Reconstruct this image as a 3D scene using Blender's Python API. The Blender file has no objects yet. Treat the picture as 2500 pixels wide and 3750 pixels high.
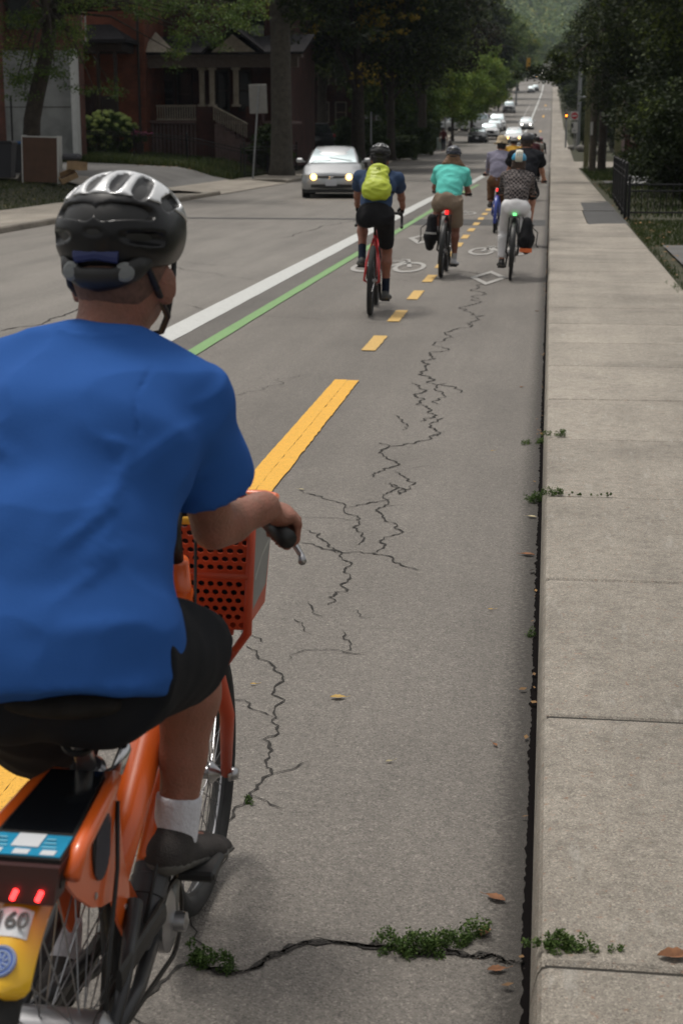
import bpy, math, random
import numpy as np
from mathutils import Vector, Matrix, noise as mnoise
random.seed(7); rng = np.random.default_rng(7)
SC = bpy.context.scene; COL = SC.collection
PI = math.pi
def V(*a): return Vector(a)
# ------------------------------------------------------------------ camera maths (pixel of the 2500x3750 photo -> place)
CF = 5600.; PHI = math.atan(1375/CF); TH = math.atan(766*math.cos(PHI)/CF); CH = 1.73
CR = V(math.cos(TH), math.sin(TH), 0); CFW = V(-math.sin(TH)*math.cos(PHI), math.cos(TH)*math.cos(PHI), -math.sin(PHI)); CU = CR.cross(CFW)
def ray(x, y): return CR*((x-1250)/CF) - CU*((y-1875)/CF) + CFW
def gp(x, y, z=0.0):
    d = ray(x, y); return V(0,0,CH) + d*((z-CH)/d.z)
def at(x, y, Y):
    d = ray(x, y); return V(0,0,CH) + d*(Y/d.y)
def sst(t): t = min(1, max(0, t)); return t*t*(3-2*t)
ZP = [(-50,0),(80,0),(92,.04),(101,.15),(130,.85),(145,1.16),(172,2.15),(188,2.5),(250,5.3),(420,12.9),(530,20.2),(620,26.5),(700,31),(900,46),(1500,150),(2200,330),(3200,420)]
def zr(y):
    for (a, za), (b, zb) in zip(ZP, ZP[1:]):
        if y <= b: return za+(zb-za)*(y-a)/(b-a)
    return ZP[-1][1]
def off(x, y):
    if x < -12.2: return .1 + .45*sst((-12.2-x)/2.2)*sst((y-26)/22) + .35*sst((-13-x)/6)*sst((y-50)/18)
    if x > 1.5: return .10 + .25*sst((x-3)/10)
    return .1
def G(x, y): return zr(y)+off(x, y)
# ------------------------------------------------------------------ object helpers
def tag(o, label=None, cat=None, group=None, kind=None):
    if label: o['label'] = label
    if cat: o['category'] = cat
    if group: o['group'] = group
    if kind: o['kind'] = kind
    return o
def empty(name, loc=(0,0,0), rz=0, **k):
    o = bpy.data.objects.new(name, None); COL.objects.link(o); o.location = loc; o.rotation_euler = (0,0,rz)
    o.empty_display_size = .1
    return tag(o, **k)
class MB:
    def __init__(s): s.v = []; s.f = []; s.mi = []; s.cm = 0
    def add(s, vs, fs):
        n = len(s.v); s.v += [tuple(v) for v in vs]
        for f in fs: s.f.append(tuple(i+n for i in f)); s.mi.append(s.cm)
        return s
    def box(s, c, d, R=None, bev=0.0):
        hx, hy, hz = d[0]/2, d[1]/2, d[2]/2; c = Vector(c)
        b = min(bev, hx*.9, hy*.9, hz*.9)
        if b <= 0:
            vs = [V(x*hx, y*hy, z*hz) for x in (-1,1) for y in (-1,1) for z in (-1,1)]
            fs = [(0,1,3,2),(4,6,7,5),(0,4,5,1),(2,3,7,6),(0,2,6,4),(1,5,7,3)]
        else:
            vs = []; idx = {}
            for x in (-1,1):
                for y in (-1,1):
                    for z in (-1,1):
                        for a in range(3):
                            p = [x*(hx-b), y*(hy-b), z*(hz-b)]; p[a] = (x,y,z)[a]*(hx,hy,hz)[a]
                            idx[(x,y,z,a)] = len(vs); vs.append(V(*p))
            fs = []
            for a in range(3):
                o1, o2 = [(1,2),(2,0),(0,1)][a]
                for sg in (-1,1):
                    q = []
                    for (p1, p2) in ((-1,-1),(1,-1),(1,1),(-1,1)):
                        k = [0,0,0]; k[a] = sg; k[o1] = p1; k[o2] = p2; q.append(idx[(*k, a)])
                    fs.append(tuple(q if sg > 0 else q[::-1]))
            for a in range(3):
                o1, o2 = [(1,2),(2,0),(0,1)][a]
                for s1 in (-1,1):
                    for s2 in (-1,1):
                        k = [0,0,0]; k[o1] = s1; k[o2] = s2; k[a] = -1; A = tuple(k); k[a] = 1; B = tuple(k)
                        q = [idx[(*A,o1)], idx[(*B,o1)], idx[(*B,o2)], idx[(*A,o2)]]
                        fs.append(tuple(q if s1*s2 < 0 else q[::-1]))
            for x in (-1,1):
                for y in (-1,1):
                    for z in (-1,1):
                        q = [idx[(x,y,z,0)], idx[(x,y,z,1)], idx[(x,y,z,2)]]
                        fs.append(tuple(q if x*y*z > 0 else q[::-1]))
        if R is not None: vs = [R @ v for v in vs]
        return s.add([v+c for v in vs], fs)
    def span(s, a, b, bev=0):
        a = Vector(a); b = Vector(b); return s.box((a+b)/2, [abs(b[i]-a[i]) for i in range(3)], bev=bev)
    def tube(s, pts, r, n=10, closed=False, cap=True, flat=None):
        pts = [Vector(p) for p in pts]; m = len(pts)
        rs = r if isinstance(r, (list, tuple)) else [r]*m
        T = []
        for i in range(m):
            if closed: t = pts[(i+1) % m]-pts[i-1]
            else: t = pts[min(i+1, m-1)]-pts[max(i-1, 0)]
            T.append(t.normalized() if t.length > 1e-9 else V(0,0,1))
        u = T[0].orthogonal().normalized()
        if flat is not None: u = (Vector(flat[0])-T[0]*T[0].dot(Vector(flat[0]))).normalized()
        rings = []
        for i in range(m):
            u = (u-T[i]*u.dot(T[i]));  u = u.normalized() if u.length > 1e-6 else T[i].orthogonal().normalized()
            w = T[i].cross(u)
            k = flat[1] if flat is not None else 1
            rings.append([pts[i]+(u*math.cos(a)*k+w*math.sin(a))*rs[i] for a in [2*PI*j/n for j in range(n)]])
        vs = [p for q in rings for p in q]; fs = []
        for i in range(m if closed else m-1):
            i2 = (i+1) % m
            for j in range(n): fs.append((i*n+j, i*n+(j+1) % n, i2*n+(j+1) % n, i2*n+j))
        if cap and not closed:
            fs.append(tuple(range(n))[::-1]); fs.append(tuple((m-1)*n+j for j in range(n)))
        return s.add(vs, fs)
    def ring(s, c, axis, R, r, n=40, k=8):
        c = Vector(c); axis = Vector(axis).normalized(); u = axis.orthogonal().normalized(); w = axis.cross(u)
        return s.tube([c+(u*math.cos(a)+w*math.sin(a))*R for a in [2*PI*i/n for i in range(n)]], r, k, closed=True)
    def lathe(s, c, axis, prof, n=20):      # prof: (r, h)
        c = Vector(c); axis = Vector(axis).normalized(); u = axis.orthogonal().normalized(); w = axis.cross(u)
        vs = [c+axis*h+(u*math.cos(2*PI*j/n)+w*math.sin(2*PI*j/n))*r for r, h in prof for j in range(n)]
        fs = [(i*n+j, i*n+(j+1) % n, (i+1)*n+(j+1) % n, (i+1)*n+j) for i in range(len(prof)-1) for j in range(n)]
        fs.append(tuple(range(n))[::-1]); fs.append(tuple((len(prof)-1)*n+j for j in range(n)))
        return s.add(vs, fs)
    def loft(s, rings, cap=True, closed=True):
        n = len(rings[0]); vs = [p for q in rings for p in q]; m = len(rings)
        nn = n if closed else n-1
        fs = [(i*n+j, i*n+(j+1) % n, (i+1)*n+(j+1) % n, (i+1)*n+j) for i in range(m-1) for j in range(nn)]
        if cap: fs.append(tuple(range(n))[::-1]); fs.append(tuple((m-1)*n+j for j in range(n)))
        return s.add(vs, fs)
    def prism(s, poly, h0, h1, M=None):     # poly in xy, extruded in z; M maps
        n = len(poly); vs = [V(x,y,h0) for x,y in poly]+[V(x,y,h1) for x,y in poly]
        if M is not None: vs = [M @ v for v in vs]
        fs = [tuple(range(n))[::-1], tuple(range(n, 2*n))]+[(i, (i+1) % n, n+(i+1) % n, n+i) for i in range(n)]
        return s.add(vs, fs)
    def quad(s, a, b, c, d): return s.add([a,b,c,d], [(0,1,2,3)])
    def build(s, name, mat, parent=None, smooth=False, **k):
        me = bpy.data.meshes.new(name); me.from_pydata(s.v, [], s.f)
        mats = mat if isinstance(mat, (list, tuple)) else [mat]
        for m_ in mats: me.materials.append(m_)
        if len(mats) > 1: me.polygons.foreach_set('material_index', s.mi)
        if smooth: me.polygons.foreach_set('use_smooth', [True]*len(me.polygons))
        me.update()
        if smooth == 'a':
            me.set_sharp_from_angle(angle=math.radians(38))
        o = bpy.data.objects.new(name, me); COL.objects.link(o)
        if parent is not None: o.parent = parent
        return tag(o, **k)
def npobj(name, v, f, mat, parent=None, smooth=True, **k):
    v = np.asarray(v, dtype=np.float32); f = np.asarray(f, dtype=np.int32)
    me = bpy.data.meshes.new(name); nv, nf, c = len(v), len(f), f.shape[1]
    me.vertices.add(nv); me.vertices.foreach_set('co', v.ravel()); me.loops.add(nf*c); me.loops.foreach_set('vertex_index', f.ravel())
    me.polygons.add(nf); me.polygons.foreach_set('loop_start', np.arange(0, nf*c, c, dtype=np.int32))
    me.polygons.foreach_set('use_smooth', np.full(nf, bool(smooth))); me.materials.append(mat); me.update(calc_edges=True)
    o = bpy.data.objects.new(name, me); COL.objects.link(o)
    if parent is not None: o.parent = parent
    return tag(o, **k)
def copytree(o, parent=None):
    c = o.copy(); COL.objects.link(c)
    if parent is not None: c.parent = parent
    for ch in list(o.children): copytree(ch, c)
    return c
# ------------------------------------------------------------------ materials
MATS = {}
def mat(name, col, rough=.7, metal=0, var=.0, vs=8, bump=0, bs=60, spec=.5, coat=0, trans=0, emit=None, es=1, coords='Object', col2=None, sheen=0):
    if name in MATS: return MATS[name]
    m = bpy.data.materials.new(name); m.use_nodes = True; nt = m.node_tree; b = nt.nodes['Principled BSDF']
    b.inputs['Base Color'].default_value = (*col, 1); b.inputs['Roughness'].default_value = rough; b.inputs['Metallic'].default_value = metal
    b.inputs['Specular IOR Level'].default_value = spec; b.inputs['Coat Weight'].default_value = coat; b.inputs['Transmission Weight'].default_value = trans
    b.inputs['Coat Roughness'].default_value = .08
    if sheen: b.inputs['Sheen Weight'].default_value = sheen
    if emit: b.inputs['Emission Color'].default_value = (*emit, 1); b.inputs['Emission Strength'].default_value = es
    if var or bump or col2:
        tc = nt.nodes.new('ShaderNodeTexCoord')
        if var or col2:
            n = nt.nodes.new('ShaderNodeTexNoise'); n.inputs['Scale'].default_value = vs; n.inputs['Detail'].default_value = 6; n.inputs['Roughness'].default_value = .6
            r = nt.nodes.new('ShaderNodeValToRGB'); e = r.color_ramp.elements; e[0].position = .3; e[1].position = .7
            c2 = col2 if col2 else tuple(min(1, c*(1+var)) for c in col)
            e[0].color = (*[c*(1-var) for c in col], 1); e[1].color = (*c2, 1)
            nt.links.new(tc.outputs[coords], n.inputs['Vector']); nt.links.new(n.outputs['Fac'], r.inputs['Fac']); nt.links.new(r.outputs['Color'], b.inputs['Base Color'])
        if bump:
            n2 = nt.nodes.new('ShaderNodeTexNoise'); n2.inputs['Scale'].default_value = bs; n2.inputs['Detail'].default_value = 5
            bp = nt.nodes.new('ShaderNodeBump'); bp.inputs['Strength'].default_value = bump; bp.inputs['Distance'].default_value = .02
            nt.links.new(tc.outputs[coords], n2.inputs['Vector']); nt.links.new(n2.outputs['Fac'], bp.inputs['Height']); nt.links.new(bp.outputs['Normal'], b.inputs['Normal'])
    MATS[name] = m; return m
def N(nt, t, **k):
    n = nt.nodes.new('ShaderNode'+t)
    for a, v in k.items():
        if hasattr(n, a): setattr(n, a, v)
        else: n.inputs[a.replace('_', ' ')].default_value = v
    return n
def ramp(nt, stops):
    r = nt.nodes.new('ShaderNodeValToRGB'); e = r.color_ramp.elements
    while len(e) < len(stops): e.new(.5)
    for x, (p, c) in zip(e, stops): x.position = p; x.color = (*c, 1) if len(c) == 3 else c
    return r
def g3(v): return (v, v, v)
def pavement(name, col, grain=200, gc=.5, stain=.25, bump=.5, grain_w=.8, stretch=1, specks=None, edge=False, bands=True):
    m = bpy.data.materials.new(name); m.use_nodes = True; nt = m.node_tree; L = nt.links.new; b = nt.nodes['Principled BSDF']
    tc = N(nt, 'TexCoord'); v = N(nt, 'TexVoronoi', Scale=grain); L(tc.outputs['Object'], v.inputs['Vector'])
    fine = ramp(nt, [(0, g3(1-gc)), (.35, g3(1)), (.75, g3(1)), (1, g3(1+gc*1.4))]); sep = N(nt, 'SeparateColor'); L(v.outputs['Color'], sep.inputs[0]); L(sep.outputs[0], fine.inputs['Fac'])
    n1 = N(nt, 'TexNoise', Scale=1.1, Detail=7, Roughness=.62); mp = N(nt, 'Mapping'); mp.inputs['Scale'].default_value = (1, stretch, 1); L(tc.outputs['Object'], mp.inputs[0]); L(mp.outputs[0], n1.inputs['Vector'])
    st = ramp(nt, [(.3, g3(1-stain)), (.5, g3(1)), (.72, g3(1+stain*.6))]); L(n1.outputs['Fac'], st.inputs['Fac'])
    n3 = N(nt, 'TexNoise', Scale=22, Detail=6, Roughness=.7); L(tc.outputs['Object'], n3.inputs['Vector'])
    st3 = ramp(nt, [(.32, g3(1-stain*.8)), (.5, g3(1)), (.7, g3(1+stain*.5))]); L(n3.outputs['Fac'], st3.inputs['Fac'])
    def mul(a, bb, f=1):
        x = N(nt, 'Mix', data_type='RGBA', blend_type='MULTIPLY'); x.inputs[0].default_value = f; L(a, x.inputs[6]); L(bb, x.inputs[7]); return x.outputs[2]
    rgb = N(nt, 'RGB'); rgb.outputs[0].default_value = (*col, 1)
    c = mul(rgb.outputs[0], fine.outputs[0], grain_w); c = mul(c, st.outputs[0]); c = mul(c, st3.outputs[0]); L(c, b.inputs['Base Color'])
    v2 = N(nt, 'TexVoronoi', Scale=grain*.42); L(tc.outputs['Object'], v2.inputs['Vector']); s2 = N(nt, 'SeparateColor'); L(v2.outputs['Color'], s2.inputs[0])
    f2 = ramp(nt, [(0, g3(1-gc*.5)), (.25, g3(1)), (.8, g3(1)), (1, g3(1+gc*.9))]); L(s2.outputs[1], f2.inputs['Fac']); c = mul(c, f2.outputs[0], .45)
    def mixin(c, fac, colr):
        x = N(nt, 'Mix', data_type='RGBA'); L(fac, x.inputs[0]); L(c, x.inputs[6]); x.inputs[7].default_value = (*colr, 1); return x.outputs[2]
    if specks:
        gi = N(nt, 'NewGeometry'); ri = ramp(nt, [(0, g3(.86)), (1, g3(1.08))]); L(gi.outputs['Random Per Island'], ri.inputs['Fac']); c = mul(c, ri.outputs[0])
        nn = N(nt, 'TexNoise', Scale=48, Detail=3, Roughness=.8); L(tc.outputs['Object'], nn.inputs['Vector']); r5 = ramp(nt, [(.61, g3(0)), (.70, g3(.55))]); L(nn.outputs['Fac'], r5.inputs['Fac']); c = mixin(c, r5.outputs[0], specks)
        nn = N(nt, 'TexNoise', Scale=75, Detail=2, Roughness=.6); L(tc.outputs['Object'], nn.inputs['Vector']); r5 = ramp(nt, [(.69, g3(0)), (.74, g3(.7))]); L(nn.outputs['Fac'], r5.inputs['Fac']); c = mixin(c, r5.outputs[0], (.07,.065,.06))
        nn = N(nt, 'TexNoise', Scale=9, Detail=9, Roughness=.8); mq = N(nt, 'Mapping'); mq.inputs['Scale'].default_value = (1.6,.35,1); L(tc.outputs['Object'], mq.inputs[0]); L(mq.outputs[0], nn.inputs['Vector']); r5 = ramp(nt, [(.57, g3(0)), (.66, g3(.5))]); L(nn.outputs['Fac'], r5.inputs['Fac']); c = mixin(c, r5.outputs[0], (.42,.40,.36))
    if bands:
        nb = N(nt, 'TexNoise', Scale=1.6, Detail=5, Roughness=.6); mb_ = N(nt, 'Mapping'); mb_.inputs['Scale'].default_value = (1,.05,1); L(tc.outputs['Object'], mb_.inputs[0]); L(mb_.outputs[0], nb.inputs['Vector']); rb_ = ramp(nt, [(.35, g3(.84)), (.65, g3(1.07))]); L(nb.outputs['Fac'], rb_.inputs['Fac']); c = mul(c, rb_.outputs[0])
    if edge:
        sx_ = N(nt, 'SeparateXYZ'); L(tc.outputs['Object'], sx_.inputs[0]); nn = N(nt, 'TexNoise', Scale=60, Detail=4, Roughness=.8); L(tc.outputs['Object'], nn.inputs['Vector'])
        ma = N(nt, 'Math', operation='MULTIPLY_ADD'); L(nn.outputs['Fac'], ma.inputs[0]); ma.inputs[1].default_value = .22; L(sx_.outputs[0], ma.inputs[2]); r5 = ramp(nt, [(.0, g3(0)), (.5, g3(0)), (.585, g3(.9))]); m8 = N(nt, 'Math', operation='ADD'); L(ma.outputs[0], m8.inputs[0]); m8.inputs[1].default_value = .5; L(m8.outputs[0], r5.inputs['Fac']); c = mixin(c, r5.outputs[0], (.03,.026,.022)); L(c, b.inputs['Base Color'])
    L(c, b.inputs['Base Color'])
    b.inputs['Roughness'].default_value = .72; b.inputs['Specular IOR Level'].default_value = .4
    bp = N(nt, 'Bump', Strength=bump, Distance=.004); L(v.outputs['Distance'], bp.inputs['Height']); L(bp.outputs[0], b.inputs['Normal'])
    MATS[name] = m; return m
M_road = pavement('old_road', (.190,.175,.156), 210, .45, .16, .45, stretch=.35)
M_lane = pavement('bike_lane_asphalt', (.173,.157,.139), 230, .5, .15, .7, stretch=.5, edge=True)
M_band = pavement('darker_lane_asphalt', (.128,.118,.107), 230, .5, .16, .7)
M_patch = pavement('asphalt_patch', (.062,.061,.060), 220, .5, .2, .6)
M_conc = pavement('concrete', (.290,.260,.218), 300, .5, .3, .5, specks=(.30,.13,.06))
M_drive = pavement('driveway_asphalt', (.12,.117,.112), 150, .4, .25, .4)
def paint(name, col, wear=.35, sc=14, base=(.16,.15,.14)):
    m = bpy.data.materials.new(name); m.use_nodes = True; nt = m.node_tree; L = nt.links.new; b = nt.nodes['Principled BSDF']
    tc = N(nt, 'TexCoord'); n = N(nt, 'TexNoise', Scale=sc, Detail=9, Roughness=.75); L(tc.outputs['Object'], n.inputs['Vector'])
    r = ramp(nt, [(wear-.04, base), (wear+.04, tuple(c*.85 for c in col)), (.7, col)]); L(n.outputs['Fac'], r.inputs['Fac'])
    v = N(nt, 'TexVoronoi', Scale=230); L(tc.outputs['Object'], v.inputs['Vector']); sep = N(nt, 'SeparateColor'); L(v.outputs['Color'], sep.inputs[0])
    sp = ramp(nt, [(0, g3(.55)), (.1, g3(1))]); L(sep.outputs[1], sp.inputs['Fac'])
    x = N(nt, 'Mix', data_type='RGBA', blend_type='MULTIPLY'); x.inputs[0].default_value = 1; L(r.outputs[0], x.inputs[6]); L(sp.outputs[0], x.inputs[7]); L(x.outputs[2], b.inputs['Base Color'])
    b.inputs['Roughness'].default_value = .6
    bp = N(nt, 'Bump', Strength=.4, Distance=.003); L(v.outputs['Distance'], bp.inputs['Height']); L(bp.outputs[0], b.inputs['Normal'])
    MATS[name] = m; return m
M_white = paint('white_road_paint', (.58,.59,.57), .34)
M_wold = paint('worn_white_paint', (.40,.385,.36), .38, 30)
M_green = paint('green_road_paint', (.19,.36,.13), .27)
M_yel = paint('yellow_road_paint', (.82,.43,.035), .27, 25)
M_yold = paint('faded_yellow_paint', (.66,.42,.12), .33, 25)
def brickmat(name, c1, c2, mort, sc=1, rot=False):
    m = bpy.data.materials.new(name); m.use_nodes = True; nt = m.node_tree; L = nt.links.new; b = nt.nodes['Principled BSDF']
    tc = N(nt, 'TexCoord'); sp = N(nt, 'SeparateXYZ'); L(tc.outputs['Object'], sp.inputs[0]); ad = N(nt, 'Math', operation='ADD'); L(sp.outputs[0], ad.inputs[0]); L(sp.outputs[1], ad.inputs[1])
    cb = N(nt, 'CombineXYZ'); L(ad.outputs[0], cb.inputs[0]); L(sp.outputs[2], cb.inputs[1])
    t = N(nt, 'TexBrick'); t.inputs['Scale'].default_value = sc; t.inputs['Brick Width'].default_value = .22; t.inputs['Row Height'].default_value = .075; t.inputs['Mortar Size'].default_value = .008
    t.inputs['Color1'].default_value = (*c1, 1); t.inputs['Color2'].default_value = (*c2, 1); t.inputs['Mortar'].default_value = (*mort, 1)
    L(cb.outputs[0], t.inputs['Vector']); n = N(nt, 'TexNoise', Scale=1.5, Detail=6); L(tc.outputs['Object'], n.inputs['Vector'])
    r = ramp(nt, [(.3, g3(.6)), (.7, g3(1.15))]); L(n.outputs['Fac'], r.inputs['Fac'])
    x = N(nt, 'Mix', data_type='RGBA', blend_type='MULTIPLY'); x.inputs[0].default_value = 1; L(t.outputs[0], x.inputs[6]); L(r.outputs[0], x.inputs[7]); L(x.outputs[2], b.inputs['Base Color'])
    b.inputs['Roughness'].default_value = .9; MATS[name] = m; return m
def leafmat(name, c1, c2, c3=None):
    m = bpy.data.materials.new(name); m.use_nodes = True; nt = m.node_tree; L = nt.links.new; b = nt.nodes['Principled BSDF']
    tc = N(nt, 'TexCoord'); n = N(nt, 'TexNoise', Scale=.55, Detail=3); L(tc.outputs['Object'], n.inputs['Vector'])
    gi = N(nt, 'NewGeometry'); r0 = ramp(nt, [(.0, (0,0,0)), (1, (1,1,1))]); L(gi.outputs['Random Per Island'], r0.inputs['Fac'])
    ad = N(nt, 'Math', operation='MULTIPLY_ADD'); L(gi.outputs['Random Per Island'], ad.inputs[0]); ad.inputs[1].default_value = .45; L(n.outputs['Fac'], ad.inputs[2])
    r = ramp(nt, [(.4, c1), (.85, c2), (1.0, c3 or c2)]); L(ad.outputs[0], r.inputs['Fac']); L(r.outputs[0], b.inputs['Base Color'])
    b.inputs['Roughness'].default_value = .6; b.inputs['Specular IOR Level'].default_value = .16
    tr = N(nt, 'BsdfTranslucent'); L(r.outputs[0], tr.inputs[0]); mx = N(nt, 'MixShader'); mx.inputs[0].default_value = .25
    L(b.outputs[0], mx.inputs[1]); L(tr.outputs[0], mx.inputs[2]); L(mx.outputs[0], nt.nodes['Material Output'].inputs[0]); MATS[name] = m; return m
# ------------------------------------------------------------------ implicit surfaces (for bodies, clothes, helmets)
class SDF:
    def __init__(s, res): s.res = res; s.p = []
    def cap(s, a, b, ra, rb=None, k=.02, sub=False):
        rb = ra if rb is None else rb; s.p.append(('cap', np.array(a, float), np.array(b, float), ra, rb, k, sub)); return s
    def chain(s, pts, rs, k=.02):
        for i in range(len(pts)-1): s.cap(pts[i], pts[i+1], rs[i], rs[i+1], k)
        return s
    def flat(s, a, b, ra, rb, k=.015):      # capsule with cut ends (sleeves, trouser legs)
        s.p.append(('flat', np.array(a, float), np.array(b, float), ra, rb, k, False)); return s
    def ell(s, c, r, R=None, k=.02, sub=False):
        s.p.append(('ell', np.array(c, float), np.array(r, float), np.array(R if R is not None else Matrix.Identity(3)), 0, k, sub)); return s
    def ecap(s, a, b, side, wa, da, wb, db, k=.03):
        s.p.append(('ecap', np.array(a, float), np.array(b, float), np.array(side, float), (wa, da, wb, db), k, False)); return s
    def plane(s, c, n): s.p.append(('plane', np.array(c, float), np.array(Vector(n).normalized(), float), 0, 0, 0, False)); return s
    def bounds(s):
        lo = np.full(3, 1e9); hi = -lo
        for q in s.p:
            if q[6] or q[0] == 'plane': continue
            if q[0] in ('cap', 'flat'):
                r = max(q[3], q[4]); a, b = q[1], q[2]
            elif q[0] == 'ell': r = q[2].max(); a = b = q[1]
            else: r = max(q[4]); a, b = q[1], q[2]
            lo = np.minimum(lo, np.minimum(a, b)-r); hi = np.maximum(hi, np.maximum(a, b)+r)
        return lo-s.res*3-.03, hi+s.res*3+.03
    def mesh(s):
        lo, hi = s.bounds(); res = s.res; n = np.ceil((hi-lo)/res).astype(int)+1
        D = np.full(n, .2, dtype=np.float32)
        ax = [lo[i]+np.arange(n[i])*res for i in range(3)]
        for q in s.p:
            t = q[0]; k = q[5]
            if t == 'plane': sl = (slice(None),)*3; a = b = q[1]
            else:
                r = (q[2].max() if t == 'ell' else max(q[4]) if t == 'ecap' else max(q[3], q[4]))+k*1.5+.03
                a = q[1]; b = q[1] if t == 'ell' else q[2]
                i0 = np.clip(((np.minimum(a, b)-r-lo)/res).astype(int), 0, n-1); i1 = np.clip(((np.maximum(a, b)+r-lo)/res).astype(int)+2, 1, n)
                sl = tuple(slice(i0[i], i1[i]) for i in range(3))
            X = np.stack(np.meshgrid(ax[0][sl[0]], ax[1][sl[1]], ax[2][sl[2]], indexing='ij'), -1)
            if t == 'plane': d = (X-a) @ q[2]; D = np.maximum(D, d); continue
            if t == 'ell':
                Y = (X-a) @ q[3]; r = q[2]; k0 = np.linalg.norm(Y/r, axis=-1); k1 = np.linalg.norm(Y/(r*r), axis=-1)+1e-9; d = k0*(k0-1)/k1
            else:
                ab = b-a; L = np.linalg.norm(ab)+1e-9; ab = ab/L; w = X-a; h = w @ ab; tt = np.clip(h/L, 0, 1); o = w-tt[..., None]*L*ab
                if t == 'cap': d = np.linalg.norm(o, axis=-1)-(q[3]+(q[4]-q[3])*tt)
                elif t == 'flat':
                    rad = np.linalg.norm(w-h[..., None]*ab, axis=-1)-(q[3]+(q[4]-q[3])*tt); d = np.maximum(rad, np.maximum(h-L, -h-q[3]*.5))
                else:
                    wa, da, wb, db = q[4]; sd = q[3]-ab*(q[3] @ ab); sd = sd/np.linalg.norm(sd); nn = np.cross(ab, sd)
                    W = wa+(wb-wa)*tt; Dd = da+(db-da)*tt; e = h-tt*L; u = w @ sd; v = w @ nn
                    rho = np.sqrt((u/W)**2+(v/Dd)**2+(e/np.minimum(W, Dd))**2); d = (rho-1)*np.minimum(W, Dd)
            A = D[sl]
            if q[6]: D[sl] = np.maximum(A, -d)
            else:
                hh = np.clip(.5+.5*(A-d)/max(k, 1e-4), 0, 1); D[sl] = A*(1-hh)+d*hh-k*hh*(1-hh)
        return snets(D, lo, res)
def snets(D, lo, res):
    n = D.shape; ins = D < 0
    acc = np.zeros((n[0]-1, n[1]-1, n[2]-1, 3), np.float32); cnt = np.zeros(acc.shape[:3], np.float32)
    for axis in range(3):
        o1, o2 = [i for i in range(3) if i != axis]
        for b1 in (0,1):
            for b2 in (0,1):
                s0 = [0,0,0]; s0[o1] = b1; s0[o2] = b2; s1 = list(s0); s1[axis] = 1
                A = D[tuple(slice(s0[i], s0[i]+n[i]-1) for i in range(3))]; B = D[tuple(slice(s1[i], s1[i]+n[i]-1) for i in range(3))]
                c = (A < 0) != (B < 0); t = np.where(c, A/np.where(c, A-B, 1), 0)
                for i in range(3): acc[..., i] += np.where(c, (t if i == axis else s0[i]), 0)
                cnt += c
    act = cnt > 0; idx = -np.ones(act.shape, np.int64); idx[act] = np.arange(act.sum())
    P = np.argwhere(act)+acc[act]/cnt[act][:, None]; v = lo+P*res; quads = []
    for axis in range(3):
        o1, o2 = (axis+1) % 3, (axis+2) % 3
        a = [slice(1, n[i]-1) for i in range(3)]; a[axis] = slice(0, n[axis]-1); b = list(a); b[axis] = slice(1, n[axis])
        A = ins[tuple(a)]; B = ins[tuple(b)]; c = np.argwhere(A != B); 
        if not len(c): continue
        off_ = np.array([a[i].start for i in range(3)]); cc = c+off_; e1 = np.zeros(3, int); e1[o1] = 1; e2 = np.zeros(3, int); e2[o2] = 1
        q = [idx[tuple((cc-d).T)] for d in (e1+e2, e2, 0*e1, e1)]; q = np.stack(q, 1); fl = A[tuple(c.T)]
        q[~fl] = q[~fl][:, ::-1]; quads.append(q)
    q = np.concatenate(quads); q = q[(q >= 0).all(1)]
    return v, q
def smoothv(v, q, it=2):
    e = np.concatenate([q[:, [0,1]], q[:, [1,2]], q[:, [2,3]], q[:, [3,0]]])
    for _ in range(it):
        s = np.zeros_like(v); c = np.zeros(len(v)); np.add.at(s, e[:, 0], v[e[:, 1]]); np.add.at(c, e[:, 0], 1); np.add.at(s, e[:, 1], v[e[:, 0]]); np.add.at(c, e[:, 1], 1)
        v = v*.5+.5*s/np.maximum(c, 1)[:, None]
    return v
def folds(v, q, amp, sc, st=(1,1,1), seed=0):
    nrm = np.zeros_like(v); a = v[q[:, 0]]; fn = np.cross(v[q[:, 2]]-a, v[q[:, 3]]-v[q[:, 1]])
    for i in range(4): np.add.at(nrm, q[:, i], fn)
    nrm /= np.linalg.norm(nrm, axis=1)[:, None]+1e-9
    d = np.array([1-abs(mnoise.noise(Vector((p[0]*st[0]*sc+seed, p[1]*st[1]*sc, p[2]*st[2]*sc))))*2 + .5*mnoise.noise(Vector((p[0]*sc*2.3, p[1]*sc*2.3+seed, p[2]*sc*2.3))) for p in v])
    return v+nrm*(d[:, None]-.6)*amp
def crease(v, q, lines):
    # soft folds along given lines: (a, b, width, height, bow)
    nrm = np.zeros_like(v); a = v[q[:, 0]]; fn = np.cross(v[q[:, 2]]-a, v[q[:, 3]]-v[q[:, 1]])
    for i in range(4): np.add.at(nrm, q[:, i], fn)
    nrm /= np.linalg.norm(nrm, axis=1)[:, None]+1e-9; d = np.zeros(len(v)); ax_ = np.array([.05,-.93,.36]); ax_ /= np.linalg.norm(ax_); mask = np.clip((nrm @ ax_)*3, 0, 1)
    for (p, r, w, h) in lines:
        p = np.array(p, float); r = np.array(r, float); ab = r-p; L = ab @ ab; w_ = v-p; ab = ab-ax_*(ab @ ax_); L = ab @ ab+1e-9; w_ = w_-np.outer(w_ @ ax_, ax_); t = np.clip((w_ @ ab)/L, 0, 1); dist = np.linalg.norm(w_-t[:, None]*ab, axis=1)
        ph = np.array([mnoise.noise(Vector((x*9, 3.1, h*100))) for x in t])*w*.6; e = np.sin(np.pi*np.clip(t*.92+.04, 0, 1))
        d += h*e*np.exp(-((dist+ph)/w)**2)
    return v+nrm*(d*mask)[:, None]
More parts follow.
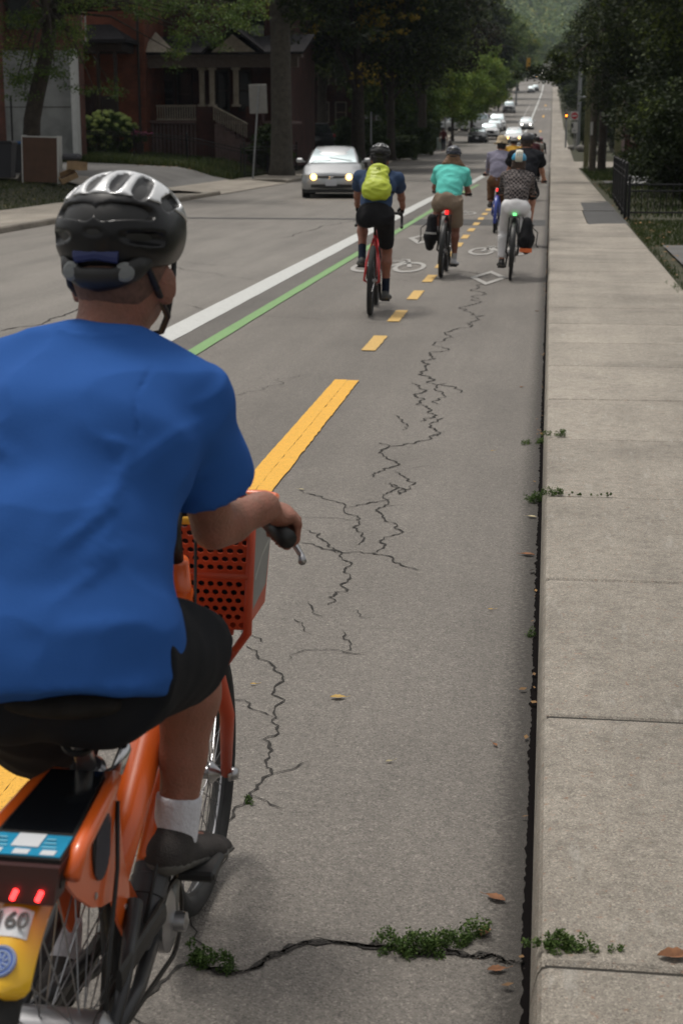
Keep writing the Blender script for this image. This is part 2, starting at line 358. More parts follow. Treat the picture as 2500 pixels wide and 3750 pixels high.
def sdfobj(s, name, m, parent=None, it=2, fold=None, lines=None, **k):
    v, q = s.mesh(); v = smoothv(v, q, it)
    if fold: v = folds(v, q, *fold)
    if lines: v = crease(v, q, lines)
    return npobj(name, v, q, m, parent, True, **k)
def leafcloud(centers, n, spread, size, seed=0, flat=.6, jit=.5, droop=0):
    r = np.random.default_rng(seed); c = np.asarray(centers, float); i = r.integers(0, len(c), n)
    g = r.normal(size=(n, 3)); g /= np.linalg.norm(g, axis=1)[:, None]; g *= (r.random((n, 1))**.45)*spread; g[:, 2] *= flat
    p = c[i]+g; p[:, 2] -= droop*r.random(n)*spread
    nrm = r.normal(size=(n, 3))*.7+[0,0,.55]+g/spread*.5; nrm /= np.linalg.norm(nrm, axis=1)[:, None]
    t = np.cross(nrm, r.normal(size=(n, 3))); t /= np.linalg.norm(t, axis=1)[:, None]; b = np.cross(nrm, t)
    s = size*(1-jit/2+jit*r.random((n, 1)))
    v = np.stack([p-t*s, p+b*s*.55+nrm*s*.12, p+t*s, p-b*s*.55-nrm*s*.1], 1).reshape(-1, 3); f = np.arange(4*n).reshape(n, 4)
    return v, f
# ================================================================== THE SETTING
def frange(a, b, st):
    n = max(1, int(math.ceil((b-a)/st))); return [a+(b-a)*i/n for i in range(n+1)]
def drape(x0, x1, y0, y1, dz, sx=2.0, sy=4.0, h=G, mb=None, jit=0):
    mb = mb or MB(); xs = frange(x0, x1, sx); ys = frange(y0, y1, sy)
    vs = [(x, y, h(x, y)+dz) for y in ys for x in xs]; n = len(xs)
    return mb.add(vs, [(j*n+i, j*n+i+1, (j+1)*n+i+1, (j+1)*n+i) for j in range(len(ys)-1) for i in range(n-1)])
Z = lambda x, y: zr(y)
M_lawn = mat('lawn_soil', (.035,.045,.016), .95, var=.4, vs=3, bump=.6, bs=40, col2=(.06,.055,.03))
M_hill = mat('hill_forest_floor', (.03,.05,.03), .95, var=.4, vs=.05)
# ground: one sheet to the horizon, lowered under the carriageway
xs = [-1500,-700,-350,-160,-90,-60,-45]+frange(-36,-15,1.5)[0:]+[-14.2,-13.4,-12.8,-12.3,-10.2,-9.6,-5,-.6,.25,1.45,1.7,2.2,3,4,5.5,7,9,12,16,22,30,45,80,160,350,800,1500]
ys = frange(-12,80,2)+frange(83,200,4)+frange(210,700,20)+[760,830,900,1000,1150,1300,1500,1800,2200,2700,3200]
def gz(x, y):
    if -11.6 < x < 1.2: return zr(y)-.12 
    h = G(x, y)-.035
    if y > 900: h += 25*mnoise.noise(V(x/160, y/160, 0))*min(1, (y-900)/300)
    return h
n = len(xs); mb = MB().add([(x, y, gz(x, y)) for y in ys for x in xs], [(j*n+i, j*n+i+1, (j+1)*n+i+1, (j+1)*n+i) for j in range(len(ys)-1) for i in range(n-1)])
mb.build('ground', M_lawn, smooth=True, kind='structure')
# carriageway and bike lane
drape(-10.1, -3.2, -10, 640, 0, 2.3, 3, Z).build('road', M_road, kind='structure')
drape(-3.2, .02, -10, 640, .001, 1.6, 3, Z).build('bike_lane', M_lane, kind='structure')
cs = MB()
for x0, x1 in ((-70,-10.1), (0,70)): drape(x0, x1, 84, 95, .012 if x0 else .012, 3, 3, lambda x, y: zr(y)+(0 if x > -12.5 else G(x, y)-zr(y)-.08)+.11, cs)
cs.build('side_street', M_road, kind='structure')
# dark patches in the lane and the road
pm = MB()
drape(-2.90, -.06, 31.2, 33.4, .006, 1.5, 1, Z, pm); drape(-9.8, -3.5, 33.0, 33.5, .005, 1.5, 1, Z, pm); 
drape(-3.20,-2.92,-8,60,.005,1,3,Z).build('lane_edge_strip', M_band, kind='structure')
pm.build('asphalt_patch', M_patch, kind='structure')
# sidewalks -------------------------------------------------------
def slabs(name, x0, x1, ylist, dz=.12, gap=.014, edge=True, skip=()):
    mb = MB(); rr = random.Random(3)
    for a, b in zip(ylist, ylist[1:]):
        if any(s0 <= (a+b)/2 <= s1 for s0, s1 in skip): continue
        z0 = zr(a)+dz+rr.uniform(-.004,.004); z1 = zr(b)+dz+rr.uniform(-.004,.004); lx = rr.uniform(-.003,.003)
        ya, yb = a+gap/2, b-gap/2; r = .03
        # cross-section: rounded kerb edge on the side of the road
        prof = [(x0, -.14), (x0+.001, -.10), (x0+.008, -.045), (x0+.014, -.020), (x0+.022, -.006), (x0+.036, -.001), (x0+.166, 0), (x0+.169, -.0005), (x0+.172, 0), ((x0+x1)/2, lx), (x1-.01, 0), (x1, -.008), (x1, -.14)]
        if not edge: prof = [(x0, -.14), (x0, -.006), (x0+.01, 0), (x1-.01, 0), (x1, -.006), (x1, -.14)]
        rings = []
        for y, z, d in ((ya, z0, -.14), (ya, z0, -.008), (ya+.012, z0, 0), (yb-.012, z1, 0), (yb, z1, -.008), (yb, z1, -.14)):
            rings.append([V(x, y, z+(min(h, 0)+d*(1 if h > -.08 else 0) if d > -.1 and h > -.12 else -.14)+(h if h > 0 else 0)) for x, h in prof])
        mb.loft(rings, cap=False, closed=False)
    return mb.build(name, M_conc, kind='structure')
yr = [-1.6,-.2,1.25]+[2.62+1.30*0]
joints = [gp(2200, y, .12).y for y in (3545, 2628, 2126, 1822, 1612, 1463, 1342, 1258, 1187)]
d = (joints[-1]-joints[0])/(len(joints)-1)
joints = [joints[0]-d*i for i in (4,3,2,1)]+joints
while joints[-1] < 640: joints.append(joints[-1]+(d if joints[-1] < 130 else 4))
slabs('sidewalk', .012, 1.47, joints, skip=((84,95),(29.7,35.2)))
slabs('sidewalk', .012, .74, [29.75,31.3,33.2,35.2])
pm = MB(); drape(.75, 1.5, 29.75, 35.15, .118, 1, 1.5, Z, pm); drape(.0,.74,29.0,29.7,.02,1,1,Z,pm); drape(.78, 1.5, 35.2, 40.5, .124, 1, 1.5, Z, pm)
pm.build('sidewalk_patch', M_patch, kind='structure')
jd = MB()
for y in joints:
    if 1 < y < 80 and not 29 < y < 36: jd.span((.04, y-.008, .06), (1.468, y+.008, .1135 if y < 5 or 5 < y < 6 else .112))
jd.build('joint_dirt', mat('joint_dirt', (.03,.027,.022), .95, var=.4, vs=40), kind='structure')
left_j = [-8+1.5*i for i in range(36)]
slabs('sidewalk', -12.2, -10.1, [y for y in left_j if y < 47], edge=False)
slabs('sidewalk', -12.2, -10.1, [60+1.5*i for i in range(17)]+[97+4*i for i in range(136)], edge=False)
kb = MB()
for a, b in ((-8,46.8),(59,83),(96,640)):
    for y0, y1 in zip(frange(a, b, 3), frange(a, b, 3)[1:]):
        kb.loft([[V(-10.1+x, y, zr(y)+h) for x, h in ((0,.121),(0,-.05),(.16,-.05),(.16,.09),(.14,.122))] for y in (y0+.004, y1-.004)])
kb.build('kerb', M_conc, kind='structure')
ap = MB(); drape(-12.3, -9.9, 47, 58.8, .02, .6, 1, lambda x, y: zr(y)+.10*sst((-9.9-x)/1.5), ap)
ap.build('driveway_apron', M_conc, kind='structure')
dw = MB(); drape(-40, -12.25, 46, 59.5, .02, .7, 1, G, dw); dw.build('driveway', M_drive, kind='structure')
ap = MB(); drape(-40, -12.3, 43.9, 46.6, .028, .6, 1, G, ap); ap.build('side_path', M_conc, kind='structure')
dr = MB(); drape(1.75, 14, 18.6, 24.2, .012, .7, 1, G, dr); drape(2.0, 10, 57, 60, .0, .7, 1, G, dr); dr.build('driveway', M_drive, kind='structure')
ap = MB(); drape(.0, 14, 82.5, 97.5, .128, 1, 1.5, Z, ap); ap.build('crossing_apron', M_conc, kind='structure')
# far concrete strips at the crossings
ap = MB(); drape(-10, 0, 82.2, 82.7, .006, 3, 1, Z, ap); drape(-10,0,96.3,96.8,.006,3,1,Z,ap)
for k in range(6): drape(-3+k*.62, -3+k*.62+.35, 268, 272, .01, 1, 2, Z, ap)
drape(-10, -3.2, 268, 269, .01, 3, 2, Z, ap)
ap.build('crosswalk_marking', M_wold, kind='structure')
# ------------------------------------------------------------------ lane markings
def strip(pts, w, dz, m, name, seg=None, ragged=0, sd=1):
    rr = random.Random(sd); mb = MB(); P = []
    for (xa, ya), (xb, yb) in zip(pts, pts[1:]):
        for t in frange(0, 1, (.5 if yb < 60 else 3)/(yb-ya)): P.append((xa+(xb-xa)*t, ya+(yb-ya)*t))
    vs = []
    for x, y in P: vs += [(x-w/2+rr.uniform(-1,1)*ragged, y, zr(y)+dz), (x+w/2+rr.uniform(-1,1)*ragged, y, zr(y)+dz)]
    return mb.add(vs, [(2*i, 2*i+1, 2*i+3, 2*i+2) for i in range(len(P)-1)]).build(name, m, kind='structure')
strip([(-3.33,-6),(-3.33,45),(-2.98,60),(-2.75,300),(-2.75,640)], .27, .009, M_white, 'white_lane_line', ragged=.004)
strip([(-2.86,-6),(-2.86,14)], .125, .009, M_green, 'green_lane_line', ragged=.003)
strip([(-2.86,14.01),(-2.84,26)], .12, .009, M_green, 'green_lane_line', ragged=.003)
strip([(-2.80,26.4),(-2.76,45),(-2.6,58)], .12, .009, M_green, 'green_lane_line', ragged=.003)
strip([(-4.1,100),(-4.1,300)], .14, .009, M_wold, 'white_lane_line')
# solid yellow centre line: two abutting bands, then short dashes
yb = MB()
def yband(x0, x1, y0, y1, z, rg=.004, seed=2):
    rr = random.Random(seed); ys_ = frange(y0, y1, .06); vs = []
    for i, y in enumerate(ys_): vs += [(x0+rr.uniform(-rg, rg), y, zr(y)+z), (x1+rr.uniform(-rg, rg), y, zr(y)+z)]
    return MB().add(vs, [(2*i, 2*i+1, 2*i+3, 2*i+2) for i in range(len(ys_)-1)])
yband(-1.505, -1.412, -6, 10.97, .009, .002).build('yellow_lane_line', M_yel, kind='structure')
yband(-1.410, -1.325, -6, 10.95, .009, .004, 5).build('yellow_lane_line', M_yel, kind='structure')
y = 12.55; i = 0
while y < 40:
    yband(-1.505, -1.385, y, y+.98, .009, .006, i).build('yellow_lane_line', M_yold if i else M_yold, kind='structure'); y += 2.07; i += 1
for a, b in ((118,124),(134,141),(175,182),(230,240),(290,300)): strip([(-1.2,a),(-1.2,b)], .22, .009, M_yel, 'yellow_lane_line')
# bike symbols and diamonds
def bike_symbol(cx, cy, sx, sy, flip=1):
    mb = MB()
    def T(u, v): return (cx+u*sx, cy+v*sy*flip, zr(cy)+.0095)
    def arc(u, v, r, ry, w):
        n = 40; w *= 1.35; vs = []
        for i in range(n): a = 2*PI*i/n; vs += [T(u+(r-w)*math.cos(a), v+(ry-w*ry/r)*math.sin(a)), T(u+r*math.cos(a), v+ry*math.sin(a))]
        mb.add(vs, [(2*i, 2*i+1, (2*i+3) % (2*n), (2*i+2) % (2*n)) for i in range(n)])
    def ln(a, b, w=.058):
        A = V(*a); B = V(*b); d_ = (B-A).normalized(); p = V(-d_.y, d_.x)*w/2
        mb.add([T(*(A-p)), T(*(A+p)), T(*(B+p)), T(*(B-p))], [(0,1,2,3)])
    arc(-.285, 0, .215, .42, .045); arc(.285, 0, .215, .42, .045)
    for a, b in (((-.285,0),(-.16,.5)), ((-.285,0),(0,.02)), ((0,.02),(.17,.52)), ((0,.02),(-.16,.48)), ((-.16,.46),(.17,.5)), ((.285,0),(.15,.66)), ((.15,.66),(.05,.66)), ((-.23,.6),(-.1,.6)), ((-.19,.6),(-.15,.46))): ln(a, b)
    return mb.build('bike_lane_symbol', M_wold, kind='structure')
bike_symbol(-2.13, 20.9, 1.0, 2.0); bike_symbol(-.745, 24.0, .93, 1.9, 1)
def diamond(cx, cy, hw, hl, w=.28):
    mb = MB(); z = zr(cy)+.0095; o = [(0,-hl),(hw,0),(0,hl),(-hw,0)]; vs = []
    for k in (1, 1-w*1.3):
        vs += [(cx+a*k, cy+b*k, z) for a, b in o]
    return mb.add(vs, [(i, (i+1) % 4, 4+(i+1) % 4, 4+i) for i in range(4)]).build('lane_diamond', M_wold, kind='structure')
diamond(-.72, 19.45, .235, 1.0); diamond(-2.12, 27.0, .3, 1.5)
for (x, y) in ((-2.1,36),(-.8,38.5)): bike_symbol(x, y, .9, 1.9)
# ------------------------------------------------------------------ cracks (traced in the photo, laid on the asphalt)
M_crack = mat('crack', (.026,.023,.020), .95, var=.5, vs=60)
def crack(mb, px, w=.009, jit=.35, sub=4, z=.0045, zz=0, seed=0, taper=True, world=False):
    rr = random.Random(seed*7+len(px)); P = [(V(*p).to_2d() if world else gp(p[0]*1.5944, p[1]*1.5944, zz).to_2d()) for p in px]
    for _ in range(sub):
        Q = [P[0]]
        for a, b in zip(P, P[1:]):
            m_ = (a+b)/2; l = (b-a).length; nn = V(-(b-a).y, (b-a).x)/max(l, 1e-6)
            if l > .035: Q.append(m_+nn*rr.uniform(-1,1)*l*jit*.5)
            Q.append(b)
        P = Q
    n = len(P); vs = []
    for i, p in enumerate(P):
        t = P[min(i+1, n-1)]-P[max(i-1, 0)]; t = t.normalized() if t.length > 1e-6 else V(1,0)
        q = V(-t.y, t.x); ww = w*(.35+1.1*rr.random())*.36*((min(1, i/3+.15)*min(1, (n-1-i)/3+.15)) if taper else 1)
        vs += [(*(p-q*ww), zr(p.y)+zz+z), (*(p+q*ww), zr(p.y)+zz+z)]
    mb.add(vs, [(2*i, 2*i+1, 2*i+3, 2*i+2) for i in range(n-1)])
ck = MB()
main = [(1107,600),(1095,640),(1100,662),(1082,680),(1085,700),(1070,712),(1080,740),(1050,755),(1022,768),(1018,800),(1000,825),(983,838),(985,870),(1040,905)]
crack(ck, main, .022, .5, seed=1)
for i, (p, w) in enumerate([
 ([(945,880),(962,905),(955,930),(985,950),(965,970)], .02), ([(905,955),(935,975),(925,990)], .014), ([(1015,930),(1010,900),(1025,880)], .014),
 ([(1020,960),(1005,970),(1012,995),(985,1005),(950,1020),(915,1025),(888,1030),(905,1060),(870,1085),(858,1098)], .016), ([(888,1030),(870,1018),(850,1020)], .01),
 ([(905,1085),(930,1098),(942,1122),(915,1137),(900,1108)], .012), ([(985,1005),(1022,993)], .011), ([(885,1110),(880,1140),(892,1150),(850,1155),(790,1168)], .012),
 ([(690,1130),(740,1142),(775,1155),(790,1168),(825,1200),(833,1225),(810,1255)], .011), ([(690,1188),(740,1190),(800,1196),(825,1200)], .009),
 ([(892,1150),(870,1168),(880,1185),(912,1210),(905,1230),(880,1260),(855,1272)], .012), ([(690,1245),(740,1262),(770,1270),(820,1268),(855,1272),(900,1290),(968,1312)], .011),
 ([(700,1218),(740,1240),(765,1260),(795,1290),(804,1330),(795,1360),(770,1362),(765,1385),(752,1392)], .012), ([(708,1382),(720,1405),(742,1418)], .009), ([(812,1400),(825,1418),(855,1422)], .008),
 ([(552,1440),(580,1462),(605,1478)], .009), ([(565,1485),(590,1502),(605,1518),(628,1540),(648,1560),(630,1580),(655,1610),(628,1640),(636,1680),(605,1700),(625,1725),(612,1758),(625,1780),(600,1800),(572,1825),(560,1850),(530,1885),(512,1898)], .011),
 ([(532,1590),(575,1618),(610,1640),(628,1650)], .008), ([(625,1780),(670,1770),(715,1752)], .008), ([(572,1825),(620,1850),(655,1862)], .007), ([(660,1520),(690,1498),(740,1495),(790,1500),(848,1500)], .006), ([(785,1450),(790,1470),(802,1485),(790,1500)], .008),
 ([(680,1420),(700,1445),(712,1460)], .006), ([(868,1165),(900,1163),(930,1160)], .006), ([(945,1078),(985,1072),(1005,1074)], .006), ([(500,1930),(515,1985),(500,2030),(470,2042)], .007),
 ([(375,2140),(410,2132),(430,2140)], .009), ([(430,2100),(440,2130),(445,2160),(470,2185)], .009), ([(265,2275),(300,2290),(335,2292),(360,2275),(385,2250),(410,2222),(440,2208)], .012), ([(275,2300),(305,2340),(345,2360)], .008),
 ([(490,920),(560,905),(640,870),(720,860)], .006), ([(830,740),(900,745),(990,742)], .008)]):
    crack(ck, p, w, .45, seed=i)
big = [(440,2208),(480,2228),(535,2238),(570,2232),(610,2205),(650,2190),(700,2168),(760,2166),(820,2172),(900,2178),(960,2196),(1010,2192),(1080,2200),(1130,2196),(1160,2212),(1200,2214)]
crack(ck, big, .017, .3, seed=40, sub=5); crack(ck, big, .012, .6, seed=41, sub=5); crack(ck, big, .009, .9, seed=42, sub=5)
for i in range(14):
    a_ = random.choice(big[1:-1]); crack(ck, [a_, (a_[0]+random.uniform(-14,14), a_[1]+random.choice((-1,1))*random.uniform(6,16))], .006, .6, seed=80+i)
for i, p in enumerate([[(0,500*1.0),(0,500)]][:0]+[[(640,548),(720,528),(800,510),(870,492)], [(0,762),(100,745),(160,720),(230,700)], [(390,605),(440,622),(560,640),(700,656)], [(330,590),(450,605),(560,612)], [(420,700),(560,720),(760,735)], [(820,590),(900,592),(1000,604)], [(880,640),(940,646)], [(390,470),(480,466),(640,470),(760,478)], [(200,560),(380,556)], [(500,520),(620,510),(740,500)]]):
    crack(ck, p, .03 if i in (0,1) else .014, .2, seed=60+i)
ck.build('pavement_crack', M_crack, kind='structure')
def crumb():
    i = random.randrange(len(big)-1); p = gp(big[i][0]*1.5944, big[i][1]*1.5944).lerp(gp(big[i+1][0]*1.5944, big[i+1][1]*1.5944), random.random()); return V(p.x+random.gauss(0,.004), p.y+random.gauss(0,.011), .005)
LATE = [crumb]
# dark open gap along the kerb with washed-in dirt
gm = MB(); rr = random.Random(5); vs = []; ys_ = frange(1.2, 12, .012)+frange(12, 82, .08)[1:]
for y in ys_:
    w = .002+.006*mnoise.noise(V(y*4, 0, 3))+.010*mnoise.noise(V(y*23, 0, 1))+.006*rr.random(); vs += [(-.001-w, y, .0035), (.020, y, .0055)]
gm.add(vs, [(2*i, 2*i+1, 2*i+3, 2*i+2) for i in range(len(ys_)-1)])
gm.build('gutter_gap', mat('gap_black', (.006,.005,.005), 1, spec=.05), kind='structure')
# ------------------------------------------------------------------ leaves, tufts, litter
M_lf = mat('dry_leaf', (.20,.085,.035), .8, var=.4, vs=30); M_ly = mat('yellow_leaf', (.50,.33,.10), .8, var=.3, vs=30); M_lg = mat('pale_leaf', (.42,.36,.22), .8, var=.3, vs=30)
def leaf(px, py, L_, m, lab, z=0, rz=None, curl=.3):
    p = gp(px*1.5944, py*1.5944, z); mb = MB(); n = 9; o = []
    for i in range(n):
        t = i/(n-1); w = L_*.26*math.sin(PI*min(1, t*1.03+.01))**.9*(1+.12*math.sin(t*23)); o.append((t*L_-L_/2, w))
    vs = []
    for x, w in o: vs += [V(x, -w, curl*w*1.3+.004+abs(x)*curl*.4), V(x, 0, .003+abs(x)*curl*.3), V(x, w, curl*w*1.6+.004+abs(x)*curl*.4)]
    mb.add(vs, [(3*i+k, 3*i+k+1, 3*i+4+k, 3*i+3+k) for i in range(n-1) for k in (0,1)])
    mb.tube([V(L_/2-.003,0,.004), V(L_/2+.02,.004,.008)], .0008, 5)
    ob = mb.build('fallen_leaf', m, label=lab, cat='leaf', group='fallen leaves on the pavement')
    ob.scale = (.72,)*3; ob.location = p+V(0,0,.004); ob.rotation_euler = (0,0, rz if rz is not None else random.uniform(0,6)); return ob

for a in [(776,1606,.07,M_ly,'yellow fallen leaf lying alone in the middle of the near bike lane',.2),(1137,2068,.075,M_lf,'curled brown leaf beside the kerb gap just above the mossy crack',2.6),(1112,2145,.07,M_lf,'upright brown leaf caught in the grass tuft of the wide crack',1.3),(1140,2233,.06,M_lf,'reddish brown leaf lying just below the wide crack',.3),(1136,1715,.035,M_lf,'small dark leaf by the kerb level with the long slab joint',2),(1210,1277,.09,M_lf,'crumpled brown leaf in the gutter below the second weed tuft',2.9),(1220,1190,.07,M_lg,'pale green leaf in the gutter right under the second weed tuft',2.7),(1197,891,.06,M_lf,'reddish leaf on the bike lane left of the gutter, far beyond the weed tufts',1),(692,1127,.05,M_lg,'pale curled leaf just right of the yellow line end near the hand grip',2.7),(893,1753,.03,M_lg,'tiny pale leaf fragment right of the branching crack',.5),(1130,1038,.03,M_ly,'tiny yellow leaf left of the upper weed tuft',.5),(1232,716,.06,M_lf,'orange leaf beside the gutter beyond the white diamond marking',.1),(1126,1403,.03,M_ly,'tiny yellow leaf right of the lane centre near the third slab joint',.1),(582,1575,.03,M_ly,'tiny ochre leaf right of the cyclist shin',.1)]:
    leaf(a[0],a[1],a[2],a[3],a[4],rz=a[5],curl=.22)
leaf(1548,2203,.1,M_lf,'brown leaf at the right picture edge on the sidewalk joint',z=.12,rz=.2)
def scatter(name, n, fn, size, m, **k):
    vs = []; fs = []
    for i in range(n):
        p = fn(); s_ = size*random.uniform(.5,1.2); a = random.uniform(0, 6.3); u = V(math.cos(a), math.sin(a), random.uniform(-.3,.3))*s_; w = V(-math.sin(a), math.cos(a), random.uniform(-.3,.5))*s_*.6
        b = len(vs); vs += [p-u, p+w*.8, p+u, p-w]; fs.append((b, b+1, b+2, b+3))
    return npobj(name, vs, fs, m, smooth=False, **k)
scatter('crumbled_asphalt', 700, crumb, .0022, mat('asphalt_crumb', (.10,.09,.08), .95, var=.5, vs=300), kind='stuff', label='loose asphalt crumbs along the wide crack')
def gut():
    y = random.uniform(2,75)**1.0; x = .004-abs(random.gauss(0,.02)); return V(x, y, zr(y)+.01+random.random()*.01)
M_lit = mat('leaf_litter', (.16,.085,.045), .9, var=.5, vs=3, col2=(.3,.17,.06))
scatter('leaf_litter', 230, gut, .018, M_lit, kind='stuff', label='brown leaf crumbs gathered along the kerb gap')
scatter('leaf_litter', 260, lambda: (lambda x, y: V(x, y, G(x, y)+.03))(1.5+abs(random.gauss(0,.45)), random.uniform(16,60)), .035, M_lit, kind='stuff', label='orange leaves along the grass edge of the right sidewalk')
scatter('leaf_litter', 500, lambda: (lambda x, y: V(x, y, G(x, y)+.03))(-random.uniform(12.3,16), random.uniform(58.5,72)), .06, M_lit, kind='stuff', label='orange leaves under the big tree by the fence')
scatter('leaf_litter', 700, lambda: (lambda x, y: V(x, y, G(x, y)+.03))(-random.uniform(12.3,17), random.uniform(30,44)), .035, mat('yellow_litter', (.25,.2,.07), .9, var=.4, vs=2), kind='stuff', label='small yellow leaves on the shaded lawn by the discarded cabinet')
# grass blades
M_gr = leafmat('grass_blade', (.018,.03,.008), (.05,.075,.018), (.11,.11,.04))
def grass(name, n, fn, h, w, m=None, lean=.5, **k):
    vs = []; fs = []
    for i in range(n):
        p = fn(); a = random.uniform(0, 6.3); hh = h*random.uniform(.4,1.2); d_ = V(math.cos(a), math.sin(a), 0); q = V(-math.sin(a), math.cos(a), 0)*w
        l = random.uniform(.1, 1)*lean; b = len(vs); vs += [p-q, p+q, p+d_*hh*l*.4+V(0,0,hh*.6)+q*.7, p+d_*hh*l*.4+V(0,0,hh*.6)-q*.7, p+d_*hh*l+V(0,0,hh)]
        fs += [(b, b+1, b+2, b+3), (b+3, b+2, b+4, b+4)]
    me = MB(); me.v = [tuple(v) for v in vs]; me.f = [f if f[2] != f[3] else f[:3] for f in fs]; me.mi = [0]*len(me.f)
    return me.build(name, m or M_gr, **k)
def onlawn(x0, x1, y0, y1):
    def f():
        x, y = random.uniform(x0, x1), random.uniform(y0, y1); return V(x, y, G(x, y)-.03)
    return f
def edge_grass():
    x = 1.5+abs(random.gauss(0,.07)); y = random.uniform(5,29); return V(x, y, .09)
grass('grass', 16000, onlawn(1.55, 7, 24.4, 32), .07, .006, kind='stuff', label='short lawn in front of the right iron fence')
grass('grass', 9000, onlawn(1.65, 8, 33, 56), .12, .01, kind='stuff', label='grass verge beside the right sidewalk')
grass('grass', 9000, onlawn(1.6, 8, 60.3, 83), .15, .015, kind='stuff', label='grass around the utility poles')
grass('grass', 1500, edge_grass, .05, .004, kind='stuff', label='grass fringe along the sidewalk edge')
grass('grass', 14000, onlawn(-20, -12.3, 27, 43.8), .07, .009, kind='stuff', label='shaded lawn around the discarded cabinet')
grass('grass', 22000, onlawn(-24, -12.3, 59.7, 69), .28, .014, lean=.8, kind='stuff', label='tall grass behind the iron fence')
grass('grass', 12000, onlawn(-22, -12.5, 98, 190), .3, .05, kind='stuff', label='verge beyond the cross street')
# weed tufts in kerb gap and cracks
M_weed = leafmat('weed_leaf', (.025,.05,.012), (.07,.12,.03), (.14,.20,.06))
def tuft(pts, n, h, w, lab, spread=.02, z=0):
    P = [gp(x*1.5944, y*1.5944, z) for x, y in pts]
    def f():
        i = random.randrange(len(P)-1) if len(P) > 1 else 0; t = random.random(); p = P[i].lerp(P[min(i+1, len(P)-1)], t)
        return p+V(random.gauss(0, spread), random.gauss(0, spread), .002)
    C_ = [tuple(f()+V(0,0,h*random.random()**1.5*.9)) for _ in range(max(6, n//12))]; v, q = leafcloud(C_, int(n*3.2), h*.36, .0032+h*.022, n, flat=1.1); v[:, 2] = np.maximum(v[:, 2], zr(10)+z+.002)
    st_ = 'moss' in lab or 'small weed clump' in lab or 'foot of' in lab or 'sidewalk joint' in lab or 'long green' in lab or h < .03
    return npobj('moss' if st_ else 'weed_tuft', v, q, M_weed, smooth=False, label=lab, **(dict(kind='stuff') if st_ else dict(cat='weed')))  # weed clumps and sprouts go under the same name as the moss line
tuft([(1200,1022),(1245,1015)], 240, .05, .0022, 'green weed tuft in the kerb gap at the farther slab joint', .022)
tuft([(1250,1003),(1298,1003)], 200, .04, .0022, 'weed tuft on the sidewalk edge at the farther slab joint', .012, .12)
tuft([(1213,1158),(1240,1148)], 260, .05, .0022, 'green weed tuft in the kerb gap at the nearer slab joint', .018)
tuft([(1245,1138),(1292,1136)], 220, .04, .002, 'weed tuft on the sidewalk edge at the nearer slab joint', .012, .12)
tuft([(1300,1138),(1410,1141)], 160, .015, .0015, 'thin line of moss along the nearer slab joint', .004, .12)
tuft([(890,2178),(960,2190),(1020,2180),(1095,2150)], 900, .045, .0016, 'long green weed clump growing in the wide crack near the kerb', .017)
tuft([(440,2205),(480,2222),(530,2238)], 420, .035, .0015, 'small weed clump in the wide crack near the cyclist', .012)
tuft([(1225,2180),(1290,2178),(1330,2185),(1430,2195)], 480, .03, .0018, 'creeping weeds in the sidewalk joint at the bottom of the picture', .013, .12)
tuft([(566,1842),(572,1848)], 50, .02, .0015, 'tiny weed sprout in the branching crack', .005)
tuft([(1220,1450),(1221,1470)], 50, .03, .0015, 'tiny weed sprout in the kerb gap beside the third slab', .006)
tuft([(1540,655),(1565,680)], 200, .07, .003, 'weeds at the foot of the concrete step on the right', .03, .1)
# concrete step on the right edge
cb = MB(); cb.span((1.58,15.1,.06), (3.4,16.9,.34), bev=.03); cb.span((1.85,15.6,.34), (3.4,16.7,.5), bev=.03)
cb.build('concrete_step', mat('pale_stone', (.42,.40,.35), .85, var=.2, vs=10, bump=.4, bs=30), label='pale worn concrete step at the right edge of the sidewalk', cat='step')
# ================================================================== TREES AND PLANTS
M_bark = mat('bark', (.045,.036,.028), .95, var=.4, vs=6, bump=1, bs=25)
M_bark2 = mat('grey_bark', (.09,.08,.065), .95, var=.3, vs=6, bump=1, bs=25)
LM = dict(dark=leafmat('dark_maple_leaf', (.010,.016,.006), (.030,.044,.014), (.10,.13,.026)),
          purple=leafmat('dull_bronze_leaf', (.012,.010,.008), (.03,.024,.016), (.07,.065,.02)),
          mid=leafmat('green_leaf', (.035,.06,.016), (.09,.145,.03), (.20,.23,.05)),
          light=leafmat('light_green_leaf', (.075,.12,.025), (.18,.27,.045), (.34,.37,.07)),
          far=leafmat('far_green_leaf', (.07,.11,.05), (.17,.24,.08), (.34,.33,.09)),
          yel=leafmat('turning_leaf', (.1,.09,.02), (.35,.25,.04), (.5,.36,.06)),
          hedge=leafmat('hedge_leaf', (.02,.035,.012), (.05,.075,.02), (.07,.10,.03)),
          hyd=leafmat('hydrangea_leaf', (.03,.06,.015), (.06,.10,.03), (.08,.13,.04)),
          bloom=leafmat('hydrangea_bloom', (.30,.38,.12), (.50,.60,.22), (.62,.70,.34)))
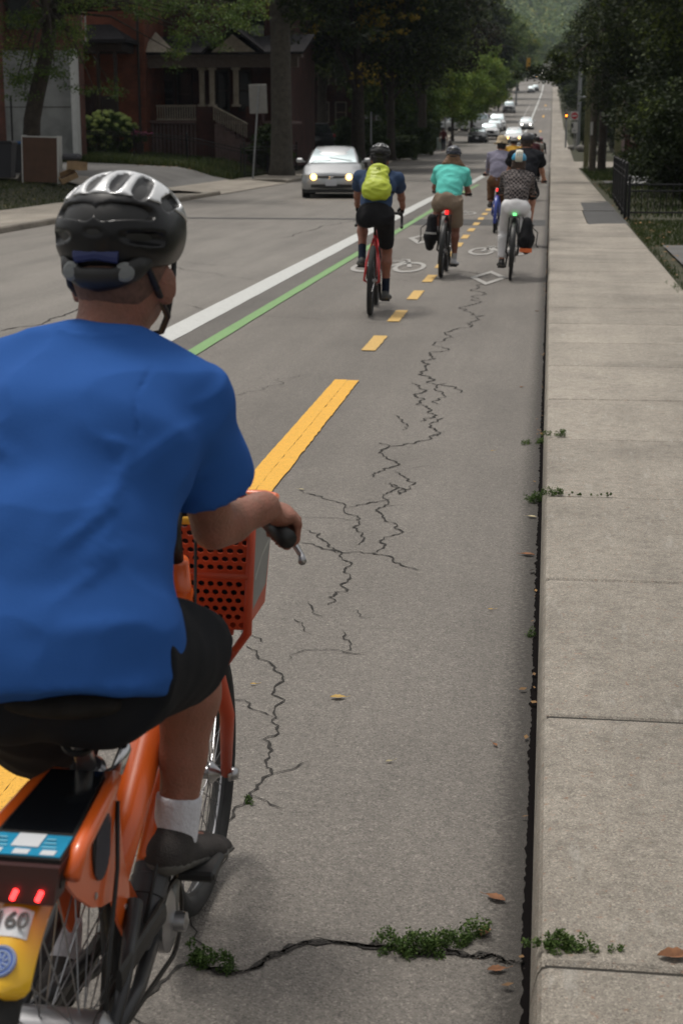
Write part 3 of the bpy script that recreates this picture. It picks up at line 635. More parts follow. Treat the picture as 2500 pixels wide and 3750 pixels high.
def tree_parts(seed, H, trunk_r, lobes, leaf, n, twigs=7, twig_sp=.9, bend=.0, th=None, limb_from=.3):
    """lobes: (x,y,z,rx,ry,rz)"""
    rr = random.Random(seed); tb = MB(); th = th or H*.75
    P = [V(bend*math.sin(t*2.2)*th*.12, bend*math.sin(t*3)*th*.05, t*th) for t in frange(0, 1, .08)]
    tb.tube(P, [trunk_r*(1.35 if i == 0 else 1-.75*i/(len(P)-1)) for i in range(len(P))], 14)
    cs_ = []
    for (x, y, z, rx, ry, rz) in lobes:
        k = min(len(P)-2, max(1, int((limb_from+.5*rr.random())*len(P)))); a = P[k]; c = V(x, y, z)
        while a.z > c.z-.2 and k > 1: k -= 1; a = P[k]
        m1 = a.lerp(c, .5)+V(rr.uniform(-.3,.3), rr.uniform(-.3,.3), -.1*(c-a).length*.5)
        L_ = [a, a.lerp(m1, .5)+V(0,0,.1), m1, m1.lerp(c, .6), c]; r0 = trunk_r*.34
        tb.tube(L_, [r0, r0*.85, r0*.65, r0*.4, r0*.2], 8)
        nt = max(6, int(twigs*(rx*ry*rz)**(1/3.)*2.2))
        for _ in range(nt):
            g = V(rr.gauss(0,1), rr.gauss(0,1), rr.gauss(0,1)); g.normalize(); g *= rr.random()**.35
            e = c+V(g.x*rx, g.y*ry, g.z*rz); cs_.append(e)
            s0 = L_[rr.choice((2,3,4))]; tb.tube([s0, s0.lerp(e, .5)+V(0,0,.15), e], [r0*.16, r0*.1, r0*.04], 4, cap=False)
    v, f = leafcloud([tuple(c) for c in cs_], n, twig_sp, leaf, seed)
    return tb, (v, f)
def lobes_round(seed, R_, z0, z1, k=10):
    rr = random.Random(seed); o = []
    for i in range(k):
        a = 2.4*i+rr.random(); t = (i+.5)/k; z = z0+(z1-z0)*t; q = R_*math.sin(PI*(.18+.74*t))*rr.uniform(.45,.8)
        s = R_*rr.uniform(.34,.5); o.append((q*math.cos(a), q*math.sin(a), z, s, s, s*.8))
    return o
def put_tree(parts, name, loc, lm, label, cat='tree', group=None, rz=0, sc=1, bark=M_bark):
    tb, (v, f) = parts; r = empty(name, loc, rz, label=label, cat=cat, group=group); r.scale = (sc,)*3
    tb.build('trunk', bark, r, smooth=True); npobj('crown', v, f, LM[lm], r, smooth=False); return r
def clone(t, loc, rz, sc, label, lm=None):
    c = copytree(t); c.location = loc; c.rotation_euler = (0,0,rz); c.scale = (sc,)*3; c['label'] = label
    if lm:
        for ch in c.children:
            if ch.name.startswith('crown'): ch.data = LMC.setdefault((ch.data.name, lm), ch.data.copy()); ch.data.materials[0] = LM[lm]
    return c
LMC = {}
TG = 'trees lining the street'
bigA = tree_parts(11, 15, .42, lobes_round(1, 6.8, 6.3, 14.5, 15), .13, 46000, 8, 1.25, th=12, limb_from=.25)
bigB = tree_parts(12, 14, .36, lobes_round(2, 5.6, 6.4, 13, 14), .13, 40000, 8, 1.15, th=11, limb_from=.22)
midA = tree_parts(13, 8, .16, lobes_round(3, 3.3, 2.2, 7.5, 11), .12, 20000, 9, .75, th=6.4)
midB = tree_parts(14, 11, .22, lobes_round(4, 4.4, 2.8, 10.4, 12), .17, 22000, 8, .95, th=9)
def xy(px, Y, z=None): p = at(px, 500, Y); return V(p.x, Y, G(p.x, Y) if z is None else z)
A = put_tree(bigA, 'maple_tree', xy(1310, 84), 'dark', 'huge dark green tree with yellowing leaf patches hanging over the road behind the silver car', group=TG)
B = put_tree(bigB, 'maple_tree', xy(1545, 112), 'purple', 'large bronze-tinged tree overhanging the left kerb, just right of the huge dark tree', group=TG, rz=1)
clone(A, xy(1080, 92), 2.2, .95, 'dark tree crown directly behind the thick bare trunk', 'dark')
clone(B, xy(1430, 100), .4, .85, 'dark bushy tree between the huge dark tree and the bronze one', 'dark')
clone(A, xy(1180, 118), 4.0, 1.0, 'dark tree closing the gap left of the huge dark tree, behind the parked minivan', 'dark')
clone(A, V(-22.5, 49, .6), 1, 1.3, 'tall dark tree added for shade, its crown hanging in at the upper left picture corner', 'dark')  # added past the left edge so its crown shades the house fronts
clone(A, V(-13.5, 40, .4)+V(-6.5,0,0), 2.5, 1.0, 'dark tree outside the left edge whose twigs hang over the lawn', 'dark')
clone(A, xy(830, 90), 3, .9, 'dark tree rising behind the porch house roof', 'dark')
Cc = put_tree(midA, 'street_tree', xy(1655, 146), 'light', 'bright green low street tree nearest the row of parked cars', group=TG)
clone(Cc, xy(1570, 136), 2, .95, 'bright green street tree behind the clipped hedges')
clone(Cc, xy(1725, 166), 1, 1.15, 'bright green street tree above the third parked car')
clone(Cc, xy(1500, 130), 3, 1.0, 'mid green street tree above the left end of the clipped hedges', 'mid')
clone(Cc, xy(1440, 125), 5, 1.0, 'mid green tree beneath the huge dark tree, left of the hedges', 'mid')
D_ = put_tree(midB, 'street_tree', xy(1775, 235), 'mid', 'tall green tree beside the far red traffic light', group=TG)
clone(D_, xy(1740, 215), 2, 1.25, 'tall dark green tree left of the far red traffic light', 'dark')
clone(D_, xy(1800, 300), 4, 1.5, 'very tall olive green tree above the far pickup truck', 'mid')
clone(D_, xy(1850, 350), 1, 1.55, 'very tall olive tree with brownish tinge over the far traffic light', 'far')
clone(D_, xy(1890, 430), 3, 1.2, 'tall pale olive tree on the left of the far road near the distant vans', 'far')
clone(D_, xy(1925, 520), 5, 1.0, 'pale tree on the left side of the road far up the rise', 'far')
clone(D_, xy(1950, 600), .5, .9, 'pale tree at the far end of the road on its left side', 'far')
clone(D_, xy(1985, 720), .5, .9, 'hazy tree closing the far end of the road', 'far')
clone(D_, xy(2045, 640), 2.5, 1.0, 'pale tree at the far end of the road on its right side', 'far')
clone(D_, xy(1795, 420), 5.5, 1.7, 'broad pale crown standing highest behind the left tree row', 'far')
clone(D_, xy(2080, 420), 1.5, 1.15, 'olive tree on the right of the road far up the rise', 'mid')
clone(D_, xy(2105, 330), 3.5, 1.15, 'olive tree behind the low branch that hangs over the right side of the road', 'mid')
clone(D_, xy(2130, 250), 4.5, 1.15, 'dark green tree beyond the no entry sign', 'dark')
clone(A, xy(2250, 165), 1.5, .9, 'large dark tree beyond the cross street on the right', 'dark')
clone(A, xy(1440, 175), 2.5, 1.1, 'large dark tree rising behind the clipped hedges', 'dark')
clone(B, xy(1360, 150), 2.0, 1.2, 'large dark tree far behind the parked minivan', 'dark')
for i, (px, Y, s_, l) in enumerate([(1690,215,1.3,'dark tree behind the blue bin'),(1650,260,1.9,'tall dark tree far behind the light green street trees'),(1000,125,1.3,'dark tree behind the rear chimney side of the porch house'),(1560,200,1.7,'dark tree behind the white vans parked off the street')]):
    clone(D_, xy(px, Y), i*1.3, s_, l, 'dark')
# branches of turning leaves within the dark crowns
for nm, px, py, Y, rr_, nn in (('yellowing branch high in the huge dark tree',1430,60,80,1.0,520),('second yellowing branch in the huge dark tree, nearer the thick trunk',1110,95,80,.6,160),('small yellow branch low in the huge dark tree',1355,275,79,.45,130),('yellow green branch at the upper middle of the huge dark tree',1370,20,81,1.2,420)):
    c = at(px, py, Y); r0 = empty('leafy_branch', c, label=nm, cat='branch', group='turning branches'); MB().tube([V(.4,1.2,-.3), V(0,.3,0), V(-.3,-.2,.1)], [.03,.02,.006], 5).build('twig', M_bark, r0)
    v, f = leafcloud([(random.gauss(0,rr_), random.gauss(0,.4), random.gauss(0,rr_*.6)) for _ in range(22)], nn, .3, .09, 7); npobj('leaves', v, f, LM['yel'], r0, smooth=False)
# right hand side: dark dense trees close to the sidewalk
rA = tree_parts(21, 12, .3, lobes_round(9, 5.2, 3.4, 12, 15), .085, 62000, 9, 1.0, th=9, limb_from=.3)
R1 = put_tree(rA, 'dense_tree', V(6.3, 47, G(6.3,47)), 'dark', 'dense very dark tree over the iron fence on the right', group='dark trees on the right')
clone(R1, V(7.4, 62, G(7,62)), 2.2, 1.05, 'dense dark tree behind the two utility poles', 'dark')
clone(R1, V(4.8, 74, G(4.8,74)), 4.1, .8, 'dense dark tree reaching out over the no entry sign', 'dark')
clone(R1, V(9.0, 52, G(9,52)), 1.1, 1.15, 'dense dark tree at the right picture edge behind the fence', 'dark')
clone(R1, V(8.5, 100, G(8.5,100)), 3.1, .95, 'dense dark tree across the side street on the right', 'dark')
# drooping branch over the road on the right
bb = MB(); pts = [V(3.6,60,7.2), V(2.0,59,5.7), V(.7,58,4.5), V(-.25,57,3.9)]
bb.tube(pts, [.07,.05,.03,.01], 6); tw = []
rr = random.Random(4)
for i in range(90):
    t = rr.random()**.8; k = min(2, int(t*3)); c = pts[k].lerp(pts[k+1], t*3-k); e = c+V(rr.gauss(0,.42), rr.gauss(0,.5), rr.uniform(-.9,.35)*(1.25-t)); bb.tube([c, e], [.012,.004], 4, cap=False); tw.append(tuple(e))
ro = empty('overhanging_branch', pts[0]*0, label='dark leafy branch hanging over the road edge at the upper right', cat='branch')
bb.build('branch', M_bark, ro); v, f = leafcloud(tw, 5200, .3, .06, 5, droop=.3); npobj('foliage', v, f, LM['dark'], ro, smooth=False)
# second fringe on the right: outer twigs with a few yellow leaves
v, f = leafcloud([(2.2+rr.gauss(0,.6), 58+rr.gauss(0,2), 6.6+rr.gauss(0,.6)) for _ in range(40)], 2600, .4, .06, 6)
npobj('foliage', v, f, LM['dark'], ro, smooth=False)
# shrubs behind the right fence
def shrub(name, c, r, n, size, lm, label, cat='shrub', group=None, seed=1, stems=8, flatz=1):
    rr = random.Random(seed); o = empty(name, c, label=label, cat=cat, group=group); tb = MB(); cs_ = []
    for i in range(stems):
        e = V(rr.uniform(-.6,.6)*r[0], rr.uniform(-.6,.6)*r[1], r[2]*rr.uniform(.5,1.3)); tb.tube([V(e.x*.2, e.y*.2, 0), V(e.x*.6, e.y*.6, e.z*.6), e], [.03,.02,.008], 5)
    tb.build('stem', M_bark, o)
    for i in range(int(70)):
        g = V(rr.gauss(0,1), rr.gauss(0,1), rr.gauss(0,1)); g.normalize(); g *= rr.uniform(.5,1); cs_.append((g.x*r[0], g.y*r[1], r[2]+g.z*r[2]*.92))
    v, f = leafcloud(cs_, n, min(r)*.32, size, seed); v[:, 2] = np.maximum(v[:, 2], .02); npobj('foliage', v, f, LM[lm], o, smooth=False); return o
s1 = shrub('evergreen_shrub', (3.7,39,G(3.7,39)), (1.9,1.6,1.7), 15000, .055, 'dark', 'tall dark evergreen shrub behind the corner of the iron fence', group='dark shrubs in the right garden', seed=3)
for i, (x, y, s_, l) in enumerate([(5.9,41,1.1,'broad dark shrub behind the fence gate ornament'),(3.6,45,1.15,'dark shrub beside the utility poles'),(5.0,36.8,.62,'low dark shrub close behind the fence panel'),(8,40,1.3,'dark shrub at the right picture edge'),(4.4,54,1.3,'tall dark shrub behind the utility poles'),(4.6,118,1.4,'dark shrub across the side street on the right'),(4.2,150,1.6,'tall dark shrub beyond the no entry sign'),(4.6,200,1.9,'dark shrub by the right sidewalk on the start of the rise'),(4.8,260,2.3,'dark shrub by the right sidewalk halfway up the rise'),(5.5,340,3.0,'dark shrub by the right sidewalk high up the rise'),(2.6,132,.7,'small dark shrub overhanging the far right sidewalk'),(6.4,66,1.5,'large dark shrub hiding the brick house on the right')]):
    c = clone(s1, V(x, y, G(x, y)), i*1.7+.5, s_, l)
# front left street tree with curved trunk, feathery leaves
tb = MB(); P = [at(205,540,43.5), at(212,420,43.5), at(250,300,43.6), at(300,180,43.8), at(305,60,44), at(285,-80,44.3), at(270,-260,44.5)]; base = V(P[0].x, P[0].y, G(P[0].x, P[0].y))
P = [base-base]+[p-base for p in P]
# trunk follows the photo's S-bend
P = [V(0,0,-.05), V(.03,0,.35)]+[at(px, py, 43.5)-base for px, py in ((118,440),(135,350),(163,230),(180,130),(178,40),(160,-90),(150,-240))]
ft = empty('honey_locust_tree', base, label='leaning tree with a dark curved trunk and feathery leaves at the upper left', cat='tree')
P[0] = V(P[2].x-.25, 0, -.1); P[1] = V(P[2].x-.1, 0, .3)
tb.tube(P, [.30,.26,.24,.23,.215,.20,.18,.16,.12], 14); cs_ = []; rr = random.Random(9)
for (px, py, sx_, sz_, k) in [(60,60,110,60,26),(230,100,80,60,20),(270,190,60,60,12),(60,180,90,50,14),(110,240,80,40,12),(200,250,60,30,9),(60,300,70,30,7),(90,330,60,25,6),(340,310,80,30,5),(420,330,40,25,3),(260,0,150,40,22),(500,10,60,35,8),(620,10,80,30,12),(540,50,40,25,6),(680,30,70,40,14),(800,25,50,40,9),(650,110,40,60,9),(640,190,25,30,5),(740,80,60,50,12),(850,50,60,50,12),(930,20,60,30,9),(790,140,40,40,6),(420,10,70,25,8),(890,90,40,30,6)]:
    c = at(px, py, 43+rr.uniform(-1,1))-base
    tb.tube([P[6], P[6].lerp(c, .5)+V(0,0,.4), c], [.05,.03,.01], 5)
    for i in range(k):
        q = at(px+rr.gauss(0,.6)*sx_, py+rr.gauss(0,.6)*sz_, 43+rr.uniform(-1.4,1.4))-base; cs_.append(tuple(q))
        if i % 3 == 0: tb.tube([c, q], [.01,.004], 4, cap=False)
tb.build('trunk', M_bark, ft, smooth=True)
v, f = leafcloud(cs_, 11000, .34, .042, 9, flat=.45, droop=.2); npobj('crown', v, f, LM['mid'], ft, smooth=False)
# thick trunk beside the sign
kt = empty('old_tree', xy(1030, 66), label='thick straight bare trunk rising behind the fence just right of the blank sign', cat='tree'); tb = MB()
tb.tube([V(0,0,-.2),V(0,0,.4),V(.02,0,2),V(.0,0,5),V(-.05,0,9),V(.1,0,13)], [.66,.5,.44,.42,.40,.34], 18)
for e in ((-2.5,1,9.5),(2.2,.5,10),(1,2,11),(-1,-1.5,11)): tb.tube([V(0,0,7.2), V(e[0]*.5, e[1]*.5, 8.2), V(*e)], [.2,.14,.06], 8)
tb.build('trunk', M_bark2, kt, smooth=True)
v, f = leafcloud([(rr.gauss(0,2.6), rr.gauss(0,2), 9.2+rr.gauss(0,1.3)) for _ in range(110)], 16000, .9, .11, 3); npobj('crown', v, f, LM['dark'], kt, smooth=False)
# ivy and low dark shrubs by the thick trunk, hedges further on
s2 = shrub('garden_shrub', xy(985, 68.5)+V(0,0,0), (1.1,.8,1.1), 7000, .07, 'hedge', 'dark shrub against the porch stair beside the thick trunk', group='garden shrubs', seed=5)
for i, (px, Y, s_, l) in enumerate([(1262,99,1.2,'dark shrub right of the parked minivan'),(1290,88,1.1,'dark shrub behind the cyclist with the lime backpack'),(1345,96,1.2,'dark shrub left of the clipped hedges'),(1400,102,1.0,'low shrub at the left end of the clipped hedges'),(930,71,.8,'small dark shrub below the porch columns')]):
    clone(s2, xy(px, Y), i*1.3, s_, l)
def hedge(px0, px1, Y, h, label, dep=1.6):
    a = xy(px0, Y); b = xy(px1, Y); mb = MB(); c = (a+b)/2; w = (b-a).length
    o = empty('clipped_hedge', c, label=label, cat='hedge', group='clipped hedges along the left sidewalk')
    mb.box((0,0,h*.46), (w*.9, dep*.88, h*.88), bev=.15).build('core', LM['hedge'], o)
    r = np.random.default_rng(int(px0)); n = int(5200*w*h/3); p = r.random((n,3))*[w, dep, h]-[w/2, dep/2, 0]; fc = r.integers(0, 4, n)
    p[fc == 0, 1] = -dep/2; p[fc == 1, 2] = h; p[fc == 2, 0] = w/2; p[fc == 3, 0] = -w/2; p += r.normal(size=p.shape)*.05
    v, f = leafcloud(p, n, .06, .075, 2); npobj('foliage', v, f, LM['hedge'], o, smooth=False)
hedge(1400,1520,104,1.35,'clipped hedge nearest the road crossing, lowest of the row')
hedge(1470,1578,112,1.7,'second clipped hedge, flat topped and slightly taller')
hedge(1490,1590,122,2.1,'third clipped hedge in the row')
hedge(1510,1605,134,2.5,'rearmost and tallest rounded hedge')
# hydrangea
hy = empty('hydrangea_bush', xy(385, 66.5), label='round hydrangea bush covered in pale lime flower heads beside the white wall', cat='bush')
rr = random.Random(2); mb = MB()
for i in range(14): e = V(rr.uniform(-1,1), rr.uniform(-.5,.5), rr.uniform(.8,1.7)); mb.tube([V(e.x*.2,e.y*.2,0), e], [.02,.008], 5)
mb.build('stem', M_bark2, hy)
cs_ = []; bl = []
for i in range(180):
    g = V(rr.gauss(0,1), rr.gauss(0,1), rr.gauss(0,1)); g.normalize(); p = V(g.x*1.45, g.y*.8, .98+g.z*.92)
    if g.y < .5 or g.z > .2: bl.append(p*1.0) if g.z > -.65 else None
    cs_.append(tuple(p*.9))
v, f = leafcloud(cs_, 7000, .25, .07, 3); npobj('foliage', v, f, LM['hyd'], hy, smooth=False)
v, f = leafcloud([tuple(p) for p in bl], 15000, .115, .028, 4, flat=.8); npobj('blossom', v, f, LM['bloom'], hy, smooth=False)
pk = empty('flower_basket', xy(510, 66), label='small pink flowers beside the brick corner right of the hydrangea', cat='flowers')
v, f = leafcloud([(rr.gauss(0,.22), rr.gauss(0,.1), 1.05+rr.gauss(0,.08)) for _ in range(14)], 500, .08, .03, 4); npobj('blossom', v, f, mat('pink_petal', (.30,.04,.12), .7), pk, smooth=False)
v, f = leafcloud([(rr.gauss(0,.22), rr.gauss(0,.1), .8+rr.gauss(0,.1)) for _ in range(14)], 900, .15, .04, 5); npobj('foliage', v, f, LM['hedge'], pk, smooth=False)
MB().lathe((0,0,0),(0,0,1),[(.12,0),(.2,.55),(.22,.62)],12).build('pot', mat('dark_pot',(.03,.02,.02),.8), pk)
# forest on the escarpment: one wood that reads as a mass
rw = np.random.default_rng(3); cl = []
for i in range(1500):
    y = rw.uniform(900, 1750); x = -rw.uniform(-.09, .2)*y*.55-10+rw.normal()*20; x = (.0-.0)*y + rw.uniform(-.13,.1)*y
    cl.append((x, y, gz(x, y)+6))
vs, fs = [], []
cl = np.array(cl); M_ = 46; r = rw.random(len(cl))*3+5
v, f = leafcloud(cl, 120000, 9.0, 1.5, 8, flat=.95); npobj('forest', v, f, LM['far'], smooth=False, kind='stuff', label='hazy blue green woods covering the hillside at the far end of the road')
# ================================================================== BUILDINGS
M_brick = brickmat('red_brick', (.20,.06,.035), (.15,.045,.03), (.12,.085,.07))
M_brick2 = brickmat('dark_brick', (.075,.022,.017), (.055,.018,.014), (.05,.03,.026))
M_roof = mat('slate_roof', (.026,.025,.027), .95, spec=.1, var=.35, vs=5, bump=.5, bs=30)
M_cream = mat('weathered_cream_paint', (.30,.265,.21), .8, var=.25, vs=4)
M_trim = mat('dark_brown_trim', (.03,.022,.018), .7, var=.3, vs=5)
M_glass = mat('window_glass', (.02,.023,.025), .08, spec=.6)
M_wallw = mat('weathered_white_render', (.24,.25,.245), .85, var=.3, vs=.9, bump=.3, bs=12, col2=(.33,.34,.335))
M_strip = mat('white_corner_board', (.62,.63,.62), .7, var=.1)
M_iron = mat('black_iron', (.012,.012,.013), .45, metal=.3, var=.3)
M_pinkw = mat('faded_pink_wood', (.13,.085,.078), .8, var=.25, vs=6)
def win(parent, x0, x1, z0, z1, y, m=M_trim, lab=None):
    f = MB(); t = .09
    for a, b in (((x0-t,y-.05,z0-t),(x0,y+.04,z1+t)), ((x1,y-.05,z0-t),(x1+t,y+.04,z1+t)), ((x0,y-.05,z1),(x1,y+.04,z1+t)), ((x0,y-.05,z0-t),(x1,y+.04,z0))): f.span(a, b)
    f.span((x0, y-.03, (z0+z1)/2-.03), (x1, y+.03, (z0+z1)/2+.03)); w = f.build('window', m, parent)
    MB().span((x0, y-.0, z0), (x1, y+.02, z1)).build('pane', M_glass, w); return w
def gable(mb, x0, x1, y0, y1, z, h, ov=.35, t=.14):  # ridge along y
    xm = (x0+x1)/2
    for s_ in (-1,1):
        e = x0-ov if s_ < 0 else x1+ov; n_ = V(s_*h, 0, abs(e-xm)).normalized()*t; slope = h/((x1-x0)/2); ze = z-ov*slope
        mb.add([V(e,y0,ze), V(xm,y0,z+h), V(xm,y1,z+h), V(e,y1,ze), V(e,y0,ze)+n_, V(xm,y0,z+h+t), V(xm,y1,z+h+t), V(e,y1,ze)+n_], [(0,1,2,3),(4,7,6,5),(0,4,5,1),(3,2,6,7),(0,3,7,4),(1,5,6,2)])
gl = .86; YB = 70
# porch house --------------------------------------------------
X = lambda px, Y=YB: at(px, 400, Y).x
Zp = lambda py, Y=YB: at(900, py, Y).z
hs = empty('brick_house', (0,0,0), label='dark red brick house with a gabled front porch and pale square columns', cat='house')
xl, xr = X(510, 73), X(1010, 73)
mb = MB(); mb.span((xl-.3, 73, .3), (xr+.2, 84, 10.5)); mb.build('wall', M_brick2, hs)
mb = MB(); gable(mb, xl-.3, xr+.2, 72.6, 84.4, 10.5, 3.2); mb.build('roof', M_roof, hs)
mb = MB(); pxl, pxr = X(520), X(962)
fz = Zp(442); mb.span((pxl, YB, fz-.12), (pxr+1.3, 73.0, fz)); mb.build('porch_floor', M_pinkw, hs)
mb = MB()
for i in range(38): x = pxl+.05+i*(pxr-pxl+1.2)/38; mb.span((x, YB+.1, .35), (x+.11, YB+.14, fz-.125))
mb.build('porch_skirt', M_pinkw, hs)
mb = MB(); mb.span((pxl-.55, YB-.02, Zp(395)-1.9), (pxl-.0, YB+.5, Zp(225))); mb.build('brick_wall_end', M_brick2, hs)
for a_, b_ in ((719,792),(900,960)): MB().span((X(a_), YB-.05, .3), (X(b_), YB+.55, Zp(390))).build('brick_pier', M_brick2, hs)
ct, cbm = Zp(246), Zp(390)
for px in (738, 775, 862):
    m2 = MB(); x = X(px); w = .17; m2.box((x, YB+.22, (ct+cbm)/2), (w*1.6*.8, w*1.6*.8, ct-cbm), bev=.02); m2.box((x, YB+.22, cbm+.05), (.36,.36,.1)); m2.box((x, YB+.22, ct-.05), (.36,.36,.1)); m2.build('column', M_cream, hs)
mb = MB(); mb.span((pxl-.3, YB-.05, ct), (pxr+1.6, YB+.4, ct+.42)); mb.span((pxl-.5, YB-.18, ct+.42), (pxr+1.8, YB+.45, ct+.54)); mb.build('porch_beam', mat('porch_beam_paint', (.12,.095,.08), .8, var=.2), hs)
mb = MB(); rt = ct+.54
mb.add([V(pxl-.7,YB-.3,rt), V(pxr+1.9,YB-.3,rt), V(pxr+1.9,73.2,rt+.95), V(pxl-.1,73.2,rt+.95), V(pxl-.7,YB-.3,rt+.1), V(pxr+1.9,YB-.3,rt+.1), V(pxr+1.9,73.2,rt+1.05), V(pxl-.1,73.2,rt+1.05)], [(0,3,2,1),(4,5,6,7),(0,1,5,4),(1,2,6,5),(2,3,7,6),(3,0,4,7)])
g0, g1, gm_ = X(790), X(935), X(860)
gh = Zp(105)-rt; gg = MB(); gg.add([V(g0-.5,YB-.42,rt+.02), V(g1+.5,YB-.42,rt+.02), V(gm_,YB-.42,rt+gh), V(g0-.5,73.2,rt+.02), V(g1+.5,73.2,rt+.02), V(gm_,73.2,rt+gh)], [(0,2,5,3),(1,4,5,2)]); 
mb.v_off = 0; mb.add([V(*p) for p in gg.v]+[V(p[0],p[1],p[2]+.12) for p in gg.v], [(0,2,5,3),(1,4,5,2),(6,9,11,8),(7,8,11,10),(0,6,8,2),(2,8,7,1)])
mb.build('porch_roof', M_roof, hs)
mb = MB(); mb.prism([(g0-.1, rt+.1),(g1+.1, rt+.1),(gm_, rt+gh-.25)], -YB+.3-.06, -YB+.3, Matrix(((1,0,0),(0,0,-1),(0,1,0)))); mb.build('gable_panel', M_cream, hs)
mb = MB(); a0 = X(530); mb.add([V(a0,YB-.33,rt+.12), V(a0+1.5,YB-.33,rt+.12), V(a0+.45,YB+.6,rt+1.0), V(a0,YB-.25,rt+.16), V(a0+1.5,YB-.25,rt+.16), V(a0+.45,YB+.65,rt+1.05)], [(0,1,2),(3,5,4),(0,3,4,1),(1,4,5,2),(2,5,3,0)]); mb.build('eave_panel', M_cream, hs)
ra = empty('x')
bpy.data.objects.remove(ra)
mb = MB(); z0, z1 = Zp(440), Zp(384); x0, x1 = X(570), X(716)
mb.span((x0, YB+.1, z1-.07), (x1, YB+.18, z1)); mb.span((x0, YB+.1, z0), (x1, YB+.18, z0+.07))
for i in range(16): x = x0+(i+.5)*(x1-x0)/16; mb.span((x-.025, YB+.12, z0+.07), (x+.025, YB+.16, z1-.07))
mb.build('balustrade', M_cream, hs)
# stairs going down to the right
mb = MB(); sx = X(800)
for i in range(8): mb.span((sx+i*.24, YB-.9, .4), (sx+(i+1)*.24, YB+.02, fz-.16*(i+1)+.02))
mb.build('stair', M_pinkw, hs)
mb = MB(); s0, s1 = V(X(795), YB-.92, Zp(388)), V(X(920), YB-.92, Zp(455)); mb.tube([s0, s1], .045, 6)
for i in range(15): p = s0.lerp(s1, (i+.5)/15); mb.span((p.x-.022, YB-.94, p.z-.62), (p.x+.022, YB-.90, p.z))
mb.build('stair_railing', M_cream, hs)
for a, b, c, d in ((590,635,300,425),(655,700,262,425),(800,835,262,400),(880,915,262,400)): win(hs, X(a,73), X(b,73), Zp(d,73), Zp(c,73), 72.98)
w = win(hs, X(922,73), X(972,73), Zp(165,73), Zp(52,73), 72.98, M_brick2); w['label'] = 'upper window with a pale blind'
MB().span((X(924,73), 72.93, Zp(163,73)), (X(970,73), 72.97, Zp(95,73))).build('blind', mat('grey_blind', (.16,.17,.17), .8), w)
# brick house in the middle, with a hipped bay roof
hb = empty('brick_house', (0,0,0), label='orange red brick house with a small hipped roof over its dark entry', cat='house')
M_brick3 = brickmat('orange_brick', (.24,.065,.028), (.18,.05,.024), (.12,.07,.055))
bx0, bx1 = X(205,74), X(523,70); mb = MB(); mb.span((bx0, 69.5, .3), (bx1+.3, 82, 12.2)); mb.build('wall', M_brick3, hb)
mb = MB(); gable(mb, bx0, bx1+.3, 69, 82.4, 12.2, 2.6); mb.build('roof', M_roof, hb)
z1 = Zp(140,67.5); z2 = Zp(72,67.5); e0, e1 = X(288,67.5), X(475,67.5)
mb = MB(); mb.add([V(e0-1.4,67.2,z1), V(e1,67.2,z1), V(e1,69.5,z1), V(e0-1.4,69.5,z1), V(e0-.9,69.48,z2), V(e1-1.3,69.48,z2), V(e0-1.4,67.2,z1-.14), V(e1,67.2,z1-.14), V(e1,69.5,z1-.14), V(e0-1.4,69.5,z1-.14)], [(0,1,5,4),(1,2,5),(0,4,3),(2,3,4,5),(6,9,8,7),(0,6,7,1),(1,7,8,2),(3,9,6,0)]); mb.build('bay_roof', M_roof, hb)
mb = MB(); mb.span((e0-1.2,67.5,z1-.5), (e1-.25,69.45,z1-.15)); mb.build('bay_beam', M_trim, hb)
for px in (295, 365, 428): MB().span((X(px,67.6)-.07,67.55,.4), (X(px,67.6)+.07,67.7,z1-.5)).build('porch_post', M_trim, hb)
mb = MB(); mb.span((e0-1.2,67.5,.35), (e1-.3,69.4,1.05)); mb.build('bay_floor', M_trim, hb)
win(hb, X(305,69.5), X(352,69.5), 1.5, 3.7, 69.45); 
mb = MB(); mb.span((X(368,69.4),69.38,1.0), (X(432,69.4),69.48,3.5)); dd = mb.build('door', mat('dark_door', (.03,.025,.025), .5), hb); MB().lathe((X(425,69.4),69.36,2.1),(0,-1,0),[(.03,0),(.03,.05)],10).build('door_handle', M_iron, dd)
mb = MB(); mb.tube([V(X(515,69.4),69.3,.4), V(X(515,69.4),69.3,12)], .06, 8); mb.build('drainpipe', M_trim, hb)
# white wall building in front of it
hw = empty('painted_wall_building', (0,0,0), label='pale stained white wall with a bright white corner board, brick above, far left', cat='building')
wy = 61.6; a0, a1 = at(22,400,wy).x, at(283,400,wy).x; zt = at(150,185,wy).z
mb = MB(); mb.span((a0-.02, wy, .3), (a1-.22, wy+.35, zt)); mb.build('painted_wall', M_wallw, hw)
mb = MB(); mb.span((a1-.22, wy-.04, .3), (a1, wy+.4, zt+.05)); mb.build('corner_board', M_strip, hw)
mb = MB(); mb.span((a0, wy-.012, zt-2.2), (a1-.22, wy-.001, zt-2.17)); mb.build('seam', M_trim, hw)
mb = MB(); mb.span((a0-8, wy+.05, .3), (a0-.02, wy+1.3, 11)); mb.span((a0-.02, wy+.36, .3), (a1-.05, wy+1.3, 11)); mb.build('brick_wall', brickmat('brick_brown', (.17,.06,.04), (.13,.05,.035), (.10,.07,.06)), hw)
mb = MB(); mb.span((a0-8.3, wy-.1, 11), (a1+.2, wy+1.6, 11.4)); mb.build('roof', M_roof, hw)
win(hw, a0+.2, a0+1.1, 6.0, 8.2, wy+.33); win(hw, a0+1.6, a0+2.4, 6.0, 8.2, wy+.33)
sg = MB(); sg.span((at(284,0,wy).x, wy+.5, Zp(-60,wy)), (at(298,0,wy).x, wy+.56, Zp(155,wy))); so = sg.build('banner', mat('red_white_banner', (.36,.34,.33), .7, var=.0), label='narrow red and white hanging banner at the white wall corner', cat='banner')
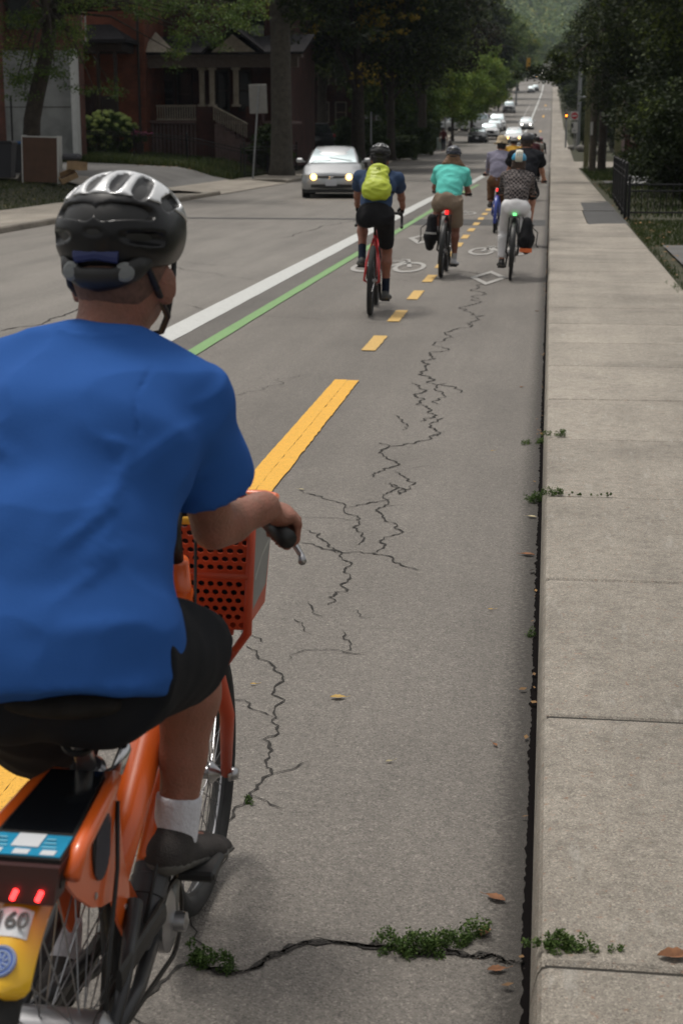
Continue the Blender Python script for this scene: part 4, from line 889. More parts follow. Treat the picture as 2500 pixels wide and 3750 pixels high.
MB().span((at(287,0,wy).x, wy+.49, Zp(-60,wy)), (at(292,0,wy).x, wy+.5, Zp(150,wy))).build('stripe', mat('banner_red', (.32,.05,.05), .7), so)
# houses farther down the left side and one on the right
def simple_house(px0, px1, Y, h, m, label, dep=9):
    x0, x1 = X(px0, Y), X(px1, Y); g_ = G(x0, Y)-.4; o = empty('terraced_house', (0,0,0), label=label, cat='house'); MB().span((x0, Y, g_), (x1, Y+dep, g_+h)).build('wall', m, o)
    mb = MB(); gable(mb, x0, x1, Y-.3, Y+dep+.3, g_+h, (x1-x0)*.3); mb.build('roof', M_roof, o); w = x1-x0
    for k in range(3):
        for z in (1.6, 4.6): win(o, x0+w*(.12+.3*k), x0+w*(.12+.3*k)+w*.16, g_+z, g_+z+1.5, Y-.02, M_cream)
    d = MB().span((x1-.02, Y+2, g_+.4), (x1+.05, Y+2.9, g_+2.5)).build('door', M_trim, o); MB().span((x1+.05,Y+2.7,g_+1.4),(x1+.09,Y+2.78,g_+1.5)).build('door_handle', M_iron, d)
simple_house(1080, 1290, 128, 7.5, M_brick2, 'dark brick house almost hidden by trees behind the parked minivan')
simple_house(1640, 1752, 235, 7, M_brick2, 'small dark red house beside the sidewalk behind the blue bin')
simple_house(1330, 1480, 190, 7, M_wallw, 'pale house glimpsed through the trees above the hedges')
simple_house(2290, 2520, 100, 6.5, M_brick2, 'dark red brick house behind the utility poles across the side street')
simple_house(1790, 1850, 420, 8, M_wallw, 'pale house far up the left side of the road')
# ================================================================== FENCES, SIGNS, POLES
def fence(x0, y0, x1, y1, h, label, step=.13, post=2.4, g_=None, top=True, grp=None):
    a = V(x0, y0, 0); b = V(x1, y1, 0); L_ = (b-a).length; n = max(1, round(L_/post)); zz = lambda p: (g_ if g_ is not None else G(p.x, p.y))
    o = empty('iron_fence', (0,0,0), label=label, cat='fence', group=grp)
    for i in range(n+1):
        p = a.lerp(b, i/n); m2 = MB(); m2.box((p.x, p.y, zz(p)+h/2+.03), (.06,.06,h+.12), bev=.008); m2.lathe((p.x, p.y, zz(p)+h+.09), (0,0,1), [(.03,0),(.045,.03),(.0,.08)], 8); m2.build('post', M_iron, o)
    for i in range(n):
        p, q = a.lerp(b, i/n), a.lerp(b, (i+1)/n); m2 = MB(); zp, zq = zz(p), zz(q)
        for hh in (.12, h-.04, h-.17): m2.tube([V(p.x,p.y,zp+hh), V(q.x,q.y,zq+hh)], .018, 5)
        k = int((q-p).length/step)
        for j in range(1, k):
            r_ = p.lerp(q, j/k); z = zp+(zq-zp)*j/k; m2.tube([V(r_.x,r_.y,z+.05), V(r_.x,r_.y,z+h+.0)], .0095, 4)
        m2.build('panel', M_iron, o)
    return o
fence(X(295,63.5), 63.5, X(880,63.2), 63.2, 1.15, 'low black iron fence running across in front of the hydrangea and the porch house')
fence(X(892,63), 63, -12.15, 75, 1.25, 'black iron fence along the sidewalk behind the silver car', .3)
fence(1.62, 32.4, 5.9, 32.4, .72, 'low black iron fence panel facing the camera on the right lawn', .12, 2.2)
fence(1.56, 32.6, 1.72, 43, .98, 'black iron fence running away beside the right sidewalk', .12, 2.0)
mb = MB(); mb.ring((3.05,32.36,.47), (0,1,0), .15, .018, 24, 6); mb.build('gate_ornament', M_iron, label='dark ring ornament fixed on the right fence panel', cat='ornament')
M_galv = mat('galvanised_steel', (.30,.31,.32), .5, metal=.6, var=.15, vs=8)
M_alu = mat('sign_back_aluminium', (.27,.265,.25), .5, metal=.3, var=.1)
M_sw = mat('sign_white', (.62,.62,.61), .5); M_sr = mat('sign_red', (.50,.02,.03), .45); M_bk = mat('black_plastic', (.012,.012,.012), .5)
p = at(925, 605, 60.3); sgn = empty('road_sign', (p.x, p.y, G(p.x, p.y)), label='blank grey back of a rectangular sign on a thin post before the thick trunk', cat='sign')
q = lambda px, py: at(px, py, 60.3)-V(p.x, p.y, G(p.x, p.y))
MB().tube([V(0,0,0), q(948,312)], .034, 8).build('post', M_galv, sgn)
mb = MB(); c = (q(912,312)+q(976,412))/2; mb.box((c.x, .06, c.z), ((976-912)/5600*61.2, .012, 100/5600*61.2), R=Matrix.Rotation(-.03,3,'Y'), bev=.004); mb.build('sign_plate', M_alu, sgn)
# no entry sign and parking sign on one pole, right
def board(name, parent, px, py, w, h, Y, m, dy=0, o0=V(0,0,0), round_=False):
    c = at(px, py, Y)-o0; mb = MB()
    if round_: mb.lathe((c.x, c.y+dy, c.z), (0,-1,0), [(w/2,0),(w/2,.01)], 28)
    else: mb.box((c.x, c.y+dy, c.z), (w, .02, h), bev=.006)
    return mb.build(name, m, parent)
Y0 = 118; o0 = xy(2101, Y0); ne = empty('no_entry_sign', o0, label='no entry sign, red disc with a white bar, above a white plate', cat='sign')
k = Y0/5600*1.01
MB().tube([V(0,.06,0), V(at(2105,395,Y0).x-o0.x, .06, at(2105,400,Y0).z-o0.z)], .035, 8).build('post', M_galv, ne)
board('sign_plate', ne, 2102, 424, 27*k, 28*k, Y0, M_sw, 0, o0); pl = board('red_disc', ne, 2102, 424, 23*k, 0, Y0, M_sr, -.012, o0, True); board('white_bar', pl, 2102, 424, 16*k, 4.5*k, Y0, M_sw, -.03, o0)
board('sign_plate', ne, 2103, 467, 20*k, 36*k, Y0, M_sw, 0, o0); board('symbol', ne, 2094, 460, 7*k, 16*k, Y0, M_bk, -.014, o0); board('symbol', ne, 2101, 478, 10*k, 4*k, Y0, mat('sign_grey', (.3,.3,.32), .5), -.014, o0)
sp = empty('steel_pole', xy(2114, 121), label='wide grey steel pole with a short arm right behind the no entry sign', cat='pole')
MB().tube([V(0,0,0), V(.02,0,5.2), V(.05,0,8.5)], [.16,.14,.12], 12).build('shaft', M_galv, sp); MB().tube([V(0,-.1,3.9),V(.85,-.12,3.88)], .08, 8).build('arm', M_galv, sp)
M_tsy = mat('signal_yellow', (.55,.30,.02), .5)
def lamp(name, col, es, parent, c, r, ax=(0,-1,0)): return MB().lathe(c, ax, [(r*.9,0),(r,.01),(r*.6,.03),(.001,.04)], 14).build(name, mat('lit_'+name+str(col), (.05,.05,.05), .5, emit=col, es=es), parent)
def signal(px, py, Y, label, lit='red', scale=1, pole=True, yellow=False):
    b = at(px, py, Y); g_ = xy(px, Y); o = empty('traffic_signal', g_, label=label, cat='traffic light'); z = b.z-g_.z
    bm = MB(); bm.box((0,.12,z-.35*scale), (.34*scale,.22*scale,1.05*scale), bev=.04); bm.build('housing', M_tsy if yellow else M_bk, o)
    for i, (nm, c) in enumerate((('red',(1,.03,.01)),('amber',(1,.18,.01)),('green',(.05,.9,.3)))):
        zz = z-.35*scale*i
        if nm == lit: lamp('signal_lamp', c, 9, o, (0,-.0,zz), .13*scale)
        else: MB().lathe((0,.0,zz), (0,-1,0), [(.11*scale,0),(.12*scale,.02)], 12).build('lens', M_bk, o)
        MB().tube([V(-.13*scale,-.1,zz+.02),V(-.09*scale,-.14,zz+.12*scale),V(.09*scale,-.14,zz+.12*scale),V(.13*scale,-.1,zz+.02)], .012, 5).build('visor', M_bk, o)
    if pole: MB().tube([V(.0,.28,0), V(0,.28,z+.3)], .07, 10).build('pole', M_galv, o)
    return o
signal(1848, 283, 262, 'red traffic light on the left corner far up the road', 'red', 1.3)
signal(2070, 415, 126, 'small pedestrian signal glowing orange left of the no entry sign', 'amber', .5)
signal(1926, 220, 268, 'yellow backed traffic signal hanging over the far road', 'none', 1.9, pole=False, yellow=True)
w = MB(); w.tube([at(1700,212,266), at(1850,193,267), at(1926,193,268), at(2060,204,268)], .03, 5); w.build('overhead_cable', M_iron, label='thin span wire crossing the road above the far yellow signal', cat='cable')
w = MB(); w.tube([at(1560,322,150), at(1700,308,160), at(1830,318,165), at(2030,300,170)], .012, 5); w.build('overhead_cable', M_iron, label='thin wire across the street at the height of the far pickup truck', cat='cable')
def pole(px, Y, h, r, label, m, grp=None, lean=0):
    o = empty('utility_pole', xy(px, Y), label=label, cat='pole', group=grp); MB().tube([V(0,0,-.1), V(lean*.5,0,h*.5), V(lean,0,h)], [r*1.1, r, r*.8], 12).build('shaft', m, o); return o
M_pole = mat('weathered_pole_wood', (.10,.085,.065), .95, var=.3, vs=5, bump=.6, bs=20); M_pole2 = mat('mossy_pole_wood', (.12,.12,.06), .95, var=.3, vs=4, bump=.5, bs=20)
o = pole(2171, 76, 9, .16, 'brown utility pole, front one of the pair beyond the right fence', M_pole, 'utility poles on the right'); MB().span((-.16,-.2,1.7),(-.04,-.17,2.3)).build('notice', M_sw, o)
pole(2147, 84, 9, .13, 'greenish utility pole just left of and behind the brown one', M_pole2, 'utility poles on the right')
pole(2205, 78, 8, .2, 'thick dark trunk-like pole right of the brown utility pole', M_bark, 'utility poles on the right')
pole(2262, 84, 8, .17, 'greenish pole at the edge of the dark trees', M_pole2, 'utility poles on the right')
pole(1358, 92, 3.0, .05, 'thin pale post before the trees right of the silver car', M_galv); pole(1305, 88, 2.6, .06, 'thin dark post behind the silver car roof', M_iron)
for i, (px, Y, h, r_, l) in enumerate([(1885,300,5.5,.16,'pale pole beside the far sidewalk'),(1772,215,6,.12,'grey pole near the blue bin'),(1628,140,6,.09,'white slender pole rising behind the parked vans')]): pole(px, Y, h, r_, l, M_galv)
# boulders, planter, concrete pad, bins
M_rock = mat('grey_boulder', (.22,.21,.19), .9, var=.3, vs=4, bump=.5, bs=12)
for i, (px, Y, r_, l) in enumerate([(2128,118,.42,'rounded pale boulder beside the no entry pole'),(2092,122,.3,'small pale boulder left of the no entry pole'),(2185,112,.36,'pale boulder between the utility poles')]):
    s = SDF(.04); rr = random.Random(i)
    s.ell((0,0,r_*.5), (r_, r_*.8, r_*.6)); s.ell((r_*.4,-.1,r_*.4), (r_*.5,r_*.5,r_*.45)); o = sdfobj(s, 'boulder', M_rock, label=l, cat='rock', group='boulders on the right verge'); o.location = xy(px, Y)
mb = MB(); mb.span((2.3,54.3,.1), (3.9,56.2,.2), bev=.02); mb.span((2.5,56.2,.1), (3.9,57.4,.34), bev=.02); mb.build('garden_steps', mat('pale_concrete_step', (.5,.5,.5), .8, var=.15), label='bright pale concrete steps beside the sidewalk before the utility poles', cat='steps')
b0 = xy(1772, 205); bn = empty('blue_bin', b0, label='blue recycling box on the verge by the far left sidewalk', cat='bin'); MB().loft([[V(x*w_,y*w_*.7,z) for x, y in ((-1,-1),(1,-1),(1,1),(-1,1))] for w_, z in ((.42,0),(.55,1.0),(.6,1.0),(.6,1.08))]).build('box', mat('blue_plastic', (.02,.04,.25), .5), bn)
# discarded furniture and bins at the left
M_part = mat('brown_backing_board', (.085,.045,.028), .8, var=.15, vs=5); M_whb = mat('white_laminate', (.50,.50,.48), .5, var=.06); M_lwood = mat('pale_pine', (.33,.22,.12), .7, var=.2, vs=6)
Yc = 42.6; c0 = at(85, 655, Yc); gz_ = G(c0.x+.4, Yc); cb_ = empty('discarded_cabinet', (0,0,0), label='discarded white cabinet turned with its brown back to the street beside the leaning tree', cat='cabinet')
xa, xb_, xc = at(83,600,Yc).x, at(200,600,Yc).x, at(236,600,Yc+.1).x; zt = at(150,492,Yc).z
rot = Matrix.Rotation(math.radians(8), 3, 'Z')
cb_.location = (xa, Yc, gz_-.02); cb_.rotation_euler = (0, math.radians(1.5), math.radians(4)); Wd = xb_-xa+.05; Hh = zt-gz_
MB().span((0,0,.03),(Wd,.02,Hh-.05)).build('back_panel', M_part, cb_)
mb = MB(); mb.span((Wd,-.01,0),(Wd+.03,.5,Hh), bev=.004); mb.span((-.03,-.01,0),(0,.5,Hh), bev=.004); mb.span((0,-.005,Hh-.05),(Wd,.5,Hh-.02)); mb.span((0,.02,.05),(Wd,.5,.08)); mb.build('side_panel', M_whb, cb_)
mb = MB(); 
for px, py, rz_, l in ((250,640,.5,'empty pine drawer leaning against the discarded cabinet'),(282,608,-.3,'pale pine drawer lying on top of the other drawer')):
    p_ = at(px, py, Yc+.2); o = empty('wooden_drawer', (p_.x, p_.y, max(G(p_.x, p_.y), p_.z-.1)), rz_, label=l, cat='drawer'); o.rotation_euler = (.35 if rz_ > 0 else 0, -.4 if rz_ > 0 else .1, rz_); w_, d_, h_ = (.5,.42,.16) if rz_ > 0 else (.42,.4,.22)
    m2 = MB(); m2.span((-w_/2,-d_/2,0),(w_/2,-d_/2+.02,h_)); m2.span((-w_/2,d_/2-.02,0),(w_/2,d_/2,h_)); m2.span((-w_/2,-d_/2+.02,0),(-w_/2+.02,d_/2-.02,h_)); m2.span((w_/2-.02,-d_/2+.02,0),(w_/2,d_/2-.02,h_)); m2.build('side', M_lwood, o)
    MB().span((-w_/2+.02,-d_/2+.02,.01),(w_/2-.02,d_/2-.02,.02)).build('bottom_board', M_part, o)
p_ = at(262, 575, Yc+.7); s = SDF(.03); s.ecap((-.2,0,.1),(.2,0,.1),(0,1,0),.18,.1,.18,.1); o = sdfobj(s, 'cushion', mat('grey_cushion', (.09,.09,.10), .9), label='dark grey cushion lying on the discarded drawers', cat='cushion'); o.location = (p_.x, p_.y, p_.z-.1)
def cart(px, py, Y, col, lid, label, sc=1):
    p_ = at(px, py, Y); o = empty('wheeled_bin', (p_.x, p_.y, G(p_.x, p_.y)), .1, label=label, cat='bin'); m_ = mat('bin_'+str(col), col, .6)
    MB().loft([[V(x*w_,y*w_,z) for x, y in ((-1,-1),(1,-1),(1,1),(-1,1))] for w_, z in ((.24,.05),(.32,.95*sc),(.34,.95*sc),(.34,1.0*sc))]).build('bin_body', m_, o)
    MB().loft([[V(x*w_,y*w_,z) for x, y in ((-1,-1),(1,-1),(1,1),(-1,1))] for w_, z in ((.35,1.0*sc),(.36,1.04*sc),(.3,1.09*sc))]).build('lid', mat('lid_'+str(lid), lid, .5), o)
    for s_ in (-1,1): MB().lathe((s_*.22,.26,.1), (1,0,0), [(.1,-.03),(.1,.03)], 12).build('wheel', M_bk, o)
cart(18, 640, 44.3, (.045,.046,.055), (.03,.03,.035), 'grey wheeled bin cut off by the left picture edge'); cart(68, 600, 48.5, (.03,.03,.034), (.02,.09,.24), 'dark bin with a blue lid behind the discarded cabinet', .95)
pl_ = at(52, 640, 45.5); MB().tube([V(pl_.x, pl_.y, G(pl_.x,pl_.y)), V(pl_.x+.02, pl_.y, at(52,350,45.5).z)], .03, 8).build('metal_post', M_iron, label='thin black post left of the leaning tree trunk', cat='post')
# hydrant-like bollard and pedestrians' things on the far left sidewalk
h0 = xy(1648, 118); hd = empty('fire_hydrant', h0, label='dark fire hydrant at the kerb left of the black parked car', cat='hydrant'); mb = MB(); mb.lathe((0,0,0),(0,0,1),[(.17,0),(.17,.05),(.12,.06),(.12,.55),(.16,.57),(.16,.62),(.12,.64),(.10,.74),(.04,.8)],14); mb.lathe((0,0,.42),(1,0,0),[(.06,-.2),(.06,.2)],10); mb.build('barrel', mat('dark_hydrant', (.05,.03,.03), .5), hd)
u0 = xy(1607, 122); ub = empty('utility_box', u0, label='pale green utility box beside the clipped hedges', cat='box'); MB().box((0,0,.45),(.4,.35,.9),bev=.05).build('cabinet', mat('pale_green_box', (.30,.36,.32), .6), ub)
# ================================================================== CARS
M_tyre = mat('tyre_rubber', (.018,.018,.018), .85, var=.3, vs=30); M_rim = mat('alloy_rim', (.35,.35,.36), .35, metal=.8); M_chrome = mat('chrome', (.6,.6,.62), .15, metal=1); M_wsg = mat('windscreen_glass', (.50,.58,.60), .06, metal=.9); M_plate = mat('number_plate', (.48,.49,.52), .5)
M_int = mat('car_interior', (.02,.02,.022), .9)
def carpaint(name, c, metal=.3): return mat('car_paint_'+name, c, .32, metal=metal, coat=.6)
def make_car(name, loc, rz, paint_, label, cat='car', W=1.76, L_=4.45, Hh=1.44, kind='sedan', lights=True, warm=True, group=None, det=False):
    o = empty(name, loc, rz, label=label, cat=cat, group=group); hw_ = W/2       # front faces -y, origin at front-ground centre
    gc = .2 if kind == 'sedan' else .28; hood = {'sedan': (.70,.90,.98), 'suv': (.88,1.08,1.15), 'pickup': (1.02,1.2,1.28), 'van': (.95,1.12,1.25)}[kind]
    wb0 = 1.0 if kind == 'sedan' else 1.15                # base of windscreen (y)
    # body: half-section rings along y
    st = [(0,.80,gc+.1,hood[0]*.8), (.06,.93,gc+.02,hood[0]*.97), (.25,.985,gc,hood[0]*1.03), (wb0*.6,1,gc,hood[1]), (wb0+.1,1,gc,hood[2]), (L_*.5,1,gc,hood[2]+.02), (L_*.8,.99,gc,hood[2]+.03), (L_-.25,.96,gc+.03,hood[2]), (L_-.03,.88,gc+.12,hood[2]*.93), (L_,.8,gc+.2,hood[2]*.8)]
    rings = []
    for y, w, z0, z1 in st:
        w *= hw_; dz = z1-z0; P = [(.0,z0),(w*.86,z0),(w*.97,z0+.06),(w,z0+dz*.35),(w*.995,z0+dz*.6),(w*.955,z0+dz*.86),(w*.86,z1-.02),(w*.6,z1+.015),(0,z1+.035)]
        cv = lambda x: y+(.22*(abs(x)/hw_)**2.4 if y < .3 else 0)
        rings.append([V(x, cv(x), z) for x, z in P]+[V(-x, cv(x), z) for x, z in P[-2:0:-1]])
    mb = MB(); mb.loft(rings); b = mb.build('body', paint_, o, smooth='a')
    # greenhouse
    yw0, yr0, yr1, yw1 = {'sedan': (wb0, wb0+.85, L_-1.55, L_-.75), 'suv': (wb0+.05, wb0+.65, L_-.6, L_-.2), 'pickup': (wb0+.15, wb0+.7, L_*.62, L_*.66), 'van': (wb0-.1, wb0+.75, L_-.4, L_-.15)}[kind]
    z0 = hood[2]-.02; gr = []
    for y, w, z in ((yw0,.84,z0+.0),((yw0*.5+yr0*.5),.77,(z0+Hh)/2+.03),(yr0,.665,Hh-.03),((yr0+yr1)/2,.66,Hh),(yr1,.64,Hh-.03),(yw1,.8,z0+.02)):
        w *= hw_; zb = z0-.03
        P = [(0,zb),(hw_*.88,zb),(w+ (hw_*.86-w)*.5,(zb+z)/2),(w,z-.05),(w*.9,z),(w*.4,z+.02),(0,z+.025)]
        if z < z0+.1: P = [(0,zb),(hw_*.84,zb),(hw_*.83,zb+.01),(hw_*.82,z-.01),(hw_*.76,z),(w*.4,z+.005),(0,z+.008)]
        gr.append([V(x, y+(.10*(x/hw_)**2 if y <= yr0 else 0), zz) for x, zz in P]+[V(-x, y+(.10*(x/hw_)**2 if y <= yr0 else 0), zz) for x, zz in P[-2:0:-1]])
    mb = MB(); mb.loft(gr); mb.build('roof', paint_, o, smooth='a')
    # windscreen: curved sheet just proud of the greenhouse
    def sheet(yb, zb, yt, zt_, wb, wt, push=.012):
        vs = []; nn = 9
        d_ = V(0, -(zt_-zb), (yt-yb)).normalized()
        for r_ in range(4):
            t = r_/3
            for i in range(nn):
                u = -1+2*i/(nn-1); w = wb+(wt-wb)*t; x = u*w; bow = .035*math.sin(PI*t); vs.append(V(x, yb+(yt-yb)*t+.10*(x/hw_)**2-bow-push*2, zb+(zt_-zb)*t+push+bow*.6))
        return MB().add(vs, [(r_*nn+i, r_*nn+i+1, (r_+1)*nn+i+1, (r_+1)*nn+i) for r_ in range(3) for i in range(nn-1)])
    sheet(yw0+.03, z0+.03, yr0-.02, Hh-.06, hw_*.77, hw_*.615).build('windscreen', M_wsg, o, smooth=True)
    if det:
        wp = MB(); wp.tube([V(.55,yw0-.05,z0+.08), V(-.1,yw0+.03,z0+.17)], .012, 6); wp.tube([V(-.05,yw0-.06,z0+.09), V(-.62,yw0+.02,z0+.075)], .012, 6); wp.build('wiper', M_bk, o)
    for s_ in (-1,1):
        m2 = MB(); yy = [(yw0+.35,z0+.03), (yr0+.12,Hh-.1), (yr1-.05,Hh-.1), (yw1-.3,z0+.03)]
        def side(y, z):
            t = (z-z0)/(Hh-z0); return V(s_*(hw_*(.885-.2*t)+.012), y, z)
        m2.add([side(*q_) for q_ in yy], [(0,1,2,3)]).build('side_window', M_wsg, o)
        mr = MB(); mr.box((s_*(hw_+.10), yw0+.32, z0+.09), (.2,.12,.13), bev=.035); mr.box((s_*(hw_-.0), yw0+.35, z0+.06), (.14,.05,.04)); mr.build('wing_mirror', paint_ if kind != 'pickup' else M_bk, o)
        # headlights
        hz = hood[0]*.86+(.0 if kind == 'sedan' else .0); hl = MB(); q_ = [(.50,-.05),(.93,.0),(.95,.05),(.90,.085),(.52,.035)] if kind == 'sedan' else [(.6,-.08),(.92,-.06),(.94,.08),(.62,.06)]
        yy_ = lambda x: -.015+.235*abs(x/hw_)**2.4+(0 if kind == 'sedan' else -.01)
        n_ = len(q_); vs = [V(s_*x*hw_, yy_(x*hw_)-.012, hz+z) for x, z in q_]+[V(s_*x*hw_, yy_(x*hw_)+.1, hz+z) for x, z in q_]
        hl.add(vs, [tuple(range(n_)), tuple(range(n_, 2*n_))[::-1]]+[(i, (i+1) % n_, n_+(i+1) % n_, n_+i) for i in range(n_)]); hb_ = hl.build('headlight', mat('headlight_lens', (.45,.47,.47), .15, coat=1), o)
        xl_ = .57*hw_ if kind == 'sedan' else .75*hw_
        if lights:
            lamp_m = mat('lit_warm', (.1,.1,.1), .5, emit=(1,.55,.14), es=5) if warm else mat('lit_white', (.1,.1,.1), .5, emit=(1,.93,.8), es=5)
            MB().lathe((s_*xl_, yy_(xl_)-.015, hz+.005), (0,-1,0), [(.088,0),(.083,.012),(.04,.02),(.001,.022)], 16).build('lamp', lamp_m, hb_)
        # wheels
        for wy_ in (.85, L_-.9):
            R_ = .31 if kind == 'sedan' else .37; w_ = MB().lathe((s_*(hw_-.12), wy_, R_), (s_,0,0), [(R_*.62,-.11),(R_*.94,-.11),(R_,-.08),(R_,.08),(R_*.94,.11),(R_*.62,.11)], 26).build('wheel', M_tyre, o, smooth='a')
            MB().lathe((s_*(hw_-.12), wy_, R_), (s_,0,0), [(R_*.62,.06),(R_*.6,.1),(R_*.5,.08),(.06,.1),(.01,.11)], 20).build('rim', M_rim, w_)
    gz0 = hood[0]*.86
    fr = lambda x: .02+.235*abs(x/hw_)**2.4
    def curved(x1, za, zb, y_, m_, nm, th=.02, n_=10, taper=1):
        vs = []
        for i in range(n_+1):
            x = -x1+2*x1*i/n_; k_ = 1-(1-taper)*abs(x/x1)
            zc = (za+zb)/2; hh = (zb-za)/2*k_; vs += [V(x, fr(x)-y_, zc-hh), V(x, fr(x)-y_, zc+hh), V(x, fr(x)+.08, zc+hh), V(x, fr(x)+.08, zc-hh)]
        return MB().add(vs, [(4*i+j, 4*i+(j+1) % 4, 4*i+4+(j+1) % 4, 4*i+4+j) for i in range(n_) for j in range(4)]+[(0,1,2,3),(4*n_+3,4*n_+2,4*n_+1,4*n_)]).build(nm, m_, o)
    if kind == 'sedan':
        curved(.50*hw_, gz0-.04, gz0+.05, .012, M_bk, 'grille', taper=.6); curved(.47*hw_, gz0+.012, gz0+.03, .024, M_chrome, 'grille_bar', taper=.6); curved(.66*hw_, gc+.09, gc+.21, .012+.02, M_bk, 'air_intake', taper=.7); curved(.9*hw_, gc-.04, gc+.05, -.01, M_bk, 'lower_lip')
        MB().box((0, .0, gz0-.015), (.11,.02,.08), bev=.015).build('emblem', M_chrome, o)
    else:
        curved(.56*hw_, gz0-.18, gz0+.12, .012, M_bk, 'grille'); curved(.95*hw_, gc, gc+.2, .03, M_bk if kind != 'pickup' else M_chrome, 'bumper'); MB().box((0,.0,gz0-.02),(.16,.02,.12),bev=.015).build('emblem', M_chrome, o)
    MB().box((0, -.035, gc+.24 if kind == 'sedan' else gc+.26), (.32,.015,.16), bev=.003).build('number_plate', M_plate, o)
    if det:
        pt = bpy.data.curves.new('plate_text', 'FONT'); pt.body = 'BXRW 814'; pt.size = .075; pt.align_x = 'CENTER'; pt.extrude = .001
    mb = MB(); mb.span((-hw_*.8,.5,gc-.03),(hw_*.8,L_-.5,gc+.06)); mb.build('underbody', M_bk, o)
    return o
silver = carpaint('silver', (.42,.43,.44), .7); whitep = carpaint('white', (.66,.67,.68), 0); blackp = carpaint('charcoal', (.03,.032,.036), .3); greyp = carpaint('grey', (.20,.21,.22), .5); darkp = carpaint('dark', (.012,.013,.015), .1)
p = at(1216, 716, 44.5)
make_car('silver_sedan', (p.x-.0, 44.3, .0), math.radians(5), silver, 'silver sedan with both headlights glowing yellow, driving towards the camera behind the lime backpack', W=1.78, det=True)
def pc(name, px, py, Y, paint_, label, kind, lights, warm=True, W=1.78, Hh=1.44, L_=4.4, rz=0, grp=None):
    q_ = at(px, py, Y); make_car(name, (q_.x, Y, zr(Y)+.01), rz, paint_, label, kind=kind, lights=lights, warm=warm, W=W, Hh=Hh, L_=L_, group=grp, cat={'sedan':'car','suv':'car','pickup':'truck','van':'van'}[kind])
OG = 'oncoming cars'; PG = 'cars parked along the left kerb'
pc('white_hatchback', 1878, 525, 138, whitep, 'white car with yellow headlights right above the cyclist in the straw hat', 'sedan', True, grp=OG, Hh=1.5)
pc('white_hatchback', 1924, 477, 188, whitep, 'white car with white headlights following the first white car', 'sedan', True, False, grp=OG, Hh=1.5)
pc('charcoal_sedan', 1745, 522, 145, blackp, 'charcoal sedan at the front of the row parked along the left kerb', 'sedan', False, grp=PG)
pc('white_suv', 1788, 505, 152, whitep, 'white sport utility car parked right behind the charcoal sedan', 'suv', False, Hh=1.62, W=1.85, grp=PG)
pc('grey_sedan', 1808, 478, 172, greyp, 'pale grey car between the white sport utility car and the white minivan', 'sedan', False, Hh=1.5, grp=PG)
pc('white_minivan', 1817, 470, 181, whitep, 'tall white minivan at the rear of the row parked along the left kerb', 'van', False, Hh=1.95, W=1.95, L_=5, grp=PG)
pc('pickup_truck', 1861, 411, 250, greyp, 'silver grey pickup truck driving down the middle of the far road', 'pickup', False, Hh=1.85, W=1.98, L_=5.4)
pc('white_van', 1943, 340, 420, whitep, 'distant white van beyond the far crosswalk', 'van', False, Hh=1.9, W=1.9)
pc('grey_hatchback', 1959, 336, 432, greyp, 'distant grey car half hidden behind the distant white van', 'suv', False, Hh=1.7)
pc('dark_suv', 1955, 293, 530, darkp, 'very distant dark car with one bright yellow lamp', 'suv', True, Hh=1.7)
pc('dark_sedan', 1978, 280, 575, darkp, 'most distant dark car with two pale headlights', 'sedan', True, False)
pc('white_suv', 1942, 285, 550, whitep, 'very distant pale car behind the dark one with the yellow lamp', 'suv', False, Hh=1.7)
pc('white_sedan', 1960, 268, 600, whitep, 'tiny white car at the very end of the visible road', 'van', False, Hh=1.8)
# vans parked off the street at the left behind the trees
for px, Y, l in ((1610,172,'white van parked sideways among the trees left of the row of cars'),(1655,178,'white car parked beside the van among the left trees')):
    g_ = xy(px, Y); make_car('white_van', (g_.x, Y, g_.z), math.radians(-60), whitep, l, 'van', kind='van', Hh=1.9, W=1.9, lights=False)
# minivan seen from behind in the driveway
g_ = V(at(1140,500,90).x, 0, 0); mv = make_car('black_minivan', (-17.4, 90.5, G(-15.2,90)+.02), math.radians(-78), carpaint('black', (.02,.022,.025), .2), 'black minivan standing across behind the fence, its red tail light to the right', 'van', kind='van', Hh=1.78, W=1.95, L_=4.9, lights=False)
for s_ in (-1,1): MB().box((s_*.86,4.86,1.08),(.16,.14,.2),bev=.04).build('tail_light', mat('tail_red', (.3,.02,.03), .3), mv)
